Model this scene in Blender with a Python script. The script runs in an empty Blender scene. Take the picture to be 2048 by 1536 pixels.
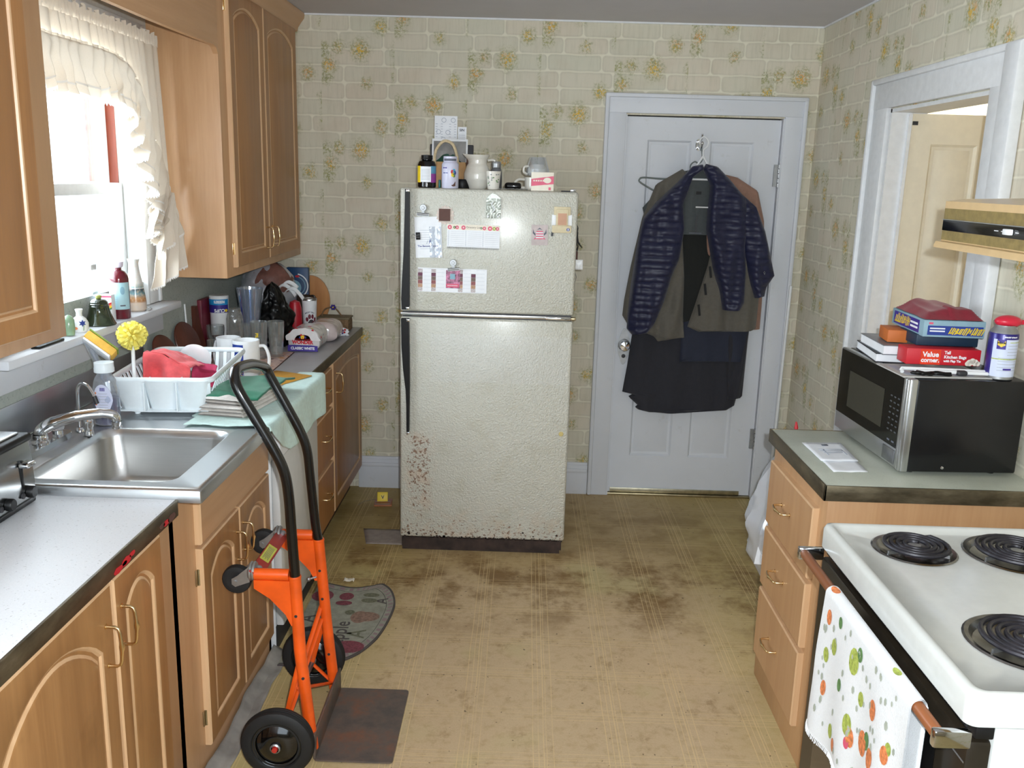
import bpy, bmesh, math, random
from mathutils import Vector, Matrix, noise as mnoise
R = math.radians
C = bpy.context.scene.collection
sc = bpy.context.scene
random.seed(7)

# ---------------------------------------------------------------- camera, sky, lamps, exposure
H = 1.7308
cam_d = bpy.data.cameras.new('camera'); cam = bpy.data.objects.new('camera', cam_d); C.objects.link(cam)
cam_d.sensor_width = 36.0; cam_d.lens = 1806.87 * 36.0 / 2048.0; cam_d.clip_start = 0.02
def camera_matrix(p, y, r):
    fwd = Vector((math.sin(y)*math.cos(p), math.cos(y)*math.cos(p), -math.sin(p)))
    right = Vector((math.cos(y), -math.sin(y), 0)); up = right.cross(fwd)
    r2 = math.cos(r)*right + math.sin(r)*up; u2 = -math.sin(r)*right + math.cos(r)*up
    m = Matrix((r2, u2, -fwd)).transposed().to_4x4(); m.translation = Vector((0, 0, H)); return m
CM = camera_matrix(.2241, -.0101, .0282)
cam.matrix_world = CM
sc.camera = cam
sc.view_settings.view_transform = 'Standard'; sc.view_settings.look = 'None'
sc.view_settings.gamma = 1.0; sc.view_settings.use_curve_mapping = False
sc.view_settings.exposure = 0.80
try:
    sc.cycles.use_denoising = True
    sc.cycles.max_bounces = 10; sc.cycles.diffuse_bounces = 5; sc.cycles.transparent_max_bounces = 16
    sc.cycles.sample_clamp_indirect = 6.0; sc.cycles.blur_glossy = 0.6
except Exception: pass
w = bpy.data.worlds.new('sky'); sc.world = w; w.use_nodes = True
bg = w.node_tree.nodes['Background']; bg.inputs[0].default_value = (0.80, 0.91, 1.0, 1); bg.inputs[1].default_value = 13.0

def lamp(name, kind, loc, energy, color=(1, 1, 1), **kw):
    d = bpy.data.lights.new(name, kind); d.energy = energy; d.color = color
    for k, v in kw.items():
        if k not in ('target', 'portal'): setattr(d, k, v)
    o = bpy.data.objects.new(name, d); o.location = loc
    if kw.get('target'): o.rotation_euler = (Vector(kw['target'])-Vector(loc)).to_track_quat('-Z', 'Y').to_euler()
    if kw.get('portal'): d.cycles.is_portal = True
    C.objects.link(o); return o
# the camera's own flash, just to the right of and above the lens
fl = CM @ Vector((0.05, 0.045, 0.0))
lamp('camera_flash', 'SPOT', fl, 122, (0.91, 0.965, 1.0), shadow_soft_size=0.012, spot_size=R(106), spot_blend=0.6, target=(-0.30, 3.9, 0.95))
# added ambient light behind the camera; the rear wall has no window
lamp('added_light_behind', 'AREA', (-0.3, -1.35, 1.45), 19, (0.76, 0.89, 1.0), shape='RECTANGLE', size=2.2, size_y=1.3, target=(0, 3, 1.1))
lamp('added_light_left', 'AREA', (-1.43, 0.25, 1.65), 9, (0.78, 0.90, 1.0), shape='RECTANGLE', size=.9, size_y=.9, target=(-0.8, 1.9, 0.9))  # added to whiten the near counter, for a supposed window out of view
# sky portal filling the sink window
lamp('window_portal', 'AREA', (-1.66, 2.98, 1.70), 1, shape='RECTANGLE', size=1.0, size_y=1.05, target=(0, 2.98, 1.70), portal=True)
lamp('back_room_lamp', 'POINT', (2.5, 4.6, 2.1), 26, (1.0, 0.90, 0.74), shadow_soft_size=0.08)

# ---------------------------------------------------------------- node helper
def lin(c):
    c = c/255.0
    return c/12.92 if c <= 0.04045 else ((c+0.055)/1.055)**2.4
def rgb(r, g, b): return (lin(r), lin(g), lin(b), 1.0)

class NT:
    def __init__(s, name):
        s.m = bpy.data.materials.new(name); s.m.use_nodes = True; s.t = s.m.node_tree; s.n = s.t.nodes
        s.b = s.n['Principled BSDF']; s.out = s.n['Material Output']
    def node(s, typ, **kw):
        n = s.n.new(typ)
        for k, v in kw.items(): setattr(n, k, v)
        return n
    def put(s, sock, v):
        if isinstance(v, bpy.types.NodeSocket): s.t.links.new(v, sock)
        else: sock.default_value = v
    def math(s, op, a, b=0.0, c=None, clamp=False):
        n = s.node('ShaderNodeMath', operation=op, use_clamp=clamp); s.put(n.inputs[0], a)
        if b is not None: s.put(n.inputs[1], b)
        if c is not None: s.put(n.inputs[2], c)
        return n.outputs[0]
    def add(s, a, b): return s.math('ADD', a, b)
    def sub(s, a, b): return s.math('SUBTRACT', a, b)
    def mul(s, a, b): return s.math('MULTIPLY', a, b)
    def step(s, v, lo, hi):      # smoothstep 0..1 between lo and hi
        n = s.node('ShaderNodeMapRange', interpolation_type='SMOOTHSTEP'); s.put(n.inputs[0], v)
        s.put(n.inputs[1], lo); s.put(n.inputs[2], hi); n.inputs[3].default_value = 0; n.inputs[4].default_value = 1
        return n.outputs[0]
    def below(s, v, edge, soft): return s.sub(1.0, s.step(v, edge-soft, edge+soft))
    def mix(s, f, a, b):
        n = s.node('ShaderNodeMix', data_type='RGBA'); s.put(n.inputs[0], f); s.put(n.inputs[6], a); s.put(n.inputs[7], b); return n.outputs[2]
    def pos(s):
        g = s.node('ShaderNodeNewGeometry'); return g.outputs['Position']
    def obj(s):
        g = s.node('ShaderNodeTexCoord'); return g.outputs['Object']
    def xyz(s, v):
        n = s.node('ShaderNodeSeparateXYZ'); s.put(n.inputs[0], v); return n.outputs
    def vec(s, x, y, z):
        n = s.node('ShaderNodeCombineXYZ'); s.put(n.inputs[0], x); s.put(n.inputs[1], y); s.put(n.inputs[2], z); return n.outputs[0]
    def scale(s, v, x, y, z):
        n = s.node('ShaderNodeVectorMath', operation='MULTIPLY'); s.put(n.inputs[0], v); n.inputs[1].default_value = (x, y, z); return n.outputs[0]
    def noise(s, v, sc_=5.0, det=3.0, rough=0.55, dist=0.0):
        n = s.node('ShaderNodeTexNoise'); s.put(n.inputs['Vector'], v); n.inputs['Scale'].default_value = sc_
        n.inputs['Detail'].default_value = det; n.inputs['Roughness'].default_value = rough; n.inputs['Distortion'].default_value = dist
        return n.outputs['Fac']
    def noise_col(s, v, sc_):
        n = s.node('ShaderNodeTexNoise'); s.put(n.inputs['Vector'], v); n.inputs['Scale'].default_value = sc_; return n.outputs['Color']
    def voronoi(s, v, sc_, feat='F1'):
        n = s.node('ShaderNodeTexVoronoi', feature=feat); s.put(n.inputs['Vector'], v); n.inputs['Scale'].default_value = sc_; return n.outputs['Distance']
    def white(s, v):
        n = s.node('ShaderNodeTexWhiteNoise', noise_dimensions='2D'); s.put(n.inputs['Vector'], v); return n.outputs['Value']
    def ramp(s, f, stops):
        n = s.node('ShaderNodeValToRGB'); s.put(n.inputs[0], f); e = n.color_ramp.elements
        while len(e) < len(stops): e.new(0.5)
        for i, (p, c) in enumerate(stops): e[i].position = p; e[i].color = c
        return n.outputs[0]
    def bump(s, h, strength=0.2, dist=0.01):
        n = s.node('ShaderNodeBump'); n.inputs['Strength'].default_value = strength; n.inputs['Distance'].default_value = dist
        s.put(n.inputs['Height'], h); s.put(s.b.inputs['Normal'], n.outputs[0])
    def set(s, **kw):
        for k, v in kw.items(): s.put(s.b.inputs[k.replace('_', ' ')], v)
        return s

def P(name, col, rough=0.5, metal=0.0, var=0.08, vs=30.0, bump=0.0, bs=60.0, coat=0.0, spec=0.5, **kw):
    """plain paint / plastic / cloth material with a little noise in colour, roughness and height"""
    t = NT(name); p = t.obj()
    c = rgb(*col) if max(col[:3]) > 1.0 else (col[0], col[1], col[2], 1)
    if var > 0:
        f = t.noise(p, vs, 3)
        d = tuple(max(0, x*(1-2*var)) for x in c[:3])+(1,); l = tuple(min(1, x*(1+1.2*var)) for x in c[:3])+(1,)
        t.set(Base_Color=t.ramp(f, [(0.3, d), (0.7, l)]))
    else: t.set(Base_Color=c)
    t.set(Roughness=rough, Metallic=metal)
    t.b.inputs['Specular IOR Level'].default_value = spec
    if coat: t.b.inputs['Coat Weight'].default_value = coat; t.b.inputs['Coat Roughness'].default_value = 0.12
    if bump: t.bump(t.noise(p, bs, 3), bump, 0.004)
    for k, v in kw.items(): t.b.inputs[k.replace('_', ' ')].default_value = v
    return t.m

def thin_glass(name, tint=(0.95, 0.97, 0.97), rough=0.03, gloss=0.10, dens=0.0):
    """clear thin-walled glass or plastic: mostly transparent, glossy towards the rim"""
    t = NT(name); tr = t.node('ShaderNodeBsdfTransparent'); tr.inputs[0].default_value = (*tint, 1)
    gl = t.node('ShaderNodeBsdfGlossy'); gl.inputs['Roughness'].default_value = rough; gl.inputs[0].default_value = (0.95, 0.97, 1, 1)
    lw = t.node('ShaderNodeLayerWeight'); lw.inputs[0].default_value = 0.35
    f = t.math('MULTIPLY_ADD', lw.outputs['Facing'], 0.55, gloss, clamp=True)
    mx = t.node('ShaderNodeMixShader'); t.put(mx.inputs[0], f); t.put(mx.inputs[1], tr.outputs[0]); t.put(mx.inputs[2], gl.outputs[0])
    last = mx
    if dens:
        df = t.node('ShaderNodeBsdfDiffuse'); df.inputs[0].default_value = (*tint, 1)
        m2 = t.node('ShaderNodeMixShader'); m2.inputs[0].default_value = dens; t.put(m2.inputs[1], mx.outputs[0]); t.put(m2.inputs[2], df.outputs[0]); last = m2
    t.put(t.out.inputs[0], last.outputs[0]); return t.m

def sheer(name, col, trans=0.5, see=0.12, patt=None):
    """thin cloth: diffuse plus light shining through, a little see-through"""
    t = NT(name); c = rgb(*col); p = t.obj(); f = t.noise(p, 350, 2)
    cc = t.mix(f, c, tuple(x*0.9 for x in c[:3])+(1,))
    if patt: cc = patt(t, cc)
    d = t.node('ShaderNodeBsdfDiffuse'); t.put(d.inputs[0], cc); tl = t.node('ShaderNodeBsdfTranslucent'); t.put(tl.inputs[0], cc)
    m1 = t.node('ShaderNodeMixShader'); m1.inputs[0].default_value = trans; t.put(m1.inputs[1], d.outputs[0]); t.put(m1.inputs[2], tl.outputs[0])
    tr = t.node('ShaderNodeBsdfTransparent'); m2 = t.node('ShaderNodeMixShader'); m2.inputs[0].default_value = see
    t.put(m2.inputs[1], m1.outputs[0]); t.put(m2.inputs[2], tr.outputs[0]); t.put(t.out.inputs[0], m2.outputs[0]); return t.m

# ---------------------------------------------------------------- mesh helper
ORG = {}
def tri_axes(u, v, w_, o=(0, 0, 0)):
    m = Matrix((Vector(u), Vector(v), Vector(w_))).transposed().to_4x4(); m.translation = Vector(o); return m
_text_cache = {}
def text_mesh(s, size, bold=0.0, align='CENTER', shear=0.0):
    k = (s, size, bold, align, shear)
    if k not in _text_cache:
        cu = bpy.data.curves.new('t', 'FONT'); cu.body = s; cu.size = size; cu.offset = bold; cu.align_x = align; cu.align_y = 'CENTER'; cu.shear = shear
        cu.resolution_u = 3
        o = bpy.data.objects.new('t', cu); C.objects.link(o); dg = bpy.context.evaluated_depsgraph_get(); dg.update()
        me = o.evaluated_get(dg).to_mesh(); _text_cache[k] = ([v.co.copy() for v in me.vertices], [tuple(p.vertices) for p in me.polygons])
        o.evaluated_get(dg).to_mesh_clear(); bpy.data.objects.remove(o); bpy.data.curves.remove(cu)
    return _text_cache[k]

class MB:
    def __init__(s): s.v = []; s.f = []; s.mi = []; s.sm = []; s.mats = []
    def mat(s, m):
        if m not in s.mats: s.mats.append(m)
        return s.mats.index(m)
    def raw(s, vs, fs, m, M=None, smooth=True):
        b = len(s.v); k = s.mat(m)
        s.v += [(M @ Vector(p)) if M else Vector(p) for p in vs]
        for f in fs: s.f.append(tuple(b+i for i in f)); s.mi.append(k); s.sm.append(smooth)
        return s
    def box(s, x0, x1, y0, y1, z0, z1, m, bev=0.0, M=None, seg=2):
        bm = bmesh.new(); bmesh.ops.create_cube(bm, size=1.0)
        for v in bm.verts: v.co = Vector((x0+(v.co.x+.5)*(x1-x0), y0+(v.co.y+.5)*(y1-y0), z0+(v.co.z+.5)*(z1-z0)))
        if bev > 0:
            bev = min(bev, 0.49*min(abs(x1-x0), abs(y1-y0), abs(z1-z0)))
            bmesh.ops.bevel(bm, geom=bm.edges[:], offset=bev, segments=seg, profile=0.5, affect='EDGES')
        bm.verts.ensure_lookup_table(); bm.verts.index_update()
        s.raw([v.co.copy() for v in bm.verts], [tuple(v.index for v in f.verts) for f in bm.faces], m, M); bm.free(); return s
    def tube(s, pts, r, m, n=10, cap=True, closed=False, M=None, flat=1.0):
        pts = [Vector(p) for p in pts]; N = len(pts); rr = r if isinstance(r, (list, tuple)) else [r]*N
        T = []
        for i in range(N):
            a = pts[(i-1) % N] if (closed or i > 0) else pts[i]; b = pts[(i+1) % N] if (closed or i < N-1) else pts[i]
            T.append((b-a).normalized())
        up = Vector((0, 0, 1)) if abs(T[0].z) < 0.9 else Vector((0, 1, 0))
        nrm = (up - T[0]*up.dot(T[0])).normalized(); vs = []
        for i in range(N):
            nrm = (nrm - T[i]*nrm.dot(T[i])).normalized(); bn = T[i].cross(nrm)
            for k in range(n):
                a = 2*math.pi*k/n; vs.append(pts[i] + nrm*math.cos(a)*rr[i]*flat + bn*math.sin(a)*rr[i])
        fs = []
        for i in range(N if closed else N-1):
            j = (i+1) % N
            for k in range(n): fs.append((i*n+k, i*n+(k+1) % n, j*n+(k+1) % n, j*n+k))
        if cap and not closed: fs.append(tuple(range(n))[::-1]); fs.append(tuple((N-1)*n+k for k in range(n)))
        return s.raw(vs, fs, m, M)
    def lathe(s, prof, m, o=(0, 0, 0), n=32, M=None, mats=None, a0=0, a1=2*math.pi):
        """prof: list of (r,z); mats: one material per segment"""
        full = abs(a1-a0-2*math.pi) < 1e-6; nn = n if full else n+1
        vs = [Vector(o)+Vector((r*math.cos(a0+(a1-a0)*k/n), r*math.sin(a0+(a1-a0)*k/n), z)) for r, z in prof for k in range(nn)]
        for i in range(len(prof)-1):
            fs = [(i*nn+k, i*nn+(k+1) % nn, (i+1)*nn+(k+1) % nn, (i+1)*nn+k) for k in range(n)]
            if mats: mm = mats[i]
            else: mm = m
            b = len(s.v) if i == 0 else b
            if i == 0: s.v += [(M @ p) if M else p for p in vs]
            kk = s.mat(mm)
            for f in fs: s.f.append(tuple(b+q for q in f)); s.mi.append(kk); s.sm.append(True)
        return s
    def prism(s, out, d0, d1, m, M=None, side=None, smooth=False):
        """out: 2D outline in local xy, extruded along local z from d0 to d1"""
        n = len(out); vs = [(x, y, d0) for x, y in out]+[(x, y, d1) for x, y in out]
        s.raw(vs, [tuple(range(n))[::-1], tuple(range(n, 2*n))], m, M, smooth)
        b = len(s.v)-2*n; k = s.mat(side or m)
        for i in range(n): s.f.append((b+i, b+(i+1) % n, b+n+(i+1) % n, b+n+i)); s.mi.append(k); s.sm.append(smooth)
        return s
    def grid(s, nu, nv, fn, m, closed_u=False, M=None, mfn=None, keep=None):
        vs = [fn(i/nu, j/nv) for j in range(nv+1) for i in range(nu+1)]; b = len(s.v)
        s.v += [(M @ Vector(p)) if M else Vector(p) for p in vs]
        for j in range(nv):
            for i in range(nu):
                if keep and not keep((i+.5)/nu, (j+.5)/nv): continue
                k = s.mat(mfn((i+.5)/nu, (j+.5)/nv) if mfn else m); a = j*(nu+1)+i
                s.f.append((b+a, b+a+1, b+a+nu+2, b+a+nu+1)); s.mi.append(k); s.sm.append(True)
        return s
    def text(s, st, size, m, M, bold=0.0, align='CENTER', sx=1.0, shear=0.0, lift=0.0, warp=None):
        vs, fs = text_mesh(st, size, bold, align, shear)
        vs = [Vector((v.x*sx, v.y, v.z+lift)) for v in vs]
        if warp: vs = [Vector(warp(v)) for v in vs]
        return s.raw(vs, fs, m, M, False)
    def disc(s, r, m, M, n=24, ry=None, lift=0.0):
        ry = ry or r
        return s.raw([(r*math.cos(2*math.pi*k/n), ry*math.sin(2*math.pi*k/n), lift) for k in range(n)], [tuple(range(n))], m, M, False)
    def sphere(s, c, r, m, n=16, sc3=(1, 1, 1), M=None):
        nr = max(6, n//2); vs = [Vector(c)+Vector((r*sc3[0]*math.sin(math.pi*j/nr)*math.cos(2*math.pi*k/n), r*sc3[1]*math.sin(math.pi*j/nr)*math.sin(2*math.pi*k/n), r*sc3[2]*math.cos(math.pi*j/nr))) for j in range(nr+1) for k in range(n)]
        fs = [(j*n+k, (j+1)*n+k, (j+1)*n+(k+1) % n, j*n+(k+1) % n) for j in range(nr) for k in range(n)]
        return s.raw(vs, fs, m, M)
    def build(s, name, parent=None, loc=None, angle=38, thick=0.0, subd=0, merge=True, off=0.0, bevel=0.0, normals=True):
        me = bpy.data.meshes.new(name); o = bpy.data.objects.new(name, me); C.objects.link(o)
        if parent is not None:
            org = Vector((0, 0, 0)) if loc is None else Vector(loc)
            base = ORG[parent.name]
            if loc is None: org = base.copy()
            o.parent = parent; o.location = org-base; ORG[o.name] = org
        else:
            if loc is None:
                xs = [p.x for p in s.v]; ys = [p.y for p in s.v]; zs = [p.z for p in s.v]
                loc = ((min(xs)+max(xs))/2, (min(ys)+max(ys))/2, min(zs))
            org = Vector(loc); o.location = org; ORG[o.name] = org
        me.from_pydata([tuple(p-org) for p in s.v], [], s.f)
        for m in s.mats: me.materials.append(m)
        me.polygons.foreach_set('material_index', s.mi); me.polygons.foreach_set('use_smooth', s.sm)
        bm = bmesh.new(); bm.from_mesh(me)
        if merge: bmesh.ops.remove_doubles(bm, verts=bm.verts, dist=1e-5)
        bad = [f for f in bm.faces if f.calc_area() < 1e-12]
        if bad: bmesh.ops.delete(bm, geom=bad, context='FACES_ONLY')
        if normals: bmesh.ops.recalc_face_normals(bm, faces=bm.faces)
        bm.to_mesh(me); bm.free()
        try: me.set_sharp_from_angle(angle=R(angle))
        except Exception: pass
        if thick:
            md = o.modifiers.new('thickness', 'SOLIDIFY'); md.thickness = thick; md.offset = off
        if subd:
            md = o.modifiers.new('smooth', 'SUBSURF'); md.levels = subd; md.render_levels = subd
        return o

def tag(o, label=None, cat=None, group=None, kind=None):
    if label: o['label'] = label
    if cat: o['category'] = cat
    if group: o['group'] = group
    if kind: o['kind'] = kind
    return o
def thing(name, label, cat, loc, group=None):
    o = bpy.data.objects.new(name, None); C.objects.link(o); o.location = loc; o.empty_display_size = 0.05
    ORG[o.name] = Vector(loc); return tag(o, label, cat, group)
def struct(o): o['kind'] = 'structure'; return o
def copy_thing(src, delta, label=None, group=None):
    r = src.copy(); C.objects.link(r); r.location = src.location+Vector(delta)
    if label: r['label'] = label
    if group: r['group'] = group
    for ch in list(src.children):
        c = ch.copy(); C.objects.link(c); c.parent = r
        for g in ch.children:
            d = g.copy(); C.objects.link(d); d.parent = c
    return r
def nz(x, y, z=0.0, s=1.0): return mnoise.noise(Vector((x*s, y*s, z*s)))
def bez(pts, n=8):      # Catmull-Rom through pts
    P_ = [Vector(p) for p in pts]; out = []
    for i in range(len(P_)-1):
        a = P_[max(0, i-1)]; b = P_[i]; c = P_[i+1]; d = P_[min(len(P_)-1, i+2)]
        for k in range(n):
            t = k/n; out.append(0.5*((2*b)+(c-a)*t+(2*a-5*b+4*c-d)*t*t+(3*b-a-3*c+d)*t*t*t))
    out.append(P_[-1]); return out
def lerp_path(pts, t):  # pts: list of (param, value...) linear interpolation
    for i in range(len(pts)-1):
        if t <= pts[i+1][0]:
            a, b = pts[i], pts[i+1]; k = (t-a[0])/(b[0]-a[0]) if b[0] > a[0] else 0
            return [a[j]+(b[j]-a[j])*k for j in range(1, len(a))]
    return list(pts[-1][1:])
XL, XR, YB, ZC = -1.477, 1.478, 4.865, 2.5165
# ---------------------------------------------------------------- materials
def make_wallpaper():
    t = NT('brick_flower_wallpaper'); p = t.pos(); x, y, z = t.xyz(p)[:3]
    u = t.add(x, t.mul(y, 1.0))
    wob = t.noise(t.scale(p, 1, 1, 1), 9, 2); u0 = u
    ud = t.add(u, t.mul(t.sub(wob, 0.5), 0.014)); vd = t.add(z, t.mul(t.sub(t.noise(p, 11, 2), 0.5), 0.012))
    rh = 0.0827
    vv = t.math('DIVIDE', t.sub(vd, 2.354-rh*0.02), rh); row = t.math('FLOOR', vv); fy = t.sub(vv, row)
    rr = t.white(t.vec(t.math('FLOORED_MODULO', row, 6.0), 3.0, 0))
    wd = t.add(0.19, t.mul(t.white(t.vec(t.math('FLOORED_MODULO', row, 6.0), 9.0, 0)), 0.10))
    uu = t.add(t.math('DIVIDE', ud, wd), t.mul(rr, 7.3)); col = t.math('FLOOR', uu); fx = t.sub(uu, col)
    lx = t.mul(t.math('ABSOLUTE', t.sub(fx, 0.5)), wd); ly = t.mul(t.math('ABSOLUTE', t.sub(fy, 0.5)), rh)
    rad = 0.017; g = 0.0032
    qx = t.math('MAXIMUM', t.sub(lx, t.sub(t.mul(wd, 0.5), rad+g)), 0.0); qy = t.math('MAXIMUM', t.sub(ly, rh*0.5-rad-g), 0.0)
    d = t.sub(t.math('SQRT', t.add(t.mul(qx, qx), t.mul(qy, qy))), rad)
    brick = t.below(d, 0.0, 0.0040)
    edge = t.step(d, -0.012, 0.0)
    bid = t.white(t.vec(col, row, 0))
    streak = t.noise(t.vec(t.mul(u, 60), t.mul(z, 6), 0), 1.0, 4, 0.7)
    tone = t.noise(p, 7, 2)
    bc = t.mix(t.add(t.mul(bid, 0.5), t.mul(tone, 0.5)), rgb(206, 205, 186), rgb(219, 208, 190))
    bc = t.mix(t.mul(t.step(streak, 0.42, 0.75), 0.30), bc, rgb(176, 174, 152)); bc = t.mix(t.mul(t.step(t.noise(p, 4.5, 3), .45, .65), .22), bc, rgb(196, 178, 156))
    bc = t.mix(t.mul(edge, t.mul(t.noise(p, 18, 2), 0.42)), bc, rgb(166, 161, 142))
    base = t.mix(brick, rgb(226, 221, 202), bc)
    # flower sprays: lattice of spots, each spot a speckle of leaves and blossom
    px_, pz_ = 0.3757, 0.496
    uc = t.math('DIVIDE', t.sub(t.sub(u0, YB), -0.873-0.20), px_); ci = t.math('FLOOR', uc); a = t.mul(t.sub(uc, ci), px_)
    vq = t.math('DIVIDE', t.add(t.sub(z, 2.348-0.25), t.mul(ci, 0.262)), pz_); b = t.mul(t.sub(vq, t.math('FLOOR', vq)), pz_)
    grn = None; yel = None
    wa = t.mul(t.sub(t.noise(p, 30, 3, .7), .5), .075); wb = t.mul(t.sub(t.noise(t.vec(z, u, 0), 30, 3, .7), .5), .075); a = t.add(a, wa); b = t.add(b, wb)
    leaf = t.step(t.noise(p, 75, 3, 0.75), 0.46, 0.56); blos = t.step(t.noise(t.scale(p, 1.3, 1.3, 1.1), 95, 2, 0.6), 0.46, 0.58)
    for (sx, sz, ra, ye) in [(0, 0, .062, 1.0), (.215, -.075, .050, .9), (.19, .0, .040, 0), (.105, .115, .045, .8), (-.115, .01, .040, .4), (.03, -.165, .036, .5), (.20, -.13, .045, .05)]:
        cx, cz = 0.20+sx, 0.25+sz; cx = cx % px_
        dx = t.math('ABSOLUTE', t.sub(a, cx)); dx = t.math('MINIMUM', dx, t.sub(px_, dx))
        dz = t.math('ABSOLUTE', t.sub(b, cz % pz_)); dz = t.math('MINIMUM', dz, t.sub(pz_, dz))
        dd = t.math('SQRT', t.add(t.mul(dx, dx), t.mul(t.mul(dz, dz), 0.8)))
        g1 = t.sub(1.0, t.step(dd, ra*0.35, ra*1.22)); grn = g1 if grn is None else t.math('MAXIMUM', grn, g1)
        if ye > 0:
            y1 = t.mul(t.sub(1.0, t.step(dd, ra*0.10, ra*0.80)), ye); yel = y1 if yel is None else t.math('MAXIMUM', yel, y1)
    base = t.mix(t.mul(grn, 0.20), base, rgb(176, 180, 142))
    base = t.mix(t.mul(t.mul(grn, leaf), 0.80), base, t.mix(t.noise(p, 40, 1), rgb(112, 124, 96), rgb(174, 168, 100)))
    base = t.mix(t.mul(yel, t.mul(blos, 1.0)), base, t.mix(t.step(t.noise(p, 8, 1), 0.4, 0.6), rgb(222, 180, 62), rgb(220, 160, 90)))
    t.set(Base_Color=base, Roughness=0.72); t.b.inputs['Specular IOR Level'].default_value = 0.25
    t.bump(t.add(t.mul(brick, 0.6), t.mul(streak, 0.3)), 0.10, 0.004); return t.m

def make_floor():
    t = NT('sheet_linoleum'); p = t.pos(); x, y, z = t.xyz(p)[:3]
    def bundle(c, per, org, other, sd):
        f = t.sub(c, org); q = t.math('DIVIDE', f, per); r = t.mul(t.sub(q, t.math('ROUND', q)), per); m = None
        for o, wd in [(-.030, .0014), (-.012, .0011), (.004, .0016), (.013, .0010), (.034, .0012)]:
            l = t.below(t.math('ABSOLUTE', t.sub(r, o)), wd, 0.0008); m = l if m is None else t.math('MAXIMUM', m, l)
        return m
    dist = t.noise(p, 3, 1); xx = t.add(x, t.mul(t.sub(dist, .5), .006)); yy = t.add(y, t.mul(t.sub(dist, .5), .006))
    lines = t.math('MAXIMUM', bundle(xx, .2325, .103, y, 1), t.mul(bundle(yy, .2445, 3.170, x, 2), 0.8))
    wear = t.step(t.noise(p, 2.1, 3), .30, .52)
    lines = t.mul(lines, t.math('MULTIPLY_ADD', wear, 0.6, 0.32))
    fine = t.noise(p, 160, 3, .7); mid = t.noise(p, 26, 4, .65)
    c = t.mix(fine, rgb(186, 160, 124), rgb(209, 186, 151))
    c = t.mix(t.mul(t.step(mid, .45, .7), .30), c, rgb(156, 128, 84))
    # worn tan patches against yellow-green sheet near the edges
    edge = t.step(t.add(t.math('ABSOLUTE', t.sub(x, .15)), t.mul(t.noise(p, 2.6, 3), .35)), .62, 1.05)
    far = t.step(t.add(y, t.mul(t.noise(p, 3.2, 2), .9)), 3.7, 4.5)
    c = t.mix(t.mul(edge, .55), c, rgb(180, 162, 96)); c = t.mix(t.mul(far, .42), c, rgb(152, 128, 64))
    rub = t.step(t.noise(t.scale(p, 1, .8, 1), 1.9, 2), .56, .66); c = t.mix(t.mul(rub, .45), c, rgb(188, 178, 126))
    # dirt: a dark trodden band in front of the doors and the sink
    band = t.sub(1.0, t.step(t.math('ABSOLUTE', t.sub(y, 3.68)), .12, .62)); dn = t.step(t.noise(p, 4.2, 5, .7), .42, .64)
    c = t.mix(t.mul(t.mul(band, dn), .85), c, rgb(116, 84, 38))
    dn2 = t.step(t.noise(t.scale(p, 1.1, .9, 1), 7.5, 5, .75), .54, .72); c = t.mix(t.mul(dn2, .50), c, rgb(126, 96, 50))
    near_door = t.sub(1.0, t.step(t.math('ABSOLUTE', t.sub(y, 4.35)), .1, .4)); c = t.mix(t.mul(t.mul(near_door, t.step(t.noise(p, 5, 3), .4, .6)), .45), c, rgb(124, 96, 44))
    c = t.mix(t.mul(lines, .62), c, rgb(226, 200, 148))
    spk = t.step(t.noise(p, 55, 1), .735, .76); c = t.mix(t.mul(spk, .7), c, rgb(60, 48, 30))
    t.set(Base_Color=c, Roughness=t.math('MULTIPLY_ADD', mid, .25, .40)); t.b.inputs['Specular IOR Level'].default_value = 0.3
    t.bump(fine, .08, .002); return t.m

def make_wood(name, light=(206, 164, 124), dark=(184, 140, 98), grain_axis='z', rough=0.38, coat=0.15, dirt=0.0):
    t = NT(name); p = t.pos(); s = {'z': (1, 1, .06), 'y': (1, .06, 1), 'x': (.06, 1, 1)}[grain_axis]
    q = t.scale(p, *s); n1 = t.noise(q, 14, 3, .6, .6); n2 = t.noise(q, 120, 3, .6); n3 = t.noise(p, 2.3, 2)
    f = t.add(t.mul(n1, .6), t.add(t.mul(n2, .25), t.mul(n3, .15)))
    c = t.ramp(f, [(.33, rgb(*dark)), (.66, rgb(*light))])
    if dirt:
        d = t.step(t.noise(p, 6, 4, .7), .55, .75); c = t.mix(t.mul(d, dirt), c, rgb(112, 74, 36))
    t.set(Base_Color=c, Roughness=t.math('MULTIPLY_ADD', n2, .2, rough-.08)); t.b.inputs['Coat Weight'].default_value = coat; t.b.inputs['Coat Roughness'].default_value = .25
    t.bump(n2, .05, .001); return t.m

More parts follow.
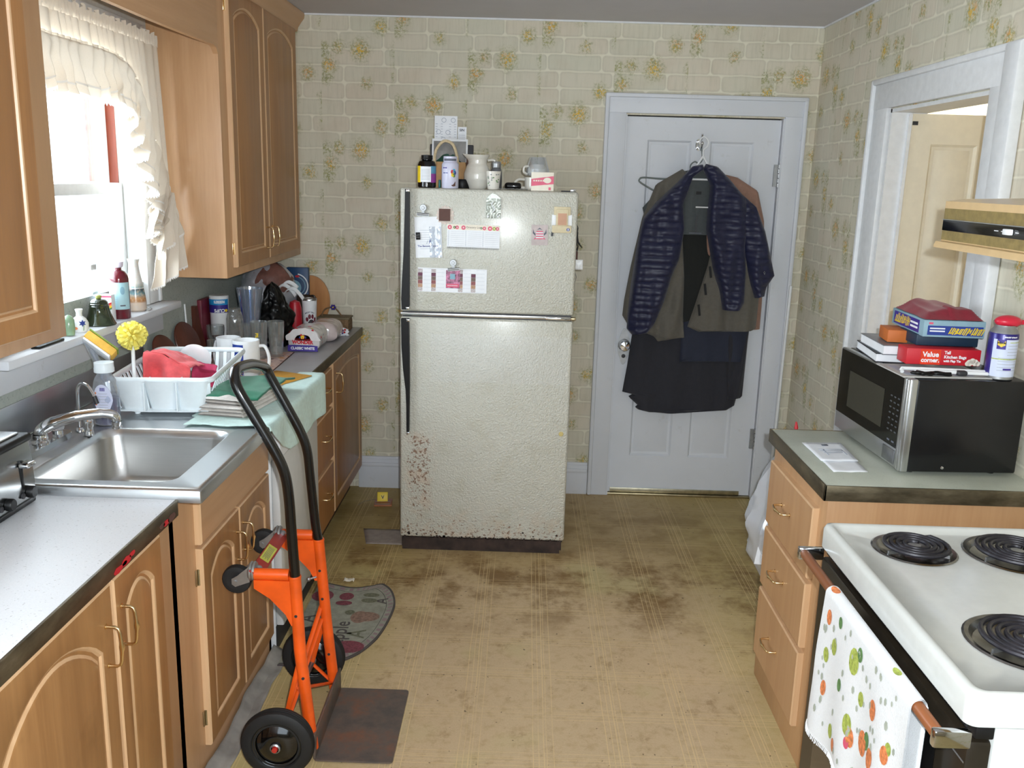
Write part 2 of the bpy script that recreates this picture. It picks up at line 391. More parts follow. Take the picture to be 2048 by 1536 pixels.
def make_fridge_paint():
    t = NT('refrigerator_enamel'); p = t.pos(); x, y, z = t.xyz(p)[:3]
    c = t.mix(t.noise(p, 3, 2), rgb(192, 190, 177), rgb(203, 202, 191))
    c = t.mix(t.mul(t.step(t.noise(p, 9, 4), .5, .72), .22), c, rgb(166, 160, 132))
    low = t.sub(1.0, t.step(z, .03, .30)); vlow = t.sub(1.0, t.step(z, .05, .13))
    sp = t.noise(p, 75, 3, .7)
    left = t.sub(1.0, t.step(t.math('ABSOLUTE', t.sub(x, -.46)), .02, .10))
    leftm = t.mul(left, t.mul(t.step(z, .02, .3), t.sub(1.0, t.step(z, .55, .62))))
    rust = t.math('MAXIMUM', t.mul(low, 1.0), t.mul(leftm, 1.0))
    halo = t.mul(rust, t.step(t.noise(p, 15, 3), .44, .66)); c = t.mix(t.mul(halo, .30), c, rgb(206, 160, 122))
    th = t.sub(.76, t.mul(rust, .22)); spots = t.mul(t.step(t.sub(sp, th), -.015, .03), t.step(rust, .05, .3)); c = t.mix(t.mul(spots, .85), c, rgb(124, 84, 56))
    th2 = t.sub(.82, t.mul(vlow, .26)); pits = t.step(t.sub(t.noise(p, 75, 2), th2), -.01, .02); c = t.mix(t.mul(pits, vlow), c, rgb(44, 34, 28))
    old = t.mul(t.below(t.math('ABSOLUTE', t.sub(x, -.10)), .31, .004), t.below(t.math('ABSOLUTE', t.sub(z, .93)), .11, .004)); c = t.mix(t.mul(old, .30), c, rgb(206, 206, 202))
    t.set(Base_Color=c, Roughness=.40); t.b.inputs['Specular IOR Level'].default_value = .8; t.b.inputs['Coat Weight'].default_value = .6; t.b.inputs['Coat Roughness'].default_value = .22; t.b.inputs['Coat IOR'].default_value = 1.5
    t.bump(t.noise(p, 130, 2, .6), .9, .006); return t.m

def make_counter(name, tint=(206, 212, 216), wear=(176, 178, 174)):
    t = NT(name); p = t.pos(); c = t.mix(t.noise(p, 220, 2, .8), rgb(*tint), tuple(x*.82 for x in rgb(*tint)[:3])+(1,))
    c = t.mix(t.mul(t.step(t.noise(p, 4, 4), .46, .70), .45), c, rgb(*wear)); spk = t.step(t.noise(p, 170, 1), .68, .74); c = t.mix(t.mul(spk, .35), c, rgb(120, 122, 120))
    t.set(Base_Color=c, Roughness=.42); t.b.inputs['Coat Weight'].default_value = .30; t.b.inputs['Coat Roughness'].default_value = .42; t.bump(t.noise(p, 300, 2), .02, .001); return t.m

def make_steel(name, axis=(1, 40, 1), rough=.30, col=(.62, .63, .64), bmp=.02):
    t = NT(name); p = t.pos(); n = t.noise(t.scale(p, *axis), 12, 3, .7)
    t.set(Base_Color=t.mix(n, tuple(x*.85 for x in col)+(1,), col+(1,)), Metallic=1.0, Roughness=t.math('MULTIPLY_ADD', n, .16, rough-.06)); t.bump(n, bmp, .001) if bmp else None; return t.m

def make_backsplash():
    t = NT('speckled_laminate'); p = t.pos(); c = t.mix(t.noise(p, 60, 4, .8), rgb(150, 158, 152), rgb(184, 190, 182))
    c = t.mix(t.mul(t.step(t.noise(p, 150, 2), .60, .70), .6), c, rgb(96, 102, 98)); t.set(Base_Color=c, Roughness=.4); return t.m

def make_old_paint():
    t = NT('old_white_paint'); p = t.pos(); c = t.mix(t.noise(p, 4, 4), rgb(206, 209, 214), rgb(220, 223, 230))
    c = t.mix(t.mul(t.step(t.noise(p, 14, 5, .8), .60, .78), .30), c, rgb(150, 142, 124)); t.set(Base_Color=c, Roughness=.48); t.bump(t.noise(p, 40, 4), .12, .003); return t.m

def make_ceiling():
    t = NT('ceiling_paint'); p = t.pos(); t.set(Base_Color=t.mix(t.noise(p, 5, 3), rgb(196, 194, 198), rgb(206, 204, 208)), Roughness=.8); t.bump(t.noise(p, 90, 3), .08, .002); return t.m

def make_metal_edge():
    t = NT('tarnished_edge_band'); p = t.pos(); n = t.noise(t.scale(p, 1, 1, 3), 7, 4, .7); t.set(Base_Color=t.ramp(n, [(.35, rgb(84, 76, 60)), (.6, rgb(118, 108, 88)), (.8, rgb(150, 142, 124))]), Metallic=.75, Roughness=t.math('MULTIPLY_ADD', n, .3, .28)); return t.m

def make_rust_plate():
    t = NT('rusty_toe_plate'); p = t.pos(); n = t.noise(p, 9, 5, .7); n2 = t.noise(p, 60, 3)
    c = t.ramp(n, [(.35, rgb(96, 90, 86)), (.5, rgb(116, 102, 94)), (.66, rgb(140, 98, 76)), (.78, rgb(104, 94, 90))]); c = t.mix(t.mul(n2, .4), c, rgb(74, 66, 62))
    t.set(Base_Color=c, Metallic=.35, Roughness=.55); t.bump(n2, .2, .002); return t.m

M = {}
M['wallpaper'] = make_wallpaper(); M['floor'] = make_floor(); M['ceiling'] = make_ceiling()
M['wood'] = make_wood('maple_veneer'); M['wood_h'] = make_wood('maple_veneer_level_grain', grain_axis='y'); M['wood_x'] = make_wood('maple_veneer_cross_grain', grain_axis='x')
M['wood_dim_dirty'] = make_wood('worn_dim_maple_door', light=(176, 130, 82), dark=(146, 102, 60), dirt=.28)  # door faces coloured darker for grazing light, besides the dirt patches
M['wood_edge'] = make_wood('maple_edge', light=(216, 178, 138), dark=(198, 158, 118))  # pale door edges; on the beads the pale tone paints caught light
M['wood_right'] = make_wood('maple_drawer_front', light=(196, 154, 112), dark=(178, 134, 94)); M['toe'] = P('toe_kick_brown', (78, 58, 44), .7)
M['fridge'] = make_fridge_paint(); M['counter'] = make_counter('white_laminate', (240, 244, 250), (228, 232, 238)); M['counter_r'] = make_counter('worn_green_laminate', (190, 194, 180), (146, 150, 134))
M['counter_far'] = make_counter('grey_laminate', (176, 176, 182), (150, 150, 154))
M['steel'] = make_steel('brushed_steel'); M['steel_x'] = make_steel('brushed_steel_cross', (40, 1, 1)); M['chrome'] = P('chrome', (.75, .76, .78), .09, 1.0, 0)
M['steel_basin'] = make_steel('steel_basin', (1, 1, 20), .30, (.56, .56, .55), 0)
M['edge'] = make_metal_edge(); M['splash'] = make_backsplash(); M['paint'] = make_old_paint(); M['rust'] = make_rust_plate()
M['white_paint'] = P('window_paint', (224, 226, 228), .45, var=.03); M['brass'] = P('brass', (.83, .62, .34), .22, 1.0, .03); M['dull_brass'] = P('dull_brass', (.45, .38, .24), .4, 1.0, .1)
M['black'] = P('black_plastic', (10, 10, 11), .45, var=.02, spec=.3); M['black_gloss'] = P('black_gloss', (7, 7, 8), .12, var=0); M['blackpaint'] = P('black_paint', (14, 14, 14), .22, var=.05, coat=.3)
M['orange'] = P('orange_paint', (240, 92, 20), .38, var=.10, vs=12, coat=.3); M['red_bar'] = P('faded_red_paint', (158, 46, 38), .5, var=.12, vs=14)
M['rubber'] = P('black_rubber', (24, 24, 25), .65, var=.1); M['zinc'] = P('zinc', (.42, .43, .44), .45, .9, .08)
M['white'] = P('white_plastic', (232, 234, 236), .35, var=.02, Subsurface_Weight=0.0); M['white_soft'] = P('translucent_white_plastic', (226, 234, 238), .3, var=.02)
M['paper'] = P('paper', (236, 238, 242), .7, var=.02); M['paper_w'] = P('cream_paper', (236, 228, 212), .7, var=.03); M['enamel'] = P('stove_enamel', (212, 214, 210), .22, var=.02, coat=.3)
M['grey'] = P('grey_plastic', (120, 124, 130), .4); M['dark'] = P('dark_grey', (44, 44, 48), .5); M['ink'] = P('grey_print', (96, 100, 112), .7, var=0); M['ink_l'] = P('pale_print', (170, 176, 188), .7, var=0)
M['red'] = P('red_print', (196, 30, 44), .45, var=.03); M['blue'] = P('blue_print', (36, 60, 142), .45, var=.03); M['yellow'] = P('yellow_print', (236, 204, 40), .45, var=.03); M['purple'] = P('purple_print', (62, 44, 140), .45, var=.03)
M['green'] = P('green_print', (98, 140, 84), .6, var=.18, vs=120); M['lblue'] = P('light_blue_print', (132, 172, 190), .5, var=.03); M['pink'] = P('pink_print', (218, 90, 120), .5, var=.05); M['teal'] = P('teal_print', (60, 170, 206), .5, var=.03)
M['orange_p'] = P('orange_print', (228, 136, 84), .6, var=.22, vs=120); M['lime'] = P('lime_print', (176, 190, 90), .6, var=.22, vs=120); M['brown'] = P('brown_print', (92, 62, 54), .7, var=.06)
M['glass'] = thin_glass('clear_glass'); M['pane'] = thin_glass('window_glass', (.97, .98, .98), .02, .04)
M['clear_plastic'] = thin_glass('clear_plastic', (.86, .9, .95), .12, .16, .10)
# ---------------------------------------------------------------- the room shell
T = 0.14
struct(MB().box(-1.75, 3.5, -1.6, 5.4, -0.06, 0.0, M['floor']).build('floor'))
struct(MB().box(-1.75, 3.5, -1.6, 5.4, ZC, ZC+.08, M['ceiling']).build('ceiling'))
DX0, DX1, DZ = .505, 1.312, 2.066
b = MB()
b.box(XL-T, DX0, YB, YB+T, 0, ZC, M['wallpaper']); b.box(DX1, XR+T, YB, YB+T, 0, ZC, M['wallpaper']); b.box(DX0, DX1, YB, YB+T, DZ, ZC, M['wallpaper'])
struct(b.build('wall_back', merge=False))
RY0, RY1, RZ = 3.034, 3.862, 2.047
b = MB(); b.box(XR, XR+T, -1.6, RY0, 0, ZC, M['wallpaper']); b.box(XR, XR+T, RY1, YB, 0, ZC, M['wallpaper']); b.box(XR, XR+T, RY0, RY1, RZ, ZC, M['wallpaper'])
struct(b.build('wall_right', merge=False))
WY0, WY1, WZ0, WZ1 = 2.50, 3.482, 1.212, 2.16
plaster = P('wall_plaster', (206, 204, 196), .8, var=.04)
b = MB(); b.box(XL-.22, XL, -1.6, WY0, 0, ZC, plaster); b.box(XL-.22, XL, WY1, YB, 0, ZC, plaster); b.box(XL-.22, XL, WY0, WY1, 0, WZ0, plaster); b.box(XL-.22, XL, WY0, WY1, WZ1, ZC, plaster)
struct(b.build('wall_left', merge=False))
hall = P('hall_paint', (222, 214, 192), .8, var=.03)
b = MB(); b.box(XR+T, 3.5, 5.2, 5.3, 0, ZC, hall); b.box(3.4, 3.5, 1.2, 5.2, 0, ZC, hall); b.box(XR+T, 3.5, 1.1, 1.2, 0, ZC, hall)
struct(b.build('wall_hall', merge=False))
behind = P('rear_room_paint', (206, 200, 186), .8)
struct(MB().box(-1.75, 1.7, -1.7, -1.6, 0, ZC, behind).build('wall_rear'))
# backsplash laminate on the left wall and a white apron board under the window
b = MB(); b.box(XL, XL+.006, 1.0, YB, .94, 1.30, M['splash'])
struct(b.build('trim_1', merge=False))
b = MB(); b.box(XL+.007, XL+.022, 1.0, 3.60, 1.095, 1.185, M['paint'], .002); struct(b.build('trim_2'))
# ceiling edge bead along the back and right wall
b = MB(); b.box(XL, XR, YB-.008, YB, ZC-.008, ZC, M['white_paint']); b.box(XR-.008, XR, 0, YB, ZC-.008, ZC, M['white_paint']); struct(b.build('trim_3', merge=False))
# baseboards
def baseboard(name, x0, x1, y0, y1, along):
    b = MB()
    if along == 'x':
        b.box(x0, x1, y0-.018, y0, 0, .17, M['paint'], .002); b.box(x0, x1, y0-.026, y0, .125, .15, M['paint'], .008); b.box(x0, x1, y0-.014, y0, .16, .185, M['paint'], .006)
    else:
        b.box(x0-.018, x0, y0, y1, 0, .17, M['paint'], .002); b.box(x0-.026, x0, y0, y1, .125, .15, M['paint'], .008)
    return struct(b.build(name, merge=False))
baseboard('baseboard_back', -.90, .388, YB, YB, 'x'); baseboard('baseboard_back_corner', 1.43, XR-.02, YB, YB, 'x'); baseboard('baseboard_right', XR, XR, 4.04, YB-.03, 'y')

# ---------------------------------------------------------------- white four-panel door in the back wall
def door_leaf(Mx, w_, h, th, panels, mat, inset=.05):
    """leaf with recessed panels: panels = (u0,u1,v0,v1); remaining face built as strips"""
    b = MB(); us = sorted({0, w_} | {a for p_ in panels for a in p_[:2]}); vs_ = sorted({0, h} | {a for p_ in panels for a in p_[2:]})
    for i in range(len(us)-1):
        for j in range(len(vs_)-1):
            cu, cv = (us[i]+us[i+1])/2, (vs_[j]+vs_[j+1])/2
            if any(p_[0] < cu < p_[1] and p_[2] < cv < p_[3] for p_ in panels): continue
            b.raw([(us[i], vs_[j], 0), (us[i+1], vs_[j], 0), (us[i+1], vs_[j+1], 0), (us[i], vs_[j+1], 0)], [(0, 1, 2, 3)], mat, Mx, False)
    for (u0, u1, v0, v1) in panels:
        L = [(0, 0), (.010, -.011), (.018, -.011), (.022, -.013), (inset, -.004)]; vv = []
        for ins, d in L: vv += [(u0+ins, v0+ins, d), (u1-ins, v0+ins, d), (u1-ins, v1-ins, d), (u0+ins, v1-ins, d)]
        ff = [(k*4+q, k*4+(q+1) % 4, k*4+4+(q+1) % 4, k*4+4+q) for k in range(len(L)-1) for q in range(4)]+[(16, 17, 18, 19)]
        b.raw(vv, ff, mat, Mx, False)
    b.raw([(0, 0, 0), (w_, 0, 0), (w_, h, 0), (0, h, 0), (0, 0, -th), (w_, 0, -th), (w_, h, -th), (0, h, -th)], [(4, 5, 6, 7), (0, 1, 5, 4), (1, 2, 6, 5), (2, 3, 7, 6), (3, 0, 4, 7)], mat, Mx, False)
    return b
d1 = thing('door_1', 'old white four-panel door in the back wall with coats hung on it', 'door', (.905, YB+.006, 0)); d1['kind'] = 'structure'
lw, lh = .797, 2.045
Mx = tri_axes((1, 0, 0), (0, 0, 1), (0, -1, 0), (.510, YB+.010, .014))
panels = [(.110, .340, 1.06, 1.93), (.437, .665, 1.06, 1.93), (.110, .340, .215, .86), (.437, .665, .215, .86)]
door_leaf(Mx, lw, lh, .035, panels, M['paint']).build('door_panel', d1, merge=False)
b = MB(); b.box(DX0-.10, DX1+.10, YB+.06, YB+.075, -.01, DZ+.06, M['dark']); b.build('door_backing', d1)
casing_m = M['paint']
b = MB()   # moulded casing: flat board with a raised back band
for x0, x1, bx0, bx1 in [(.405, DX0-.004, .390, .412), (DX1+.004, 1.412, 1.404, 1.427)]:
    b.box(x0, x1, YB-.020, YB, 0, 2.075, casing_m, .003); b.box(bx0, bx1, YB-.032, YB, 0, 2.170, casing_m, .008)
b.box(.41, 1.41, YB-.022, YB, 2.074, 2.155, casing_m, .003); b.box(.39, 1.427, YB-.034, YB, 2.150, 2.172, casing_m, .008)
b.box(DX0-.012, DX0+.002, YB-.016, YB+.02, 0, DZ, casing_m); b.box(DX1-.002, DX1+.012, YB-.016, YB+.02, 0, DZ, casing_m)
b.build('door_casing', d1, merge=False)
b = MB(); b.box(DX0, DX1, YB-.012, YB+.02, 0, .012, M['dull_brass'], .003)
b.box(.52, 1.25, YB+.0005, YB+.006, .016, .040, P('metal_weatherstrip', (.62, .58, .44), .35, 1.0, .1), .001); b.build('threshold', d1)
for z0 in (1.72, .29):
    b = MB()
    for k in range(5): b.lathe([(.0001, z0+k*.024), (.007, z0+k*.024+.001), (.007, z0+k*.024+.021), (.0001, z0+k*.024+.022)], M['zinc'], (1.309, YB-.008, 0), 12)
    b.box(1.285, 1.306, YB-.0045, YB+.009, z0+.004, z0+.116, M['zinc']); b.build('hinge', d1)
kx, kz = .556, .860    # ornate knob plate, key rose below
b = MB(); Mk = tri_axes((1, 0, 0), (0, 0, 1), (0, -1, 0), (kx, YB+.008, kz))
pl_o = [(.032*math.cos(a)*(1-.25*abs(math.sin(a))**3)*(1+.10*math.cos(4*a)), .10*math.sin(a)-.01) for a in [2*math.pi*k/40 for k in range(40)]]
b.prism(pl_o, 0, .004, M['zinc'], Mk); b.lathe([(.030, .004), (.033, .007), (.027, .010)], M['zinc'], n=24, M=Mk)
b.lathe([(.0001, -.0006), (.010, 0), (.011, .003), (.0001, .004)], M['dark'], (0, -.062, .0045), 16, M=Mk)
kp = b.build('knob_plate', d1)
b = MB(); b.lathe([(.009, .008), (.008, .025), (.024, .034), (.029, .046), (.024, .058), (.0001, .062)], M['chrome'], n=24, M=Mk); b.build('door_knob', kp)
b = MB(); b.tube([(kx+.012*math.cos(a)+.0, YB-.004, kz+.165+.020*math.sin(a)) for a in [2*math.pi*k/20 for k in range(20)]], .0012, M['zinc'], 6, closed=True); b.lathe([(.0001, 0), (.008, .002), (.0001, .008)], M['zinc'], n=12, M=tri_axes((1, 0, 0), (0, 0, 1), (0, -1, 0), (kx, YB+.009, kz+.185))); b.build('ring_pull', d1)

# ---------------------------------------------------------------- doorway in the right wall, cream leaf open into the hall
b = MB(); cm = M['white_paint']
b.box(XR-.020, XR, RY1+.006, 4.020, 0, 2.13, cm, .003); b.box(XR-.036, XR, 4.012, 4.036, 0, 2.172, cm, .008)
b.box(XR-.020, XR, 2.925, RY0-.006, 0, 2.13, cm, .003); b.box(XR-.040, XR, 2.840, 2.930, 0, 2.172, cm, .010)
b.box(XR-.022, XR, 2.925, 4.02, RZ+.004, 2.155, cm, .003); b.box(XR-.034, XR, 2.84, 4.036, 2.15, 2.175, cm, .008)
struct(b.build('trim_4', merge=False))
b = MB(); b.box(XR-.004, XR+T, RY1-.014, RY1+.001, 0, RZ, cm); b.box(XR-.004, XR+T, RY0-.001, RY0+.014, 0, RZ, cm); b.box(XR-.004, XR+T, RY0, RY1, RZ-.014, RZ, cm); b.box(XR+.062, XR+.075, RY1-.03, RY1-.012, 0, RZ-.02, cm)
struct(b.build('trim_5', merge=False))
d2 = thing('door_2', 'cream panelled door standing open through the right-hand doorway', 'door', (1.72, 3.86, 0)); d2['kind'] = 'structure'
creamp = P('cream_door_paint', (226, 218, 198), .5, var=.02)
Mx = tri_axes((1, 0, 0), (0, 0, 1), (0, -1, 0), (XR+.078, 3.838, .012))
door_leaf(Mx, .345, 2.018, .03, [(.085, .275, 1.0, 1.90), (.085, .275, .20, .90)], creamp, .04).build('door_panel', d2, merge=False)
b = MB(); b.box(XR+.079, XR+.100, 3.833, 3.837, 1.985, 2.0, M['dark']); b.build('hinge', d2)

# ---------------------------------------------------------------- sash window over the sink
w1 = thing('window_1', 'white double-hung window over the sink with bright daylight', 'window', (-1.55, 2.98, WZ0)); w1['kind'] = 'structure'
wp = M['white_paint']; xi = -1.545
b = MB()    # casing on the wall and inner stops
b.box(XL, XL+.022, WY1+.004, 3.585, WZ0, 2.22, wp, .003); b.box(XL, XL+.030, 3.570, 3.592, WZ0, 2.24, wp, .006); b.box(XL, XL+.022, 2.39, WY0-.004, WZ0+.03, 2.22, wp, .003)
b.box(XL, XL+.024, 2.39, 3.59, WZ1, 2.25, wp, .003)
b.box(-1.525, XL+.024, WY1-.012, WY1+.006, WZ0, WZ1, wp, .002); b.box(-1.525, XL+.004, WY0-.004, WY0+.012, WZ0, WZ1, wp)
b.build('window_casing', w1, merge=False)
jam = make_wood('stained_jamb', light=(150, 70, 44), dark=(110, 44, 30)); jam2 = P('worn_jamb_line', (206, 176, 130), .6)
b = MB(); b.box(-1.690, -1.545, WY1-.004, WY1, WZ0+.46, WZ1, jam); b.box(-1.605, -1.600, WY1-.0055, WY1-.0038, WZ0+.46, WZ1, jam2); b.box(-1.690, -1.545, WY1-.003, WY1+.001, WZ0, WZ0+.45, wp); b.box(-1.690, -1.53, WY0, WY0+.004, WZ0, WZ1, wp); b.build('jamb_track', w1, merge=False)
def sash(x, z0, z1, bot, top, stile, name):
    b = MB(); y0, y1 = WY0+.008, WY1-.008
    b.box(x-.030, x, y0, y0+stile, z0, z1, wp, .003); b.box(x-.030, x, y1-stile, y1, z0, z1, wp, .003)
    b.box(x-.030, x, y0+stile, y1-stile, z0, z0+bot, wp, .003); b.box(x-.030, x, y0+stile, y1-stile, z1-top, z1, wp, .003)
    b.box(x-.014, x+.0, y1-stile-.010, y1-stile, z0+bot, z1-top, wp, .003)
    s_ = b.build(name, w1, merge=False)
    MB().box(x-.017, x-.013, y0+stile, y1-stile, z0+bot, z1-top, M['pane']).build('pane', s_); return s_
sash(-1.530, WZ0+.012, 1.672, .045, .040, .050, 'lower_sash'); sash(-1.575, 1.640, WZ1-.01, .036, .05, .046, 'upper_sash')
b = MB()    # outer storm frame with a horizontal and a vertical bar
for y_ in (WY0, WY1-.05): b.box(-1.675, -1.655, y_, y_+.05, WZ0, WZ1, wp, .002)
b.box(-1.675, -1.655, WY0, WY1, 1.34, 1.365, wp, .002); b.box(-1.675, -1.655, WY0, WY1, 1.86, 1.88, wp, .002); b.box(-1.673, -1.657, 3.20, 3.225, WZ0, WZ1, wp, .002); b.box(-1.675, -1.655, WY0, WY1, WZ0, WZ0+.05, wp, .002)
b.build('storm_frame', w1, merge=False)
b = MB(); b.box(-1.690, -1.385, WY0-.13, 3.625, WZ0-.030, WZ0-.002, M['paint'], .006); struct(b.build('trim_6'))
b = MB(); b.lathe([(.0001, 0), (.009, .001), (.010, .005), (.0001, .008)], M['zinc'], n=14, M=tri_axes((0, 1, 0), (0, 0, 1), (1, 0, 0), (XL+.022, 3.535, 1.67))); b.lathe([(.0001, .0082), (.004, .0084), (.0001, .0095)], M['dark'], n=10, M=tri_axes((0, 1, 0), (0, 0, 1), (1, 0, 0), (XL+.022, 3.535, 1.67))); b.build('sash_bolt', w1)

# ---------------------------------------------------------------- cabinets
FACE_L = tri_axes((0, 1, 0), (0, 0, 1), (1, 0, 0)); FACE_R = tri_axes((0, 1, 0), (0, 0, 1), (-1, 0, 0))
def faceM(side, x): m = (FACE_L if side == 'L' else FACE_R).copy(); m.translation = Vector((x, 0, 0)); return m
def arch_out(u0, u1, v0, v1, rise, i, n=14):
    u0 += i; u1 -= i; v0 += i; v1 -= i; pts = [(u0, v0), (u1, v0), (u1, v1-rise)]
    for k in range(1, n): t = k/n; pts.append((u1+(u0-u1)*t, v1-rise+rise*math.sin(math.pi*t)**.8))
    pts.append((u0, v1-rise)); return pts
def cab_door(M_, u0, u1, v0, v1, parent, name='door', rise=.05, th=.02, mat=None, flat=False, edge=None, arch=True):
    mat = mat or M['wood_dim_dirty']; edge = edge or M['wood_edge']; b = MB()
    R0 = lambda i, d: [(u0+i, v0+i, d), (u1-i, v0+i, d), (u1-i, v1-i, d), (u0+i, v1-i, d)]
    vs = R0(0, 0)+R0(0, th-.004)+R0(.004, th)
    b.raw(vs[:8], [(0, 1, 5, 4), (1, 2, 6, 5), (2, 3, 7, 6), (3, 0, 4, 7)], edge, M_, False); b.raw(vs[:4], [(0, 1, 2, 3)], mat, M_, False)
    b.raw(vs[4:], [(0, 1, 5, 4), (1, 2, 6, 5), (2, 3, 7, 6), (3, 0, 4, 7)], edge, M_, False)
    if flat: b.raw(R0(.004, th), [(0, 1, 2, 3)], mat, M_, False)
    else:
        s_ = .055 if (u1-u0) > .3 else .048; rs = rise if arch else 0.0
        L = [(0, th), (.004, th-.002), (.007, th-.007), (.013, th-.007), (.019, th-.003), (.024, th-.0015)]
        loops = [arch_out(u0+s_, u1-s_, v0+s_, v1-s_*.9, rs, i) for i, d in L]; n = len(loops[0])
        outer = [(u0+.004, v0+.004), (u1-.004, v0+.004), (u1-.004, v1-.004)]+[(u1-.004+(u0-u1+.008)*k/14, v1-.004) for k in range(1, 14)]+[(u0+.004, v1-.004)]
        vv = [(a, c, th) for a, c in outer]
        for lp, (i, d) in zip(loops, L): vv += [(a, c, d) for a, c in lp]
        ff = []; fe = []
        for k in range(len(L)):
            for q in range(n): (fe if 1 <= k <= 2 or k == 4 else ff).append((k*n+q, k*n+(q+1) % n, (k+1)*n+(q+1) % n, (k+1)*n+q))
        b.raw(vv, ff+[tuple(len(L)*n+q for q in range(n))], mat, M_, False); b.raw(vv, fe, edge, M_, False)
    return b.build(name, parent, merge=True, angle=30)
def pull(M_, u, v, w0, parent, horiz=False, L=.092, mat=None):
    b = MB(); h = L/2; path = [(0, -h, 0), (0, -h, .020), (0, -h+.004, .027), (0, -h+.014, .030), (0, -.012, .032), (0, 0, .033), (0, .012, .032), (0, h-.014, .030), (0, h-.004, .027), (0, h, .020), (0, h, 0)]
    rr = [.0042, .0032, .0034, .0036, .0036, .0062, .0036, .0036, .0034, .0032, .0042]
    if horiz: path = [(c, a, d) for a, c, d in path]
    m = M_ @ Matrix.Translation((u, v, w0)); b.tube(path, rr, mat or M['brass'], 10, M=m)
    for q in (-h, h):
        b.lathe([(.0001, .0015), (.0065, .001), (.006, .0001)], mat or M['brass'], ((q, 0, 0) if horiz else (0, q, 0)), 10, M=m)
    return b.build('handle', parent)
def hinge(M_, u, v, w0, parent, mat=None):
    b = MB(); b.box(u-.012, u+.0, v-.024, v+.024, w0, w0+.003, mat or M['dull_brass'], .001, M_); b.tube([M_ @ Vector((u+.001, v-.024, w0+.005)), M_ @ Vector((u+.001, v+.024, w0+.005))], .0035, mat or M['dull_brass'], 8); return b.build('hinge', parent)

FX = -.892; ML = faceM('L', FX)
def base_body(b, y0, y1, ztop, mat, frame=True):
    b.box(-1.46, FX-.018, y0+.001, y1-.001, .10, ztop, mat)
# near base cabinet
c = thing('base_cabinet', 'maple base cabinet nearest the camera on the left, under the toaster counter', 'cabinet', (-1.17, 1.5, 0))
b = MB(); b.box(-1.46, FX, .70, 2.164, .10, .871, M['wood'], .001); b.box(-1.46, FX-.05, .70, 2.164, 0, .10, M['toe']); body_b = b
dn = cab_door(ML, 1.30, 1.790, .115, .856, c, rise=.085); pull(ML, 1.755, .725, .020, dn)
dn = cab_door(ML, 1.804, 2.062, .115, .856, c, rise=.045); pull(ML, 1.832, .735, .020, dn)
cab_door(ML, .80, 1.286, .115, .856, c, rise=.085)
b = body_b; b.build('cabinet_body', c, merge=False)
# sink base cabinet
c = thing('sink_cabinet', 'maple sink base cabinet with two arched doors beneath the steel sink', 'cabinet', (-1.17, 2.6, 0))
b = MB()
b.box(-1.46, FX, 2.1645, 2.190, 0, .895, M['wood']); b.box(-1.46, FX, 3.008, 3.026, 0, .895, M['wood'])
b.box(FX-.02, FX, 2.1645, 2.335, 0, .895, M['wood']); b.box(FX-.02, FX, 2.335, 3.026, 0, .10, M['wood_h']); b.box(FX-.02, FX, 2.335, 3.026, .67, .895, M['wood_h']); b.box(FX-.02, FX, 3.0, 3.026, 0, .9, M['wood'])
b.box(-1.46, FX-.02, 2.19, 3.008, .10, .12, M['wood_h']); b.box(FX-.02, FX, 2.655, 2.675, .1, .7, M['wood'])
b.build('cabinet_body', c, merge=False)
cab_door(ML, 2.335, 3.000, .712, .842, c, name='drawer_front', flat=True, mat=M['wood_h'])
dn = cab_door(ML, 2.335, 2.660, .085, .700, c, rise=.05); pull(ML, 2.632, .585, .020, dn); hinge(ML, 2.335, .615, .001, dn); hinge(ML, 2.335, .175, .001, dn)
dn = cab_door(ML, 2.668, 3.000, .085, .700, c, rise=.05); pull(ML, 2.700, .590, .020, dn)
# dishwasher
dw = thing('dishwasher', 'white dishwasher between the sink cabinet and the far drawers', 'dishwasher', (-1.15, 3.33, 0))
dwm = P('dishwasher_enamel', (206, 206, 204), .4, var=.02); b = MB(); b.box(-1.46, -.875, 3.032, 3.632, .0, .875, M['white'], .003); b.build('tub', dw)
b = MB(); b.box(-.874, -.845, 3.034, 3.630, .10, .735, dwm, .006); b.build('door', dw)
b = MB(); b.box(-.874, -.838, 3.034, 3.630, .742, .872, M['white'], .008); b.box(-.8378, -.835, 3.10, 3.28, .79, .83, M['grey']); b.lathe([(.0001, .016), (.018, .015), (.022, 0)], M['grey'], n=18, M=tri_axes((0, 1, 0), (0, 0, 1), (1, 0, 0), (-.839, 3.52, .80))); b.build('control_panel', dw)
MB().box(-.90, -.872, 3.034, 3.63, .0, .095, M['dark']).build('kick_plate', dw)
# far base cabinet: three drawers and a door
c = thing('base_cabinet', 'far left maple base cabinet with three drawers and a tall door by the back wall', 'cabinet', (-1.17, 4.25, 0))
wd = make_wood('shaded_maple', light=(182, 128, 78), dark=(154, 104, 58), dirt=.15)
b = MB(); b.box(-1.46, FX, 3.640, YB-.003, .12, .871, wd); b.box(-1.46, FX-.055, 3.640, YB-.030, 0, .12, M['toe']); b.build('cabinet_body', c, merge=False)
for z0, z1 in [(.690, .856), (.430, .670), (.145, .410)]:
    dn = cab_door(ML, 3.668, 4.065, z0, z1, c, name='drawer', flat=True, mat=wd); pull(ML, 3.87, (z0+z1)/2+.02, .020, dn, horiz=True)
dn = cab_door(ML, 4.085, 4.800, .145, .870, c, rise=.03, mat=wd); pull(ML, 4.150, .765, .020, dn)
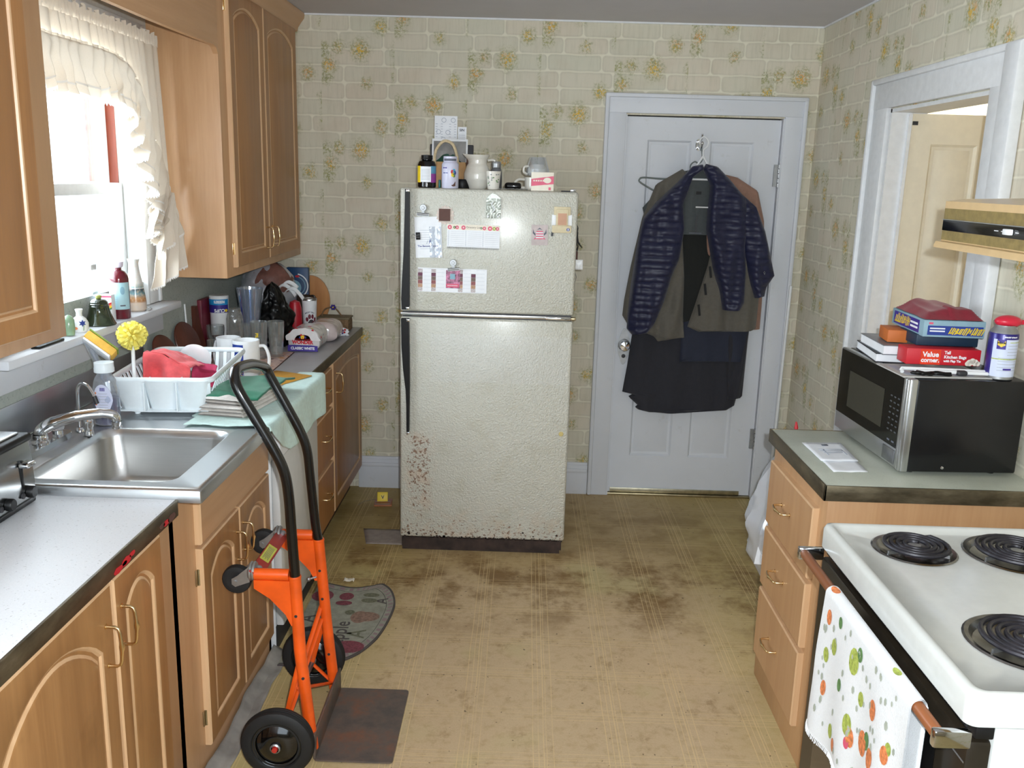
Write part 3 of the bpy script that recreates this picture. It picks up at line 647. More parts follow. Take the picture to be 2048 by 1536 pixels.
# counters
b = MB(); b.box(XL, -.866, .70, 2.150, .874, .914, M['counter'], .001); ct = b.build('countertop', loc=(-1.17, 1.4, .874)); tag(ct, 'white laminate countertop holding the toaster, left of the sink', 'countertop')
b = MB().box(-.8655, -.859, .70, 2.150, .872, .9145, M['edge'], .001); rnd = random.Random(4)   # band with red and black paint smears
for (y_, z_, r_, mm) in [(1.845, .884, .014, 'red'), (1.805, .880, .012, 'red'), (1.875, .888, .009, 'red'), (1.835, .882, .007, 'black'), (2.07, .884, .011, 'red'), (2.045, .886, .010, 'brown'), (2.105, .884, .014, 'brown')]:
    b.prism([(y_+r_*1.5*math.cos(a)*(1+.3*rnd.random()), z_+r_*.55*math.sin(a)*(1+.4*rnd.random())) for a in [k*math.pi/6 for k in range(12)]], .0002, .0009, M[mm], faceM('L', -.859))
b.build('edge_band', ct, merge=False)
b = MB(); b.box(XL, -.880, 3.42, YB-.001, .876, .914, M['counter_far'], .001); ct = b.build('countertop', loc=(-1.17, 4.1, .876)); tag(ct, 'grey laminate countertop with glasses and bread in the far left corner', 'countertop')
MB().box(-.8795, -.873, 3.635, YB-.001, .872, .9145, M['edge'], .001).build('edge_band', ct)
# steel sink top
def rrect(x0, x1, y0, y1, r, n=8):
    out = []
    for cx, cy, a0 in [(x1-r, y1-r, 0), (x0+r, y1-r, 90), (x0+r, y0+r, 180), (x1-r, y0+r, 270)]:
        for k in range(n+1): a = R(a0+90*k/n); out.append((cx+r*math.cos(a), cy+r*math.sin(a)))
    return out
sk = thing('kitchen_sink', 'stainless steel single-bowl sink top with backsplash ledge', 'sink', (-1.14, 2.6, .90))
b = MB(); zt = .940
loops = [(rrect(XL+.004, -.800, 2.152, 3.418, .004), .905), (rrect(XL+.004, -.800, 2.152, 3.418, .004), .936), (rrect(XL+.007, -.804, 2.156, 3.415, .008), zt+.001), (rrect(XL+.02, -.818, 2.172, 3.40, .012), zt+.001), (rrect(XL+.024, -.824, 2.178, 3.394, .012), zt-.004),
         (rrect(-1.300, -.893, 2.214, 2.712, .055), zt-.004), (rrect(-1.294, -.899, 2.222, 2.704, .055), zt-.008), (rrect(-1.288, -.904, 2.228, 2.698, .055), zt-.030)]
vv = [(x, y, z) for lp, z in loops for x, y in lp]; n = len(loops[0][0])
ff = [(k*n+q, k*n+(q+1) % n, (k+1)*n+(q+1) % n, (k+1)*n+q) for k in range(len(loops)-1) for q in range(n)]
b.raw(vv, ff, M['steel']); b.build('sink_deck', sk, angle=50)
b = MB(); loops = [(rrect(-1.288, -.904, 2.228, 2.698, .055), zt-.030), (rrect(-1.275, -.918, 2.243, 2.683, .060), .79), (rrect(-1.262, -.93, 2.256, 2.67, .07), .772), (rrect(-1.23, -.962, 2.29, 2.636, .08), .763), (rrect(-1.11, -1.08, 2.44, 2.47, .014), .760)]
vv = [(x, y, z) for lp, z in loops for x, y in lp]
ff = [(k*n+q, k*n+(q+1) % n, (k+1)*n+(q+1) % n, (k+1)*n+q) for k in range(len(loops)-1) for q in range(n)]+[tuple(4*n+q for q in range(n))]
b.raw(vv, ff, M['steel_basin']); bo = b.build('basin', sk, angle=60, merge=False)
b = MB(); b.lathe([(.045, .004), (.040, .006), (.030, .002), (.0001, .001)], M['chrome'], (-1.095, 2.455, .761), 24); b.build('drain', bo)
b = MB(); b.box(XL+.007, XL+.012, 2.10, 3.42, .945, 1.055, M['steel_x'], .002); b.build('steel_backsplash', sk)
# peeling grey tape strip along the floor by the sink cabinet
tp = P('grey_floor_tape', (150, 146, 140), .6, var=.2, vs=9)
b = MB(); b.grid(60, 6, lambda u, v: (-.886+.062*v*(1+.25*nz(u*9, 1))+.010*nz(u*14, 3), 1.7+1.34*u, .002+.007*abs(nz(u*12, v*2, 5))+.045*max(0, 1-v*2.2)*(.5+.3*nz(u*6, 8))), tp)
o = b.build('floor_tape', thick=.001, loc=(-.86, 2.4, 0)); tag(o, 'crumpled grey tape strip along the foot of the sink cabinet', 'tape')

# upper cabinets and valance
UX = -1.2031; MU = faceM('L', UX)
c = thing('wall_cabinet', 'near maple wall cabinet cut off by the left edge', 'cabinet', (-1.34, 1.85, 1.30))
b = MB(); b.box(XL, UX, 1.10, 2.335, 1.292, 2.46, M['wood'], .001); b.build('cabinet_body', c)
wu = make_wood('dim_upper_door_maple', light=(178, 128, 78), dark=(152, 104, 60), dirt=.12)  # grazing light on the doors put into a darker maple, plus some dirt
dn = cab_door(MU, 1.70, 2.225, 1.325, 2.43, c, rise=.06, mat=wu)
cab_door(MU, 1.13, 1.69, 1.325, 2.43, c, rise=.06, mat=wu)
c2 = thing('wall_cabinet', 'far maple wall cabinet with two arched doors above the cluttered corner', 'cabinet', (-1.34, 4.25, 1.30))
b = MB(); b.box(XL, UX, 3.650, YB-.001, 1.301, 2.475, M['wood'], .001); b.build('cabinet_body', c2)
dn = cab_door(MU, 3.735, 4.205, 1.338, 2.43, c2, rise=.05, mat=wu); pull(MU, 4.165, 1.435, .020, dn); hinge(MU, 3.735, 1.415, .001, dn, M['brass']); hinge(MU, 3.735, 2.36, .001, dn, M['brass'])
dn = cab_door(MU, 4.218, 4.780, 1.338, 2.43, c2, rise=.05, mat=wu); pull(MU, 4.262, 1.435, .020, dn)
b = MB(); prof = [(0, 2.425), (.012, 2.430), (.014, 2.445), (.030, 2.470), (.046, 2.490), (.050, 2.514), (0, 2.514)]
b.prism([(UX+.001+a, z) for a, z in prof], -YB+.001, -1.10, M['wood_h'], tri_axes((1, 0, 0), (0, 0, 1), (0, -1, 0)), smooth=False)
o = b.build('crown_molding', loc=(UX, 3, 2.43)); tag(o, 'maple crown molding running along the tops of the wall cabinets', 'molding')
vo = [(2.337, 2.424), (3.648, 2.424), (3.648, 2.165), (3.625, 2.185), (3.60, 2.192)]+[(3.60-1.21*k/10, 2.192-.004*math.sin(math.pi*k/10)) for k in range(1, 10)]+[(2.39, 2.192), (2.36, 2.182), (2.337, 2.165)]
b = MB(); b.prism(vo, -.018, .002, M['wood_h'], MU); b.box(UX-.02, UX+.004, 2.34, 3.64, 2.18, 2.19, M['toe']) if False else None
o = b.build('valance', loc=(UX, 3.0, 2.19)); tag(o, 'maple valance board bridging the two wall cabinets above the window', 'valance')

# right-hand base cabinet, counter
MR = faceM('R', .8785)
c = thing('drawer_cabinet', 'maple three-drawer base cabinet on the right, beside the stove', 'cabinet', (1.17, 2.7, 0))
b = MB(); b.box(.8785, XR-.002, 2.432, 2.985, .0, .869, M['wood_right'], .001); b.build('cabinet_body', c)
for z0, z1 in [(.600, .820), (.375, .582), (.110, .357)]:
    dn = cab_door(MR, 2.492, 2.955, z0, z1, c, name='drawer', flat=True, mat=M['wood_right']); pull(MR, 2.742, (z0+z1)/2+.01, .020, dn, horiz=True)
b = MB(); b.box(.867, XR-.001, 2.424, 3.006, .872, .914, M['counter_r'], .001); ct = b.build('countertop', loc=(1.17, 2.7, .872)); tag(ct, 'worn laminate countertop under the microwave on the right', 'countertop')
b = MB(); b.box(.8605, .8665, 2.417, 3.006, .870, .9150, M['edge'], .001); b.box(.8605, XR-.002, 2.417, 2.4235, .870, .9150, M['edge'], .001); b.box(.8605, XR-.002, 3.0065, 3.0125, .870, .9150, M['edge'], .001); b.build('edge_band', ct, merge=False)
# ---------------------------------------------------------------- refrigerator
fx0, fx1, fy = -.5495, .2251, 3.997; fm = M['fridge']
f = thing('refrigerator', 'rust-spotted cream refrigerator with the freezer on top', 'refrigerator', (-.16, 4.37, 0))
b = MB(); b.box(fx0+.004, fx1-.004, fy+.066, 4.76, .03, 1.672, fm, .006); b.build('cabinet', f)
b = MB(); b.box(fx0, fx1, fy, fy+.060, 1.138, 1.678, fm, .012, seg=3); fd = b.build('freezer_door', f)
b = MB(); b.box(fx0, fx1, fy, fy+.060, .064, 1.114, fm, .012, seg=3); ld = b.build('refrigerator_door', f)
MB().box(fx0+.01, fx1-.01, fy+.010, fy+.066, .10, 1.67, M['dark']).build('door_gasket', f)
b = MB(); b.box(fx0+.003, fx1-.012, fy+.001, fy+.010, 1.119, 1.133, P('aluminium_trim', (.74, .74, .74), .25, 1.0, .05), .002); b.box(.10, fx1-.01, fy-.006, fy+.004, 1.118, 1.131, M['chrome'], .003); b.box(fx1-.012, fx1+.012, fy+.0, fy+.03, 1.118, 1.130, M['dull_brass'], .003); b.build('hinge_trim', f)
gr = P('rusted_grille', (58, 44, 38), .8, var=.3, vs=18); b = MB()
b.grid(60, 1, lambda u, v: (fx0+.008+u*(fx1-fx0-.02), fy+.004, .018+(.044+.006*nz(u*40, 1, 2))*v), gr); b.grid(60, 3, lambda u, v: (fx0+.008+u*(fx1-fx0-.02), fy+.004+.05*v, .018), gr); b.box(fx0+.01, fx1-.02, fy+.008, fy+.05, .0, .060, gr)
b.build('toe_grille', f, merge=False)
b = MB()   # chipped enamel along the door foot
rnd = random.Random(11)
for k in range(70):
    x_ = fx0+.015+rnd.random()*(fx1-fx0-.03); r_ = .002+.005*rnd.random()**2; z_ = .0655+.003*rnd.random()+(.035*rnd.random()**2.5 if (x_ < -.38 or x_ > .0) else .004*rnd.random())
    b.prism([(x_+r_*math.cos(a)*(.6+.7*rnd.random()), z_+r_*math.sin(a)*(.6+.7*rnd.random())) for a in [q*math.pi/4 for q in range(8)]], 0, .0006, gr, tri_axes((1, 0, 0), (0, 0, 1), (0, -1, 0), (0, fy-.0001, 0)))
o_ = b.build('enamel_chips', ld); o_['kind'] = 'stuff'
Mf = tri_axes((1, 0, 0), (0, 0, 1), (0, -1, 0), (0, fy, 0))
def fhandle(o_, par):
    b = MB(); b.prism(o_, .012, .030, M['black'], Mf, smooth=False); b.prism(o_, -.001, .013, M['black'], Mf); zs = [p_[1] for p_ in o_]; b.build('handle', par, merge=False)
    xs = max(p_[0] for p_ in o_)
    for z_ in (min(zs), max(zs)-.012): MB().box(xs-.014, xs+.001, fy-.033, fy+.0, z_, z_+.012, M['chrome'], .002).build('handle_cap', par)
fhandle([(-.505, 1.150), (-.505, 1.672), (-.524, 1.672), (-.526, 1.55), (-.530, 1.40), (-.537, 1.28), (-.540, 1.20), (-.538, 1.150)], fd)
fhandle([(-.505, .575), (-.503, .80), (-.504, .95), (-.507, 1.108), (-.541, 1.108), (-.539, .98), (-.532, .88), (-.520, .78), (-.517, .70), (-.516, .575)], ld)
b = MB(); b.lathe([(.0001, .003), (.010, .0025), (.0115, -.0003)], P('yellowed_cap', (206, 186, 120), .5), (.191, .591, 0), 20, M=Mf); b.build('hinge_cap', ld)
b = MB(); b.box(.188, .215, fy+.02, fy+.05, 1.679, 1.690, M['chrome'], .003); b.box(.15, .20, fy+.03, fy+.06, 1.678, 1.683, M['dark'], .002); b.build('top_hinge', f)
b = MB()
for z_ in (1.64, 1.58, 1.30): b.lathe([(.0001, .006), (.005, .005), (.006, 0)], M['zinc'], n=10, M=tri_axes((0, 1, 0), (0, 0, 1), (-1, 0, 0), (fx0+.0045, fy+.10, z_)))
b.build('side_screw', f)

# papers and magnets on the freezer door; local frame: x, z, outward
def card(x0, x1, z0, z1, mat, lift=.0015, th=.0012, rot=0.0):
    cx, cz = (x0+x1)/2, (z0+z1)/2; m = Mf @ Matrix.Translation((cx, cz, lift)) @ Matrix.Rotation(R(rot), 4, 'Z')
    b = MB(); b.box(-(x1-x0)/2, (x1-x0)/2, -(z1-z0)/2, (z1-z0)/2, 0, th, mat, 0, m); return b, m, (x1-x0), (z1-z0)
def bull_clip(x, z, label, rot=0, lift=.003):
    t = thing('bulldog_clip', label, 'clip', (x, fy-.004, z-.03)); m = Mf @ Matrix.Translation((x, z, lift)) @ Matrix.Rotation(R(rot), 4, 'Z')
    b = MB(); b.lathe([(.0001, .010), (.006, .010), (.007, .006), (.014, .006), (.0155, .003), (.0155, 0)], M['zinc'], (0, .022, 0), 24, M=m); b.prism([(-.006, -.004), (.006, -.004), (.005, .016), (-.005, .016)], 0, .004, M['zinc'], m); b.build('magnet_disc', t, merge=False)
    b = MB(); b.tube([(-.025, -.005, .006), (.025, -.005, .006)], .006, M['zinc'], 12, M=m); b.prism([(-.026, -.013), (.026, -.013), (.027, -.004), (-.027, -.004)], .001, .008, M['zinc'], m); b.build('clip_jaw', t, merge=False); return t
bull_clip(-.448, 1.572, 'round-topped metal clip magnet at the upper left of the freezer door, above the white papers', -1, .006); bull_clip(-.312, 1.338, 'round-topped metal clip magnet holding the address label sheet', 6, .006)
b, m, a, h = card(-.483, -.366, 1.379, 1.556, M['paper'], .001, .0012, 2.5)
for k in range(9): b.box(-.038, .012, .03-.010*k, .0312-.010*k, .0012, .0014, M['ink_l'], 0, m)
b.text('The Benson Group', .0115, M['blue'], m @ Matrix.Translation((-.004, -.038, .0014)), .0003); b.prism([(-.010, -.028), (-.007, -.028), (-.001, -.012), (-.004, -.014)], .0012, .0015, M['ink_l'], m); b.prism([(.002, -.028), (.008, -.028), (.010, -.012), (.004, -.012)], .0012, .0015, M['blue'], m)
tag(b.build('note_paper'), 'white notice paper clipped at the left of the freezer door', 'paper')
b = MB(); m = Mf @ Matrix.Translation((-.393, 1.455, .0035)) @ Matrix.Rotation(R(2), 4, 'Z')
b.grid(10, 18, lambda u, v: (-.026+.052*u, -.075+.135*v, .002+.005*nz(u*4, v*7, 3)+.004*math.sin(u*9)), M['clear_plastic'], M=m); tag(b.build('plastic_sleeve', loc=(-.393, fy-.005, 1.38)), 'crinkled clear plastic sleeve over the white notice paper', 'sleeve')
t = thing('binder_clip', 'small black binder clip on the edge of the notice paper', 'clip', (-.475, fy-.004, 1.46))
b = MB(); m = Mf @ Matrix.Translation((-.470, 1.472, .003)) @ Matrix.Rotation(R(4), 4, 'Z'); b.box(-.009, .010, -.016, .016, 0, .006, M['black'], .002, m); b.build('clip_body', t)
b = MB(); b.tube([(.008, .006, .007), (-.010, .003, .007), (-.018, .009, .006), (-.025, .007, .006), (-.028, 0, .006), (-.025, -.006, .006), (-.018, -.008, .006), (-.010, -.003, .007), (.008, -.007, .007)], .0009, M['zinc'], 6, M=m); b.build('wire_arm', t)
t = thing('square_magnet', 'dark brown square magnet with a frilled lace border', 'magnet', (-.350, fy-.004, 1.535))
b, m, a, h = card(-.379, -.330, 1.540, 1.592, M['brown'], .004, .003, 0); b.build('magnet_face', t)
lace = P('lace_trim', (214, 200, 190), .8, var=.1, vs=90); b = MB(); b.prism([((.038+.003*math.cos(a*16))*math.cos(a)*(1 if abs(math.cos(a)) > .7 else .92), (.040+.003*math.cos(a*16))*math.sin(a)) for a in [2*math.pi*k/96 for k in range(96)]], .0005, .0025, lace, Mf @ Matrix.Translation((-.352, 1.565, 0))); b.build('lace_border', t)
b, m, a, h = card(-.343, -.112, 1.428, 1.527, M['paper'], .0015, .003, -.6)
b.box(-.1155, .1155, .026, .0495, .003, .0032, M['paper_w'], 0, m)
for x_, r_, mm in [(-.104, .0095, 'pink'), (-.083, .006, 'green'), (-.072, .008, 'pink'), (-.044, .0095, 'pink'), (.047, .008, 'pink'), (.034, .005, 'green'), (.072, .010, 'pink'), (.090, .008, 'lime'), (.104, .008, 'pink')]:
    b.disc(r_, M[mm], m @ Matrix.Translation((x_, .036, .0034)), 14); b.disc(r_*.35, M['paper_w'], m @ Matrix.Translation((x_, .036, .0036)), 10)
b.text('Grocery List', .0125, M['brown'], m @ Matrix.Translation((0, .038, .0034)), 0)
for c_ in range(3):
    for k in range(8): b.box(-.100+c_*.076, -.040+c_*.076, .018-.0085*k, .0186-.0085*k, .003, .0032, M['ink_l'], 0, m)
    for k in range(15): b.box(-.110+c_*.0755, -.107+c_*.0755, .020-.0045*k, .022-.0045*k, .003, .0033, M['ink_l'], 0, m)
for k in range(40): b.box(-.114+k*.00575, -.1125+k*.00575, -.056, -.047, .001, .003, M['ink'], 0, m)
tag(b.build('grocery_pad', merge=False), 'three-column grocery list pad with pink flowers on the freezer door', 'notepad')
# address labels with small pictures
b, m, a, h = card(-.470, -.165, 1.228, 1.334, M['paper'], .001, .0012, -.3); pal = [(150, 90, 90), (200, 190, 190), (120, 100, 90), (190, 150, 120), (110, 60, 80)]
pm = [P('label_picture', c_, .6, var=.25, vs=220) for c_ in pal]
for x_ in (-.142, -.083, .036, .093):
    for k in range(6 if x_ < .09 else 5): b.box(x_-.010, x_+.010, -.050+.0165*k, -.034+.0165*k, .0012, .0016, pm[(k*2+1) % 5], 0, m)
for x0_, x1_ in ((-.128, -.094), (-.070, -.036), (.049, .082), (.106, .143)):
    for k in range(7): b.box(x0_, x1_, -.050+.0165*k, -.0494+.0165*k, .0012, .0014, M['ink_l'], 0, m)
b.box(-.028, .034, -.034, .046, .0016, .0022, P('berry_picture', (186, 120, 150), .5, var=.5, vs=60), 0, m); b.box(-.026, .030, -.030, -.014, .0022, .0026, M['pink'], 0, m); b.box(-.010, .012, .006, .030, .0022, .0026, M['lblue'], 0, m)
for k in range(9): b.box(-.020+.005*k, -.0175+.005*k, -.024, -.020, .0026, .0028, M['paper'], 0, m)
tag(b.build('label_sheet', merge=False), 'sheet of picture address labels under a clip, low on the freezer door', 'labels')
# pressed glass angel magnet
og = P('pewter_glass', (158, 162, 152), .3, .2, var=.12, vs=60); b = MB(); m = Mf @ Matrix.Translation((-.142, 1.602, .001))
b.grid(12, 16, lambda u, v: (-.032+.064*u, -.045+.085*v, .005+.003*nz(u*5, v*6, 9)), og, M=m); b.prism([(-.032, -.045), (.032, -.045), (.032, .040), (.022, .048), (.010, .058), (-.006, .062), (-.020, .052), (-.032, .040)], 0, .004, og, m)
b.tube([(-.004, -.02, .008), (.006, -.008, .009), (-.002, .006, .009), (-.008, .016, .009), (.0, .028, .008)], .0025, M['white'], 8, M=m)
for x_ in (-.022, .022): b.sphere((x_, -.037, .006), .006, M['white'], 10, M=m)
tag(b.build('glass_magnet', merge=False), 'embossed silvery glass magnet at the top middle of the freezer door', 'magnet')
cm = P('mauve_card', (196, 182, 180), .6, var=.08, vs=30); b, m, a, h = card(.026, .098, 1.447, 1.535, cm, .001, .0022, 1)
for k in range(7): b.box(-.017+.001*abs(k-3), .017-.001*abs(k-3), -.018+.0052*k, -.0135+.0052*k, .0022, .0027, M['paper'] if k % 2 else M['pink'], 0, m)
for sg in (-1, 1):
    b.prism([(sg*.018, -.004), (sg*.030, .008), (sg*.028, .026), (sg*.024, .012), (sg*.018, .006)], .0022, .0026, M['ink'], m); b.prism([(sg*.014, -.016), (sg*.026, -.020), (sg*.020, -.010)], .0022, .0026, M['pink'], m)
b.prism([(-.012, .022), (0, .032), (.012, .022), (0, .026)], .0022, .0026, M['ink'], m)
tag(b.build('emblem_card'), 'small mauve card with a striped shield between two supporters', 'card')
t = thing('window_magnet', 'miniature window-shaped magnet with a tan pane, at the right of the freezer door', 'magnet', (.158, fy-.004, 1.505))
b = MB(); m = Mf @ Matrix.Translation((.157, 1.565, 0)); cp = P('cream_resin', (214, 200, 166), .6, var=.06); b.box(-.036, .036, .014, .050, 0, .006, cp, .002, m); b.box(-.044, -.026, -.030, .016, 0, .004, M['white'], .001, m); b.box(.026, .044, -.030, .016, 0, .004, M['white'], .001, m); b.box(-.042, .042, -.062, -.030, 0, .008, cp, .003, m); b.box(-.026, .026, -.032, .040, .004, .010, cp, .002, m); b.build('frame', t, merge=False)
b = MB(); b.box(-.018, .020, -.028, .022, .010, .0115, P('tan_pane', (186, 132, 92), .4, var=.05), 0, m); b.build('pane', t); b = MB(); b.disc(.007, M['blue'], m @ Matrix.Translation((.028, -.047, .0083)), 14); b.disc(.002, M['paper'], m @ Matrix.Translation((.028, -.047, .0085)), 8, ry=.006); b.build('emblem', t)
b, m, a, h = card(.112, .122, 1.488, 1.507, M['dark'], .0005, .003, -6); tag(b.build('chip_magnet'), 'tiny dark rectangular magnet just below the window-shaped magnet', 'magnet')
# things on the right-hand side of the fridge
b = MB(); b.grid(6, 6, lambda u, v: (fx1+.002+.036*u, 4.10+.004*nz(u*3, v*3), 1.335+.045*v), M['white']); tag(b.build('paper_tag', thick=.0015, loc=(fx1+.01, 4.1, 1.335)), 'bright white tag sticking out from the right side of the fridge', 'tag')
b = MB()
for k in range(5): b.tube([(fx1+.0, 4.12, 1.545-.01*k), (fx1+.010, 4.12, 1.52-.02*k), (fx1+.006+.004*k, 4.12, 1.47-.006*k), (fx1+.016+.004*k, 4.12, 1.448-.004*k)], .0028, M['dark'], 6)
tag(b.build('tassel', merge=False), 'dark grey tassel hanging on the upper right side of the fridge', 'tassel')
b = MB(); b.box(fx1-.003, fx1+.014, 4.11, 4.13, 1.375, 1.415, M['brown'], .003); b.tube([(fx1+.003, 4.12, 1.415), (fx1+.014, 4.12, 1.44), (fx1+.002, 4.12, 1.36)], .003, M['dark'], 6); tag(b.build('leather_fob', merge=False), 'dark brown fob on the right side of the fridge above the white tag', 'fob')
b = MB(); b.tube([(fx1+.0, 4.12, 1.33), (fx1+.012, 4.12, 1.30), (fx1+.006, 4.12, 1.275), (fx1+.0, 4.12, 1.28)], .0024, M['zinc'], 6); b.box(fx1-.003, fx1+.004, 4.11, 4.13, 1.21, 1.25, M['dark'], .002); tag(b.build('key_ring', merge=False), 'small key ring on the right side of the fridge below the white tag', 'key ring')

# ---- things standing on top of the refrigerator
TZ = 1.6795
def lathe_part(par, name, prof, mat, o, n=32, mats=None): return MB().lathe(prof, mat, o, n, mats=mats).build(name, par)
t = thing('vitamin_bottle', 'black vitamin bottle with a yellow, white and purple label on top of the fridge', 'bottle', (-.440, 4.06, TZ))
lathe_part(t, 'bottle', [(.0001, 0), (.036, 0), (.040, .004), (.040, .098), (.034, .112), (.022, .118), (.022, .120), (.0001, .121)], M['black_gloss'], (-.440, 4.06, TZ)); lathe_part(t, 'cap', [(.024, .119), (.025, .121), (.025, .138), (.0001, .140)], M['black'], (-.440, 4.06, TZ))
b = MB(); b.lathe([(.0406, .022), (.0406, .092)], M['yellow'], (-.440, 4.06, TZ), 10, a0=R(175), a1=R(235)); b.lathe([(.0406, .022), (.0406, .060), (.0406, .092)], M['purple'], (-.440, 4.06, TZ), 10, a0=R(300), a1=R(375), mats=[P('magenta_label', (150, 60, 150), .4), P('cyan_label', (90, 150, 180), .4)]); b.lathe([(.0407, .024), (.0407, .090)], M['paper'], (-.440, 4.06, TZ), 12, a0=R(233), a1=R(302))
for k in range(8): b.lathe([(.0411, .034+.006*k), (.0411, .0355+.006*k)], M['ink_l'], (-.440, 4.06, TZ), 8, a0=R(240), a1=R(294))
b.build('label', t, merge=False)
t = thing('supplement_bottle', 'pale lilac supplement bottle with a rainbow heart label, beside the black bottle', 'bottle', (-.337, 4.05, TZ)); lil = P('lilac_plastic', (206, 206, 226), .3, var=.02)
lathe_part(t, 'bottle', [(.0001, 0), (.034, 0), (.037, .004), (.037, .100), (.032, .110), (.028, .113), (.0001, .114)], lil, (-.337, 4.05, TZ)); lathe_part(t, 'cap', [(.029, .112), (.030, .114), (.030, .134), (.027, .136), (.0001, .137)], lil, (-.337, 4.05, TZ))
def cyl_warp(o, r, a0):   # wrap flat text on a cylinder
    return lambda v: Vector((o[0]+(r+v.z)*math.sin(v.x/r+a0), o[1]-(r+v.z)*math.cos(v.x/r+a0), o[2]+v.y))
b = MB(); wq = cyl_warp((-.337, 4.05, TZ), .0374, 0)
def wrap_poly(b, pts, mat, wf, cx=0, cy=0, lift=.0003):
    n_ = len(pts); vs = [wf(Vector((x_+cx, y_+cy, lift))) for x_, y_ in pts]; cxx = sum(p_[0] for p_ in pts)/n_; cyy = sum(p_[1] for p_ in pts)/n_
    vs.append(wf(Vector((cxx+cx, cyy+cy, lift)))); b.raw(vs, [(i, (i+1) % n_, n_) for i in range(n_)], mat, None, False)
for cx, cy, mm in [(.012, .070, 'red'), (.020, .074, 'teal'), (.024, .066, 'blue'), (.020, .055, 'green'), (.014, .058, 'yellow')]: wrap_poly(b, [(.007*math.cos(q), .009*math.sin(q)) for q in [k*math.pi/5 for k in range(10)]], M[mm], wq, cx, cy, .0004)
wrap_poly(b, [(-.004, -.018), (.016, 0), (.016, -.02), (.004, -.022)], M['brown'], wq, .012, .030); wrap_poly(b, [(-.032, -.004), (-.012, -.004), (-.012, .001), (-.032, .001)], M['purple'], wq, .0, .088); wrap_poly(b, [(-.030, -.003), (-.008, -.003), (-.008, .001), (-.030, .001)], M['blue'], wq, .0, .066)
b.lathe([(.0304, .116), (.0304, .126)], M['ink'], (-.337, 4.05, TZ), 12, a0=R(215), a1=R(330)); b.build('label', t, merge=False)
por = P('ivory_china', (224, 220, 210), .18, var=.02, coat=.4); spk = P('grey_sprig', (150, 150, 150), .4)
t = thing('pitcher', 'round-bellied ivory china pitcher with sprig pattern on the fridge', 'pitcher', (-.224, 4.16, TZ))
def pit(u, v):
    a = 2*math.pi*u; pr_ = [(0, .034, 0), (.04, .037, 0), (.30, .057, .042), (.45, .058, .065), (.62, .048, .095), (.72, .040, .108), (.85, .040, .128), (1, .050, .148)]
    r_, z_ = lerp_path(pr_, v); r_ *= 1+.02*math.sin(v*7); sp = max(0, math.cos(a-math.pi))**6*max(0, v-.8)*5*.016; return (-.224+(r_+sp)*math.cos(a), 4.16+r_*math.sin(a), TZ+z_+sp*.3)
b = MB(); b.grid(36, 40, pit, por); b.disc(.034, por, Matrix.Translation((-.224, 4.16, TZ+.0005)))
rnd = random.Random(3)
b.build('body', t, thick=.003, off=-1)
b = MB()
for k in range(26):
    v_ = rnd.choice([.35, .45, .6, .8, .85, .88]); u_ = .62+.25*rnd.random(); p0 = Vector(pit(u_, v_+.04*rnd.random())); n_ = (p0-Vector((-.224, 4.16, p0.z))).normalized(); b.disc(.0022, spk, tri_axes(n_.cross(Vector((0, 0, 1))), (0, 0, 1), n_, p0+n_*.0012), 6)
b.build('sprig_pattern', t, merge=False); b = MB(); b.tube(bez([(-.224+.045, 4.165, TZ+.125), (-.224+.075, 4.17, TZ+.125), (-.224+.085, 4.17, TZ+.09), (-.224+.066, 4.17, TZ+.055)], 6), .0055, por, 10); b.build('handle', t)
t = thing('floral_tumbler', 'small white floral china tumbler in front of the pitcher', 'cup', (-.148, 4.065, TZ))
b = MB(); b.lathe([(.0001, .0), (.024, 0), (.026, .004), (.033, .078), (.0315, .078), (.024, .006), (.0001, .005)], por, (-.148, 4.065, TZ), 30); b.build('cup', t)
b = MB(); wt = lambda v: Vector((-.148+(.0265+.0068*(v.y/.078)+v.z)*math.sin(v.x/.03), 4.065-(.0265+.0068*(v.y/.078)+v.z)*math.cos(v.x/.03), TZ+v.y))
for k in range(16): wrap_poly(b, [(.004*math.cos(q), .003*math.sin(q)) for q in [j*math.pi/3 for j in range(6)]], M['green'] if k % 3 == 0 else spk, wt, -.026+.052*rnd.random(), .015+.055*rnd.random(), .0004)
b.build('floral_pattern', t, merge=False)
t = thing('salt_shaker', 'glass shaker with a ribbed metal cap behind the floral tumbler', 'shaker', (-.140, 4.17, TZ)); lathe_part(t, 'jar', [(.0001, 0), (.024, 0), (.027, .004), (.027, .078), (.022, .090), (.0195, .094)], P('smoky_glass', (120, 122, 124), .12, .5, var=.05), (-.140, 4.17, TZ)); lathe_part(t, 'cap', [(.021, .094), (.022, .097), (.021, .104), (.022, .108), (.021, .116), (.018, .121), (.0001, .122)], M['zinc'], (-.140, 4.17, TZ))
b = MB(); b.box(-.10, -.025, 4.12, 4.17, TZ, TZ+.032, M['black_gloss'], .014, seg=4); tag(b.build('glasses_case'), 'shiny black glasses case on top of the fridge', 'case')
b = MB(); b.grid(16, 8, lambda u, v: (-.125+.13*u, 4.04+.07*v, TZ+.003+.006*abs(nz(u*7, v*5, 2))), M['zinc']); tag(b.build('foil_sheet', thick=.0008, loc=(-.06, 4.07, TZ)), 'crumpled silver foil lying on the fridge top', 'foil')
t = thing('coffee_mug', 'white mug with its handle to the left, lying behind the pink carton', 'mug', (.035, 4.17, TZ)); lathe_part(t, 'cup', [(.0001, 0), (.040, 0), (.046, .006), (.048, .056), (.045, .056), (.042, .008), (.0001, .006)], por, (.035, 4.17, TZ))
b = MB(); b.tube(bez([(-.010, 4.165, TZ+.046), (-.038, 4.16, TZ+.046), (-.054, 4.155, TZ+.030), (-.040, 4.16, TZ+.012), (-.009, 4.165, TZ+.010)], 6), .006, por, 10); b.build('handle', t)
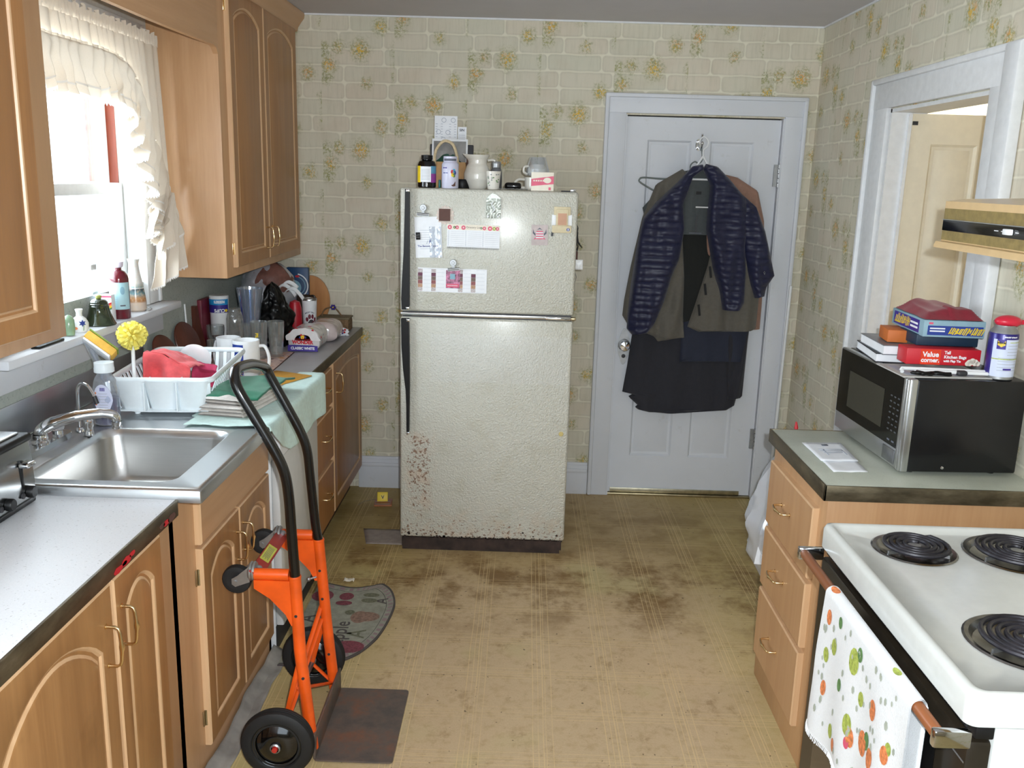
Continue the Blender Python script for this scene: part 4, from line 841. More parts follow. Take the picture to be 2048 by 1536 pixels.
t = thing('creamer_cup', 'white teacup upside down inside a clear glass bowl, stacked on the mug', 'cup', (.045, 4.17, TZ+.057)); lathe_part(t, 'cup', [(.0001, 0), (.030, 0), (.047, .018), (.048, .036), (.030, .056), (.0001, .058)], por, (.045, 4.17, TZ+.0575))
b = MB(); b.tube(bez([(.004, 4.15, TZ+.105), (-.014, 4.14, TZ+.100), (-.016, 4.14, TZ+.080), (.0, 4.15, TZ+.070)], 6), .005, por, 8); b.build('handle', t); lathe_part(t, 'glass_shade', [(.052, .006), (.053, .030), (.036, .086), (.034, .088)], M['clear_plastic'], (.045, 4.17, TZ+.0575))
t = thing('pink_carton', 'pink and white carton standing at the right of the fridge top', 'box', (.068, 4.045, TZ)); b = MB(); b.box(.018, .116, 4.02, 4.07, TZ, TZ+.079, M['paper_w'], .001)
b.prism([(.0185, .020), (.1155, .030), (.1155, .064), (.0185, .050)], 0, .0006, M['pink'], tri_axes((1, 0, 0), (0, 0, 1), (0, -1, 0), (0, 4.0198, TZ))); b.disc(.017, M['paper_w'], tri_axes((1, 0, 0), (0, 0, 1), (0, -1, 0), (.088, 4.0190, TZ+.045)), 18, ry=.012); b.box(.094, .104, 4.0190, 4.0198, TZ+.004, TZ+.016, M['pink'])
for k in range(5): b.box(.027+.010*k, .034+.010*k, 4.0188, 4.0192, TZ+.040, TZ+.046, M['paper_w'])
b.build('carton', t, merge=False)
kraft = P('kraft_paper', (182, 142, 96), .8, var=.06); t = thing('gift_bag', 'brown paper gift bag with rope handles and green tissue behind the bottles', 'bag', (-.37, 4.28, TZ))
b = MB(); b.prism([(-.085, 0), (.085, 0), (.075, .115), (-.075, .115)], -.035, .035, kraft, tri_axes((1, 0, 0), (0, 0, 1), (0, -1, 0), (-.360, 4.28, TZ))); b.build('bag_body', t)
b = MB(); b.tube(bez([(-.425, 4.24, TZ+.09), (-.42, 4.24, TZ+.16), (-.385, 4.24, TZ+.205), (-.345, 4.24, TZ+.195), (-.325, 4.24, TZ+.15), (-.318, 4.24, TZ+.10)], 8), .0065, P('rope', (206, 186, 150), .8, var=.1, vs=120), 8); b.build('rope_handle', t)
b = MB(); b.grid(14, 10, lambda u, v: (-.425+.12*u, 4.28+.03*(v-.5), TZ+.115+.035*math.sin(math.pi*u)*(1-abs(2*v-1))*(1+.7*nz(u*8, v*6, 1))), P('green_tissue', (26, 74, 58), .7, var=.15)); b.build('tissue', t, thick=.001)
t = thing('picture_frame', 'white-bordered grey picture leaning against the wall on the fridge', 'picture', (-.36, 4.42, TZ)); m = tri_axes((1, 0, 0), (0, .12, .993), (0, -.993, .12), (-.372, 4.42, TZ)); b = MB(); b.box(-.085, .085, 0, .225, 0, .008, M['white'], .001, m); b.build('border', t); b = MB(); b.box(-.077, .077, .008, .214, .008, .009, P('grey_photo', (132, 130, 126), .4, var=.25, vs=14), 0, m); b.build('photograph', t)
b = MB(); b.box(-.47, -.262, 4.470, 4.50, TZ, TZ+.200, M['dark'], .004); tag(b.build('dark_tray'), 'dark tray standing upright behind the picture frame', 'tray')
b = MB(); m = tri_axes((1, 0, 0), (0, .05, .998), (0, -.998, .05), (-.400, 4.515, TZ)); b.box(-.055, .055, .0, .335, 0, .002, M['paper'], 0, m)
for x_, z_ in [(-.01, .315), (.035, .315), (-.035, .26), (.01, .258), (-.012, .225)]: b.lathe([(.009, .0022), (.0115, .0022)], M['ink_l'], (x_, z_, 0), 18, M=m)
for x_ in (-.045, -.02, .02, .045):
    for k in range(9): b.box(x_-.005, x_+.005, .20+.012*k, .202+.012*k, .002, .0023, M['ink_l'], 0, m)
tag(b.build('leaflet', merge=False), 'tall white leaflet printed with small circles standing behind the fridge-top picture', 'paper')
b = MB(); m = tri_axes((1, 0, 0), (0, .05, .998), (0, -.998, .05), (-.322, 4.515, TZ)); b.box(-.02, .022, .0, .285, 0, .002, M['paper'], 0, m); b.text('SIN', .016, M['ink'], m @ Matrix.Translation((0, .270, .0023)), .0006)
for k in range(5): b.box(-.015, .015, .21+.009*k, .212+.009*k, .002, .0023, M['ink_l'], 0, m)
tag(b.build('receipt', merge=False), 'narrow white receipt beside the tall leaflet on the fridge', 'paper')
b = MB(); b.lathe([(.0001, 0), (.040, 0), (.042, .004), (.042, .034), (.038, .040), (.0001, .040)], M['black'], (-.292, 4.16, TZ), 24); tag(b.build('black_tin'), 'low round black tin behind the lilac bottle', 'tin')
b = MB(); b.box(-.284, -.262, 4.30, 4.37, TZ, TZ+.14, M['brown'], .003); tag(b.build('brown_box'), 'narrow brown box beside the paper gift bag on the fridge', 'box')
b = MB(); b.box(-.392, -.383, 4.09, 4.13, TZ, TZ+.035, P('teal_plastic', (40, 130, 130), .4), .003); tag(b.build('teal_lighter'), 'small teal lighter between the two bottles on the fridge', 'lighter')

# ---------------------------------------------------------------- coats on the door
hk = thing('coat_hook', 'chrome double hook screwed to the white door above the coats', 'hook', (.885, YB+.009, 1.88))
b = MB(); b.prism([(.016*math.cos(a), .030*math.sin(a)) for a in [2*math.pi*k/24 for k in range(24)]], 0, .004, M['chrome'], tri_axes((1, 0, 0), (0, 0, 1), (0, -1, 0), (.885, YB+.009, 1.925))); b.build('plate', hk)
b = MB()
b.tube(bez([(.885, YB+.004, 1.94), (.885, 4.82, 1.945), (.885, 4.79, 1.955), (.885, 4.775, 1.975)], 6), .006, M['chrome'], 10); b.tube(bez([(.885, YB+.004, 1.915), (.885, 4.82, 1.905), (.885, 4.79, 1.90), (.885, 4.770, 1.925)], 6), .006, M['chrome'], 10); b.sphere((.885, 4.773, 1.93), .010, M['chrome'], 12); b.build('prongs', hk, merge=False)

def cloth_mat(name, col, rough=.8, var=.10, vs=60, bump=.1, bs=300, quilt=0, coat=0.0):
    t_ = NT(name); p_ = t_.obj(); n_ = t_.noise(p_, vs, 3); c_ = rgb(*col)
    t_.set(Base_Color=t_.mix(n_, tuple(x*(1-var*2) for x in c_[:3])+(1,), tuple(min(1, x*(1+var*2)) for x in c_[:3])+(1,)), Roughness=rough)
    t_.b.inputs['Sheen Weight'].default_value = .15
    if coat: t_.b.inputs['Coat Weight'].default_value = coat; t_.b.inputs['Coat Roughness'].default_value = .35
    t_.bump(t_.noise(p_, bs, 2), bump, .003); return t_.m
def garment(name, outline, y, puff, mat, label, cat, folds=9, seed=1, quilt=0.0, qs=.030, back=.012, parts=(), slant=0.0, edge_r=.05, fold_amp=.010):
    """hanging cloth body: filled outline (x,z) made of horizontal rows, bulging towards the room, with folds; closed front and back"""
    zs = [p_[1] for p_ in outline]; z0, z1 = min(zs), max(zs); NV = max(30, int((z1-z0)/(.0052 if quilt else .012))); NU = 44
    def span(z_):
        xs = []
        for i in range(len(outline)):
            (xa, za), (xb, zb) = outline[i], outline[(i+1) % len(outline)]
            if (za-z_)*(zb-z_) < 0: xs.append(xa+(xb-xa)*(z_-za)/(zb-za))
        return (min(xs), max(xs)) if len(xs) >= 2 else None
    def fn(side):
        def g(u, v):
            z_ = z0+(z1-z0)*(.002+.996*v); s_ = span(z_) or span(z_+1e-4) or (outline[0][0], outline[0][0]); x_ = s_[0]+(s_[1]-s_[0])*u; wd_ = s_[1]-s_[0]
            e = min(u, 1-u)*wd_; prof_ = math.sqrt(max(0, min(1, e/edge_r))*(2-min(1, e/edge_r))); d = puff*prof_
            fo = fold_amp*prof_*(math.sin(x_*folds*8+2*nz(x_*3, z_*2, seed)*3)+nz(x_*22, z_*5, seed)*1.2)
            if quilt:
                q = (z_/qs+.35*nz(x_*4, z_*3, seed)); fo += quilt*prof_*(abs(math.sin(math.pi*q))**.6)+quilt*.35*nz(x_*30, z_*45, seed)
            lower = 1.0-.35*max(0, (z_-(z1-.12))/.12)
            if side < 0: return (x_, y+back*prof_, z_)
            return (x_, y-(d*lower+fo*min(1, e/.012 if e < .012 else 1)), z_)
        return g
    b = MB(); b.grid(NU, NV, fn(1), mat); b.grid(NU, NV, fn(-1), mat)
    return b
# rearmost: long black coat
blk = cloth_mat('black_wool', (38, 38, 46), .85); bl2 = cloth_mat('navy_lining', (26, 32, 52), .75)
g = garment('c', [(.615, .595), (.59, .58), (.648, .53), (.62, .515), (.70, .497), (.80, .515), (.79, .56), (.90, .495), (.99, .51), (1.13, .515), (1.175, .545), (1.185, .60), (1.19, .80), (1.19, 1.0), (1.16, 1.40), (1.10, 1.62), (.95, 1.76), (.85, 1.76), (.70, 1.62), (.62, 1.4), (.60, 1.0), (.575, .75), (.556, .60)], 4.835, .028, blk, '', '', folds=5, seed=4, fold_amp=.006)
t = thing('coat', 'long black coat hanging rearmost on the white door', 'coat', (.88, 4.82, .50), 'coats on the door'); g.build('coat_body', t, merge=True)
g = garment('c', [(1.130, .585), (1.205, .60), (1.21, .90), (1.215, 1.05), (1.08, 1.05), (1.10, .80)], 4.800, .022, blk, '', '', folds=6, seed=9); g.build('sleeve', t)
g = garment('c', [(.85, .78), (.95, .93), (1.00, .80), (1.19, .80), (1.215, 1.02), (1.20, 1.10), (.85, 1.10)], 4.790, .016, bl2, '', '', folds=6, seed=12, fold_amp=.004); g.build('navy_hem', t)
# tan coat showing on the right
tan = cloth_mat('tan_canvas', (146, 112, 96), .85); t = thing('coat', 'tan coat showing at the right shoulder and hem behind the navy jacket', 'coat', (1.1, 4.80, .97), 'coats on the door')
garment('c', [(1.12, .97), (1.262, .975), (1.262, 1.10), (1.255, 1.35), (1.235, 1.55), (1.19, 1.70), (1.08, 1.765), (.96, 1.79), (.90, 1.72), (.95, 1.3), (1.0, 1.0)], 4.778, .028, tan, '', '', folds=6, seed=20).build('coat_body', t)
# grey-green coat behind on the left and wide open in the middle
olv = cloth_mat('olive_jacket_shell', (92, 88, 80), .8); gry = cloth_mat('grey_hood', (70, 75, 76), .8); lin_ = cloth_mat('dark_lining', (22, 24, 22), .9)
t = thing('jacket', 'olive grey jacket hanging open between the halves of the navy jacket', 'jacket', (.88, 4.76, .91), 'coats on the door')
garment('c', [(.560, .985), (.60, .97), (.70, .93), (.72, .905), (.80, .925), (.86, .93), (.845, 1.05), (.838, 1.25), (.815, 1.45), (.80, 1.62), (.84, 1.76), (.79, 1.80), (.66, 1.72), (.60, 1.55), (.555, 1.30), (.530, 1.12), (.525, 1.04)], 4.750, .032, olv, '', '', folds=5, seed=31).build('left_front', t)
garment('c', [(.87, .99), (.93, .965), (1.05, .985), (1.15, 1.005), (1.20, .975), (1.232, .985), (1.235, 1.20), (1.20, 1.45), (1.12, 1.60), (1.02, 1.68), (.98, 1.50), (.955, 1.32), (.925, 1.20), (.90, 1.10)], 4.742, .030, olv, '', '', folds=5, seed=37).build('right_front', t)
garment('c', [(.80, 1.00), (.90, 1.02), (1.00, 1.30), (.98, 1.50), (.80, 1.50), (.78, 1.30)], 4.762, .006, lin_, '', '', folds=3, seed=38, fold_amp=.003).build('lining', t)
garment('c', [(.80, 1.47), (.96, 1.47), (.945, 1.65), (.93, 1.78), (.88, 1.81), (.83, 1.79), (.80, 1.65)], 4.752, .016, gry, '', '', folds=4, seed=39, fold_amp=.004).build('collar_back', t)
b = MB()
for x_, z_ in [(.962, 1.285), (.942, 1.195), (.918, 1.085)]:
    b.box(-.006, .006, -.030, .030, 0, .002, M['black'], 0, tri_axes((.97, 0, .22), (-.22, 0, .97), (0, -1, 0), (x_, 4.702, z_)) @ Matrix.Rotation(R(-3), 4, 'Z'))
b.build('hook_tape', t, merge=False)
b = MB(); b.box(.842, .905, 4.722, 4.724, 1.478, 1.482, M['ink']); b.box(.872, .878, 4.722, 4.724, 1.482, 1.57, M['dark']); b.build('inner_seam', t, merge=False); MB().box(.864, .89, 4.722, 4.724, 1.675, 1.69, M['black']).build('neck_label', t)
garment('c', [(.60, 1.60), (.70, 1.72), (.80, 1.79), (.86, 1.80), (.85, 1.60), (.75, 1.50), (.63, 1.50)], 4.764, .018, gry, '', '', folds=4, seed=40, fold_amp=.004).build('grey_shoulder', t)
# navy quilted jacket in front
nav = cloth_mat('navy_quilted_nylon', (20, 24, 58), .5, var=.12, vs=25, coat=.06, bump=.15, bs=90)
t = thing('jacket', 'navy blue quilted down jacket hanging foremost on the door', 'jacket', (.90, 4.68, .94), 'coats on the door')
garment('c', [(.548, .975), (.575, .945), (.655, .955), (.69, 1.00), (.735, 1.12), (.765, 1.25), (.80, 1.35), (.815, 1.50), (.80, 1.62), (.84, 1.76), (.895, 1.80), (.885, 1.825), (.835, 1.815), (.76, 1.73), (.66, 1.63), (.60, 1.55), (.575, 1.40), (.555, 1.20), (.548, 1.05)], 4.712, .050, nav, '', '', folds=2, seed=51, quilt=.008, qs=.034).build('left_front', t)
garment('c', [(1.065, 1.085), (1.10, 1.10), (1.13, 1.09), (1.15, 1.13), (1.145, 1.30), (1.13, 1.42), (1.13, 1.55), (1.115, 1.66), (1.02, 1.76), (.96, 1.815), (.90, 1.828), (.885, 1.80), (.93, 1.72), (.925, 1.60), (.925, 1.50), (.95, 1.40), (.975, 1.30), (1.01, 1.20), (1.04, 1.09)], 4.708, .050, nav, '', '', folds=2, seed=57, quilt=.008, qs=.034).build('right_front', t)
garment('c', [(1.205, 1.155), (1.255, 1.165), (1.262, 1.215), (1.298, 1.275), (1.27, 1.37), (1.23, 1.50), (1.175, 1.62), (1.10, 1.68), (1.08, 1.55), (1.12, 1.42), (1.15, 1.30), (1.175, 1.22)], 4.720, .042, nav, '', '', folds=2, seed=59, quilt=.008, qs=.034).build('right_sleeve', t)
b = MB(); b.tube([(1.232, 4.672, 1.283), (1.236, 4.671, 1.292), (1.232, 4.671, 1.300), (1.228, 4.671, 1.292), (1.236, 4.671, 1.283)], .0012, M['zinc'], 6); b.build('sleeve_emblem', t)
# hangers
def hanger(x, y, z, w_, mat, label, r_=.003, tilt=0):
    t_ = thing('coat_hanger', label, 'hanger', (x, y, z)); b = MB()
    top = Vector((x, y, z)); pts = [top+Vector((0, 0, 0)), top+Vector((-w_, 0, -.10-tilt)), top+Vector((-w_, 0, -.115-tilt)), top+Vector((w_, 0, -.115+tilt)), top+Vector((w_, 0, -.10+tilt)), top]
    b.tube(pts, r_, mat, 8); b.build('shoulder_bar', t_, merge=False)
    b = MB(); b.tube(bez([top, top+Vector((0, 0, .03)), top+Vector((.018, 0, .05)), top+Vector((.020, 0, .075)), top+Vector((0, 0, .095)), top+Vector((-.020, -.0, .082)), top+Vector((-.022, 0, .062))], 6), r_*.8, mat, 8); b.build('hook', t_); return t_
hanger(.888, 4.735, 1.865, .06, M['white'], 'white plastic hanger carrying the navy quilted jacket', .005)
b = MB(); b.tube([(.862, 4.700, 1.612), (.925, 4.700, 1.612)], .0035, M['white'], 8); b.build('trouser_bar', bpy.data.objects['coat_hanger'])
gm = P('grey_hanger_plastic', (116, 124, 122), .4); t = thing('coat_hanger', 'grey-green plastic hanger poking out left of the coats', 'hanger', (.72, 4.775, 1.68)); b = MB(); b.tube(bez([(.84, 4.775, 1.752), (.70, 4.775, 1.748), (.60, 4.775, 1.752), (.578, 4.775, 1.742), (.586, 4.775, 1.725), (.67, 4.775, 1.680)], 5), .0045, gm, 8); b.build('shoulder_bar', t); b = MB(); b.tube(bez([(.835, 4.775, 1.79), (.835, 4.775, 1.82), (.855, 4.775, 1.838), (.876, 4.775, 1.83), (.892, 4.775, 1.85), (.885, 4.775, 1.905)], 5), .0035, gm, 8); b.build('hook', t)
# white pole in the corner beside the door casing
b = MB(); b.tube([(1.395, 4.79, .003), (1.412, 4.80, 1.215)], .008, M['white'], 10); tag(b.build('white_pole', loc=(1.395, 4.79, 0)), 'thin white pole leaning beside the right side of the door frame', 'pole')
# mouse trap, paper, floor bits
t = thing('mouse_trap', 'wooden mouse trap with a yellow bait pedal on the floor by the wall', 'mousetrap', (-.725, 4.60, 0)); Mt = Matrix.Translation((-.725, 4.60, .001)) @ Matrix.Rotation(R(6), 4, 'Z')
b = MB(); b.box(-.045, .050, -.050, .050, 0, .008, make_wood('trap_wood', (186, 120, 78), (150, 84, 52)), .001, Mt); b.build('board', t)
b = MB(); m = Mt @ tri_axes((1, 0, 0), (0, .35, .94), (0, -.94, .35), (0, 0, .010)); b.box(-.030, .026, 0, .050, 0, .002, M['yellow'], .001, m); b.text('V', .026, M['black'], m @ Matrix.Translation((-.001, .022, .0023)), .0006); b.build('bait_pedal', t, merge=False)
b = MB(); b.tube([(x_, y_, z_) for x_, y_, z_ in [(-.040, -.038, .010), (.040, -.038, .010), (.040, .0, .011), (-.040, .0, .011)]], .0013, M['zinc'], 6, closed=True, M=Mt); b.tube([(-.04, .03, .012), (-.10, .0, .012), (-.13, -.04, .005)], .001, M['zinc'], 6, M=Mt); b.build('spring_wire', t, merge=False)
b = MB(); b.grid(10, 8, lambda u, v: (-.745+.045*(1-v)+.245*u*1.0-.02, 4.045+.19*v, .0015+.0015*abs(nz(u*4, v*4))), P('dusty_plastic_sheet', (158, 146, 138), .35, var=.1)); b.grid(2, 1, lambda u, v: (-.73+.0*v, 4.05+.0*u, .002), M['dark']) if False else None
tag(b.build('glue_trap', thick=.001, loc=(-.65, 4.1, 0)), 'flat dusty plastic sheet on the floor half under the fridge', 'sheet')
# ---------------------------------------------------------------- electric stove
st = thing('electric_stove', 'white electric coil stove with a black oven door in the lower right', 'stove', (1.1, 1.715, 0)); en = M['enamel']
sy0, sy1, sx = 1.335, 2.102, .750
b = MB(); b.box(.800, 1.46, sy0+.004, sy1-.004, .02, .868, en, .004); b.box(.770, .80, sy0+.006, sy1-.006, .035, .19, en, .006); b.build('body', st, merge=False)
b = MB(); b.box(.765, .800, sy0+.002, sy1-.002, .185, .205, M['zinc'], .004); b.build('trim_strip', st)
b = MB(); zt2 = .918     # cooktop with raised rolled rim and round burner openings
def rr2(i, z_): return [(x_, y_, z_) for x_, y_ in rrect(sx+i, 1.44-i, sy0+i, sy1-i, .02, 6)]
loops = [rr2(0, .872), rr2(0, .918), rr2(.004, .928), rr2(.012, .931), rr2(.022, .927), rr2(.032, zt2)]
vv = [p_ for l in loops for p_ in l]; n = len(loops[0]); b.raw(vv, [(k*n+q, k*n+(q+1) % n, (k+1)*n+(q+1) % n, (k+1)*n+q) for k in range(5) for q in range(n)], en)
burn = [(.920, 1.967, .086), (1.150, 1.955, .108), (.955, 1.535, .108), (1.19, 1.53, .086)]
bm = bmesh.new(); ov = [bm.verts.new(p_) for p_ in rr2(.032, zt2)]; edges = [bm.edges.new((ov[i], ov[(i+1) % n])) for i in range(n)]
for (cx, cy, r_) in burn:
    cv = [bm.verts.new((cx+r_*math.cos(2*math.pi*k/40), cy+r_*math.sin(2*math.pi*k/40), zt2)) for k in range(40)]; edges += [bm.edges.new((cv[i], cv[(i+1) % 40])) for i in range(40)]
bmesh.ops.triangle_fill(bm, edges=edges, use_beauty=True); bm.verts.index_update()
fcs = [f_ for f_ in bm.faces if not any((f_.calc_center_median().xy-Vector((cx, cy))).length < r_*.93 for cx, cy, r_ in burn)]
b.raw([v.co.copy() for v in bm.verts], [tuple(v.index for v in f_.verts) for f_ in fcs], en, None, False); bm.free(); b.box(.80, 1.44, sy0+.01, sy1-.01, .869, .870, en)
ctp = b.build('cooktop', st, angle=50)
pan = P('burner_pan', (.30, .29, .28), .22, 1.0, .2, vs=20); coil = P('burner_coil', (48, 46, 52), .45, .3, var=.2, vs=40, bump=.2)
for (cx, cy, r_) in burn:
    b = MB(); b.lathe([(r_+.008, zt2+.0015), (r_+.004, zt2+.004), (r_-.004, zt2+.003), (r_-.012, zt2-.010), (r_*.5, zt2-.022), (.012, zt2-.024), (.0001, zt2-.024)], pan, (cx, cy, 0), 40); pn = b.build('drip_pan', st)
    b = MB(); turns = 4 if r_ < .1 else 5; pts = []; tot = turns*26
    for k in range(tot+1): a = 2*math.pi*k/26+.7; q = r_*.20+(r_*.88-r_*.20)*k/tot; pts.append((cx+q*math.cos(a), cy+q*math.sin(a), zt2+.014))
    pts += [(cx+r_*.95*math.cos(2*math.pi*(tot+1)/26+.7), cy+r_*.95*math.sin(2*math.pi*(tot+1)/26+.7), zt2+.004)]
    b.tube(pts, .0052, coil, 8)
    for k in range(3): a = 2*math.pi*k/3+.4; b.box(-r_*.9, 0, -.002, .002, 0, .008, M['zinc'], 0, Matrix.Translation((cx, cy, zt2)) @ Matrix.Rotation(a, 4, 'Z'))
    b.lathe([(.0001, .015), (.014, .015), (.016, .008)], M['zinc'], (cx, cy, zt2-.002), 16); b.build('heating_coil', st, merge=False)
vent = P('black_vent', (22, 22, 24), .35); b = MB(); b.box(.768, .80, sy0+.004, sy1-.004, .846, .8715, vent, .003)
for k in range(96): y_ = sy0+.03+k*.0073; b.box(.7655, .7682, y_, y_+.0035, .853, .866, M['zinc'] if k % 12 == 11 else M['dark'])
b.build('vent_strip', st, merge=False)
ovg = P('oven_black_glass', (12, 11, 12), .08, var=0, coat=.5); odf = P('oven_door_enamel', (40, 34, 26), .3, var=.1)
b = MB(); b.box(.757, .800, sy0+.004, sy1-.004, .210, .842, odf, .008); od = b.build('oven_door', st); b = MB(); b.box(.7555, .7572, sy0+.10, sy1-.09, .30, .775, ovg, 0); b.build('oven_window', od)
b = MB(); b.box(.7562, .7568, sy0+.006, sy1-.006, .80, .803, M['zinc']); b.build('chrome_line', od)
wd2 = make_wood('handle_wood', (160, 98, 58), (124, 72, 42), 'y', .4)
b = MB(); b.box(.700, .722, sy0+.010, sy1-.012, .838, .860, wd2, .009, seg=3); hd = b.build('handle', od)
for y_ in (sy0-.004, sy1-.014): MB().box(.697, .760, y_, y_+.016, .832, .864, M['chrome'], .004).build('handle_bracket', hd)
b = MB(); b.box(.740, .771, sy0+.03, sy1-.03, .10, .135, M['zinc'], .012, seg=3); b.build('drawer_pull', st)
b = MB()
for x_ in (.85, 1.40):
    for y_ in (sy0+.06, sy1-.06): b.lathe([(.018, 0), (.018, .02)], M['dark'], (x_, y_, 0), 12)
b.build('feet', st, merge=False)
# towel over the oven handle
def towel_patt(t_, cc): return cc
tw = NT('printed_terry'); p_ = tw.obj(); base = rgb(234, 236, 238)
tw.set(Base_Color=tw.mix(tw.noise(p_, 200, 2), base, tuple(x*.9 for x in base[:3])+(1,)), Roughness=.9); tw.b.inputs['Sheen Weight'].default_value = .3; tw.bump(tw.noise(p_, 420, 2), .5, .003); terry = tw.m
t = thing('dish_towel', 'white terry towel printed with fruit, hung over the oven handle', 'towel', (.70, 1.65, .535))
ty0, ty1 = 1.425, 1.872
def tow(u, v):
    y_ = ty0+(ty1-ty0)*u; L_ = .44*v
    if v < .32: a = math.pi*(1-v/.32); L2 = 0; x_ = .711+.0165*math.cos(a); z_ = .850+.0165*math.sin(a); x_ = .711-.0165*math.cos(math.pi-a) ; x_ = .711+.0165*math.cos(a*1.0) if False else .711+.0165*math.cos(math.pi*(v/.32)); z_ = .849+.0165*math.sin(math.pi*(v/.32))
    else: q = (v-.32)/.68; x_ = .6945-.004*q+.006*math.sin(u*17+q*2)*q+.010*nz(u*5, q*2, 3)*q; z_ = .849-.318*q-.006*q*math.sin(u*9)-.02*q*(u-.5)
    flare = 1+.05*(v); y_ = (ty0+ty1)/2+(y_-(ty0+ty1)/2)*flare+.015*max(0, v-.32)*(1)
    return (x_, y_, z_)
b = MB(); b.grid(50, 60, tow, terry); front_b = b
def tow_back(u, v): return (.729+.002*math.sin(u*12), ty0+(ty1-ty0)*u, .849-.20*v)
b = MB(); b.grid(30, 16, tow_back, terry); b.build('towel_back', t, thick=.003, off=-1)
rnd = random.Random(8); b = front_b
def lift_out(p_, v_):
    d = Vector((p_.x-.711, 0, p_.z-.849)) if v_ < .32 else Vector((-1, 0, 0)); return p_+d.normalized()*.0013
def fruit(u, v, r_, mm, asp=1.2, n_=12):
    pts = []
    for k in range(n_): a = 2*math.pi*k/n_; uu = u+r_*math.cos(a)/(ty1-ty0); vv_ = v+r_*asp*math.sin(a)/.468; P3 = Vector(tow(uu, vv_)); pts.append(lift_out(P3, vv_))
    c0 = Vector(tow(u, v)); c0 = lift_out(c0, v); b.raw(pts+[c0], [(i, (i+1) % n_, n_) for i in range(n_)], mm, None, False)
spots = [(.55, .44, .022, 'lime'), (.50, .38, .012, 'green'), (.30, .52, .016, 'orange_p'), (.36, .72, .020, 'orange_p'), (.32, .68, .014, 'green'), (.26, .72, .016, 'orange_p'), (.52, .74, .018, 'lime'), (.48, .78, .016, 'orange_p'), (.50, .82, .010, 'pink'), (.80, .50, .014, 'lime'), (.88, .58, .013, 'lime'), (.86, .74, .013, 'orange_p'), (.70, .88, .013, 'lime'), (.64, .92, .012, 'orange_p'), (.22, .90, .013, 'lime'), (.14, .62, .014, 'orange_p'), (.12, .58, .010, 'lime'), (.90, .40, .013, 'orange_p'), (.76, .36, .010, 'green'), (.44, .56, .012, 'lime'), (.33, .93, .012, 'orange_p'), (.42, .92, .010, 'lime'), (.95, .18, .018, 'orange_p'), (.20, .18, .014, 'lime'), (.66, .62, .011, 'green')]
for (u_, v_, r_, mm) in spots: fruit(u_, v_, r_, M[mm], 1.35)
gp = P('pale_sprig_print', (176, 182, 168), .9)
for k in range(60): fruit(.06+.88*rnd.random(), .34+.62*rnd.random(), .0035+.003*rnd.random(), gp, 1.6, 6)
def tow_in(u, v):
    p_ = Vector(tow(u, v)); d = Vector((p_.x-.711, 0, p_.z-.849)) if v < .32 else Vector((-1, 0, 0)); return p_-d.normalized()*.003
b.grid(50, 60, tow_in, terry); b.build('towel_cloth', t, merge=False, normals=False)
b = MB()
for k in range(90):
    u_ = (k+.5)/90; p0 = Vector(tow(u_, 1)); b.tube([p0+Vector((0, 0, .003)), p0+Vector((-.002, .003*nz(k*.7, 1), -.008-.006*abs(nz(k*.9, 2))))], .0012, terry, 4)
o_ = b.build('fringe', t, merge=False); o_['kind'] = 'stuff'

# ---------------------------------------------------------------- range hood
alm = P('almond_enamel', (206, 176, 130), .35, var=.03, coat=.2); olb = P('olive_band', (136, 118, 70), .45, var=.12, vs=60)
hd_ = thing('range_hood', 'almond range hood with a black control strip at the right edge', 'hood', (1.22, 1.79, 1.60)); hy0, hy1 = 1.40, 2.165
b = MB(); prof = [(.962, 1.600), (.962, 1.606), (.966, 1.614), (.978, 1.616), (.978, 1.706), (1.02, 1.712), (XR-.002, 1.73), (XR-.002, 1.600)]
b.prism([(x_, z_) for x_, z_ in prof], -hy1, -hy0, alm, tri_axes((1, 0, 0), (0, 0, 1), (0, -1, 0))); b.build('hood_shell', hd_)
for z0, z1, mm in [(1.618, 1.639, olb), (1.664, 1.690, olb)]: MB().box(.9765, .9778, hy0+.004, hy1-.003, z0, z1, mm).build('band', hd_)
cs = MB().box(.9755, .9778, hy0+.004, hy1-.003, 1.6395, 1.6635, M['black_gloss'], .0005).build('control_strip', hd_)
b = MB(); b.box(.9735, .9753, hy0+.004, hy1-.003, 1.6635, 1.6655, M['zinc']); b.build('chrome_line', cs)
b = MB(); b.box(.966, .9752, 1.845, 1.872, 1.646, 1.658, M['white'], .002); b.build('fan_switch', cs); b = MB()
for y_, w_ in [(1.905, .016), (1.885, .008), (1.825, .012)]: b.box(.9748, .9754, y_, y_+w_, 1.651, 1.6525, M['paper'])
b.build('switch_mark', cs, merge=False)

# ---------------------------------------------------------------- microwave
mw = thing('microwave_oven', 'black and stainless microwave oven on the right counter', 'microwave', (1.29, 2.79, .914))
Mm = Matrix.Translation((1.112, 2.530, .914)) @ Matrix.Rotation(R(2.6), 4, 'Z')   # local x: depth to the wall, y: along the front
W_, D_, Hh = .510, .345, .288; b = MB(); b.box(.022, D_, .003, W_-.003, .012, Hh, P('microwave_case', (16, 16, 18), .25, var=.04), .006, Mm); b.build('case', mw)
b = MB()
for x_ in (.05, D_-.05):
    for y_ in (.05, W_-.05): b.lathe([(.012, 0), (.012, .013)], M['black'], (x_, y_, 0), 10, M=Mm)
b.build('feet', mw, merge=False)
stl = M['steel']; b = MB(); b.box(0, .022, 0, W_, .012, Hh+.001, stl, .004, Mm); fr = b.build('door', mw)
b = MB(); b.box(-.0012, 0, .040, W_-.004, .070, Hh-.004, M['black_gloss'], 0, Mm); b.build('door_glass', fr); b = MB(); b.box(-.0022, -.0013, .155, .42, .105, .225, P('window_mesh', (52, 50, 40), .3, var=.08, vs=90), 0, Mm); b.build('window', fr)
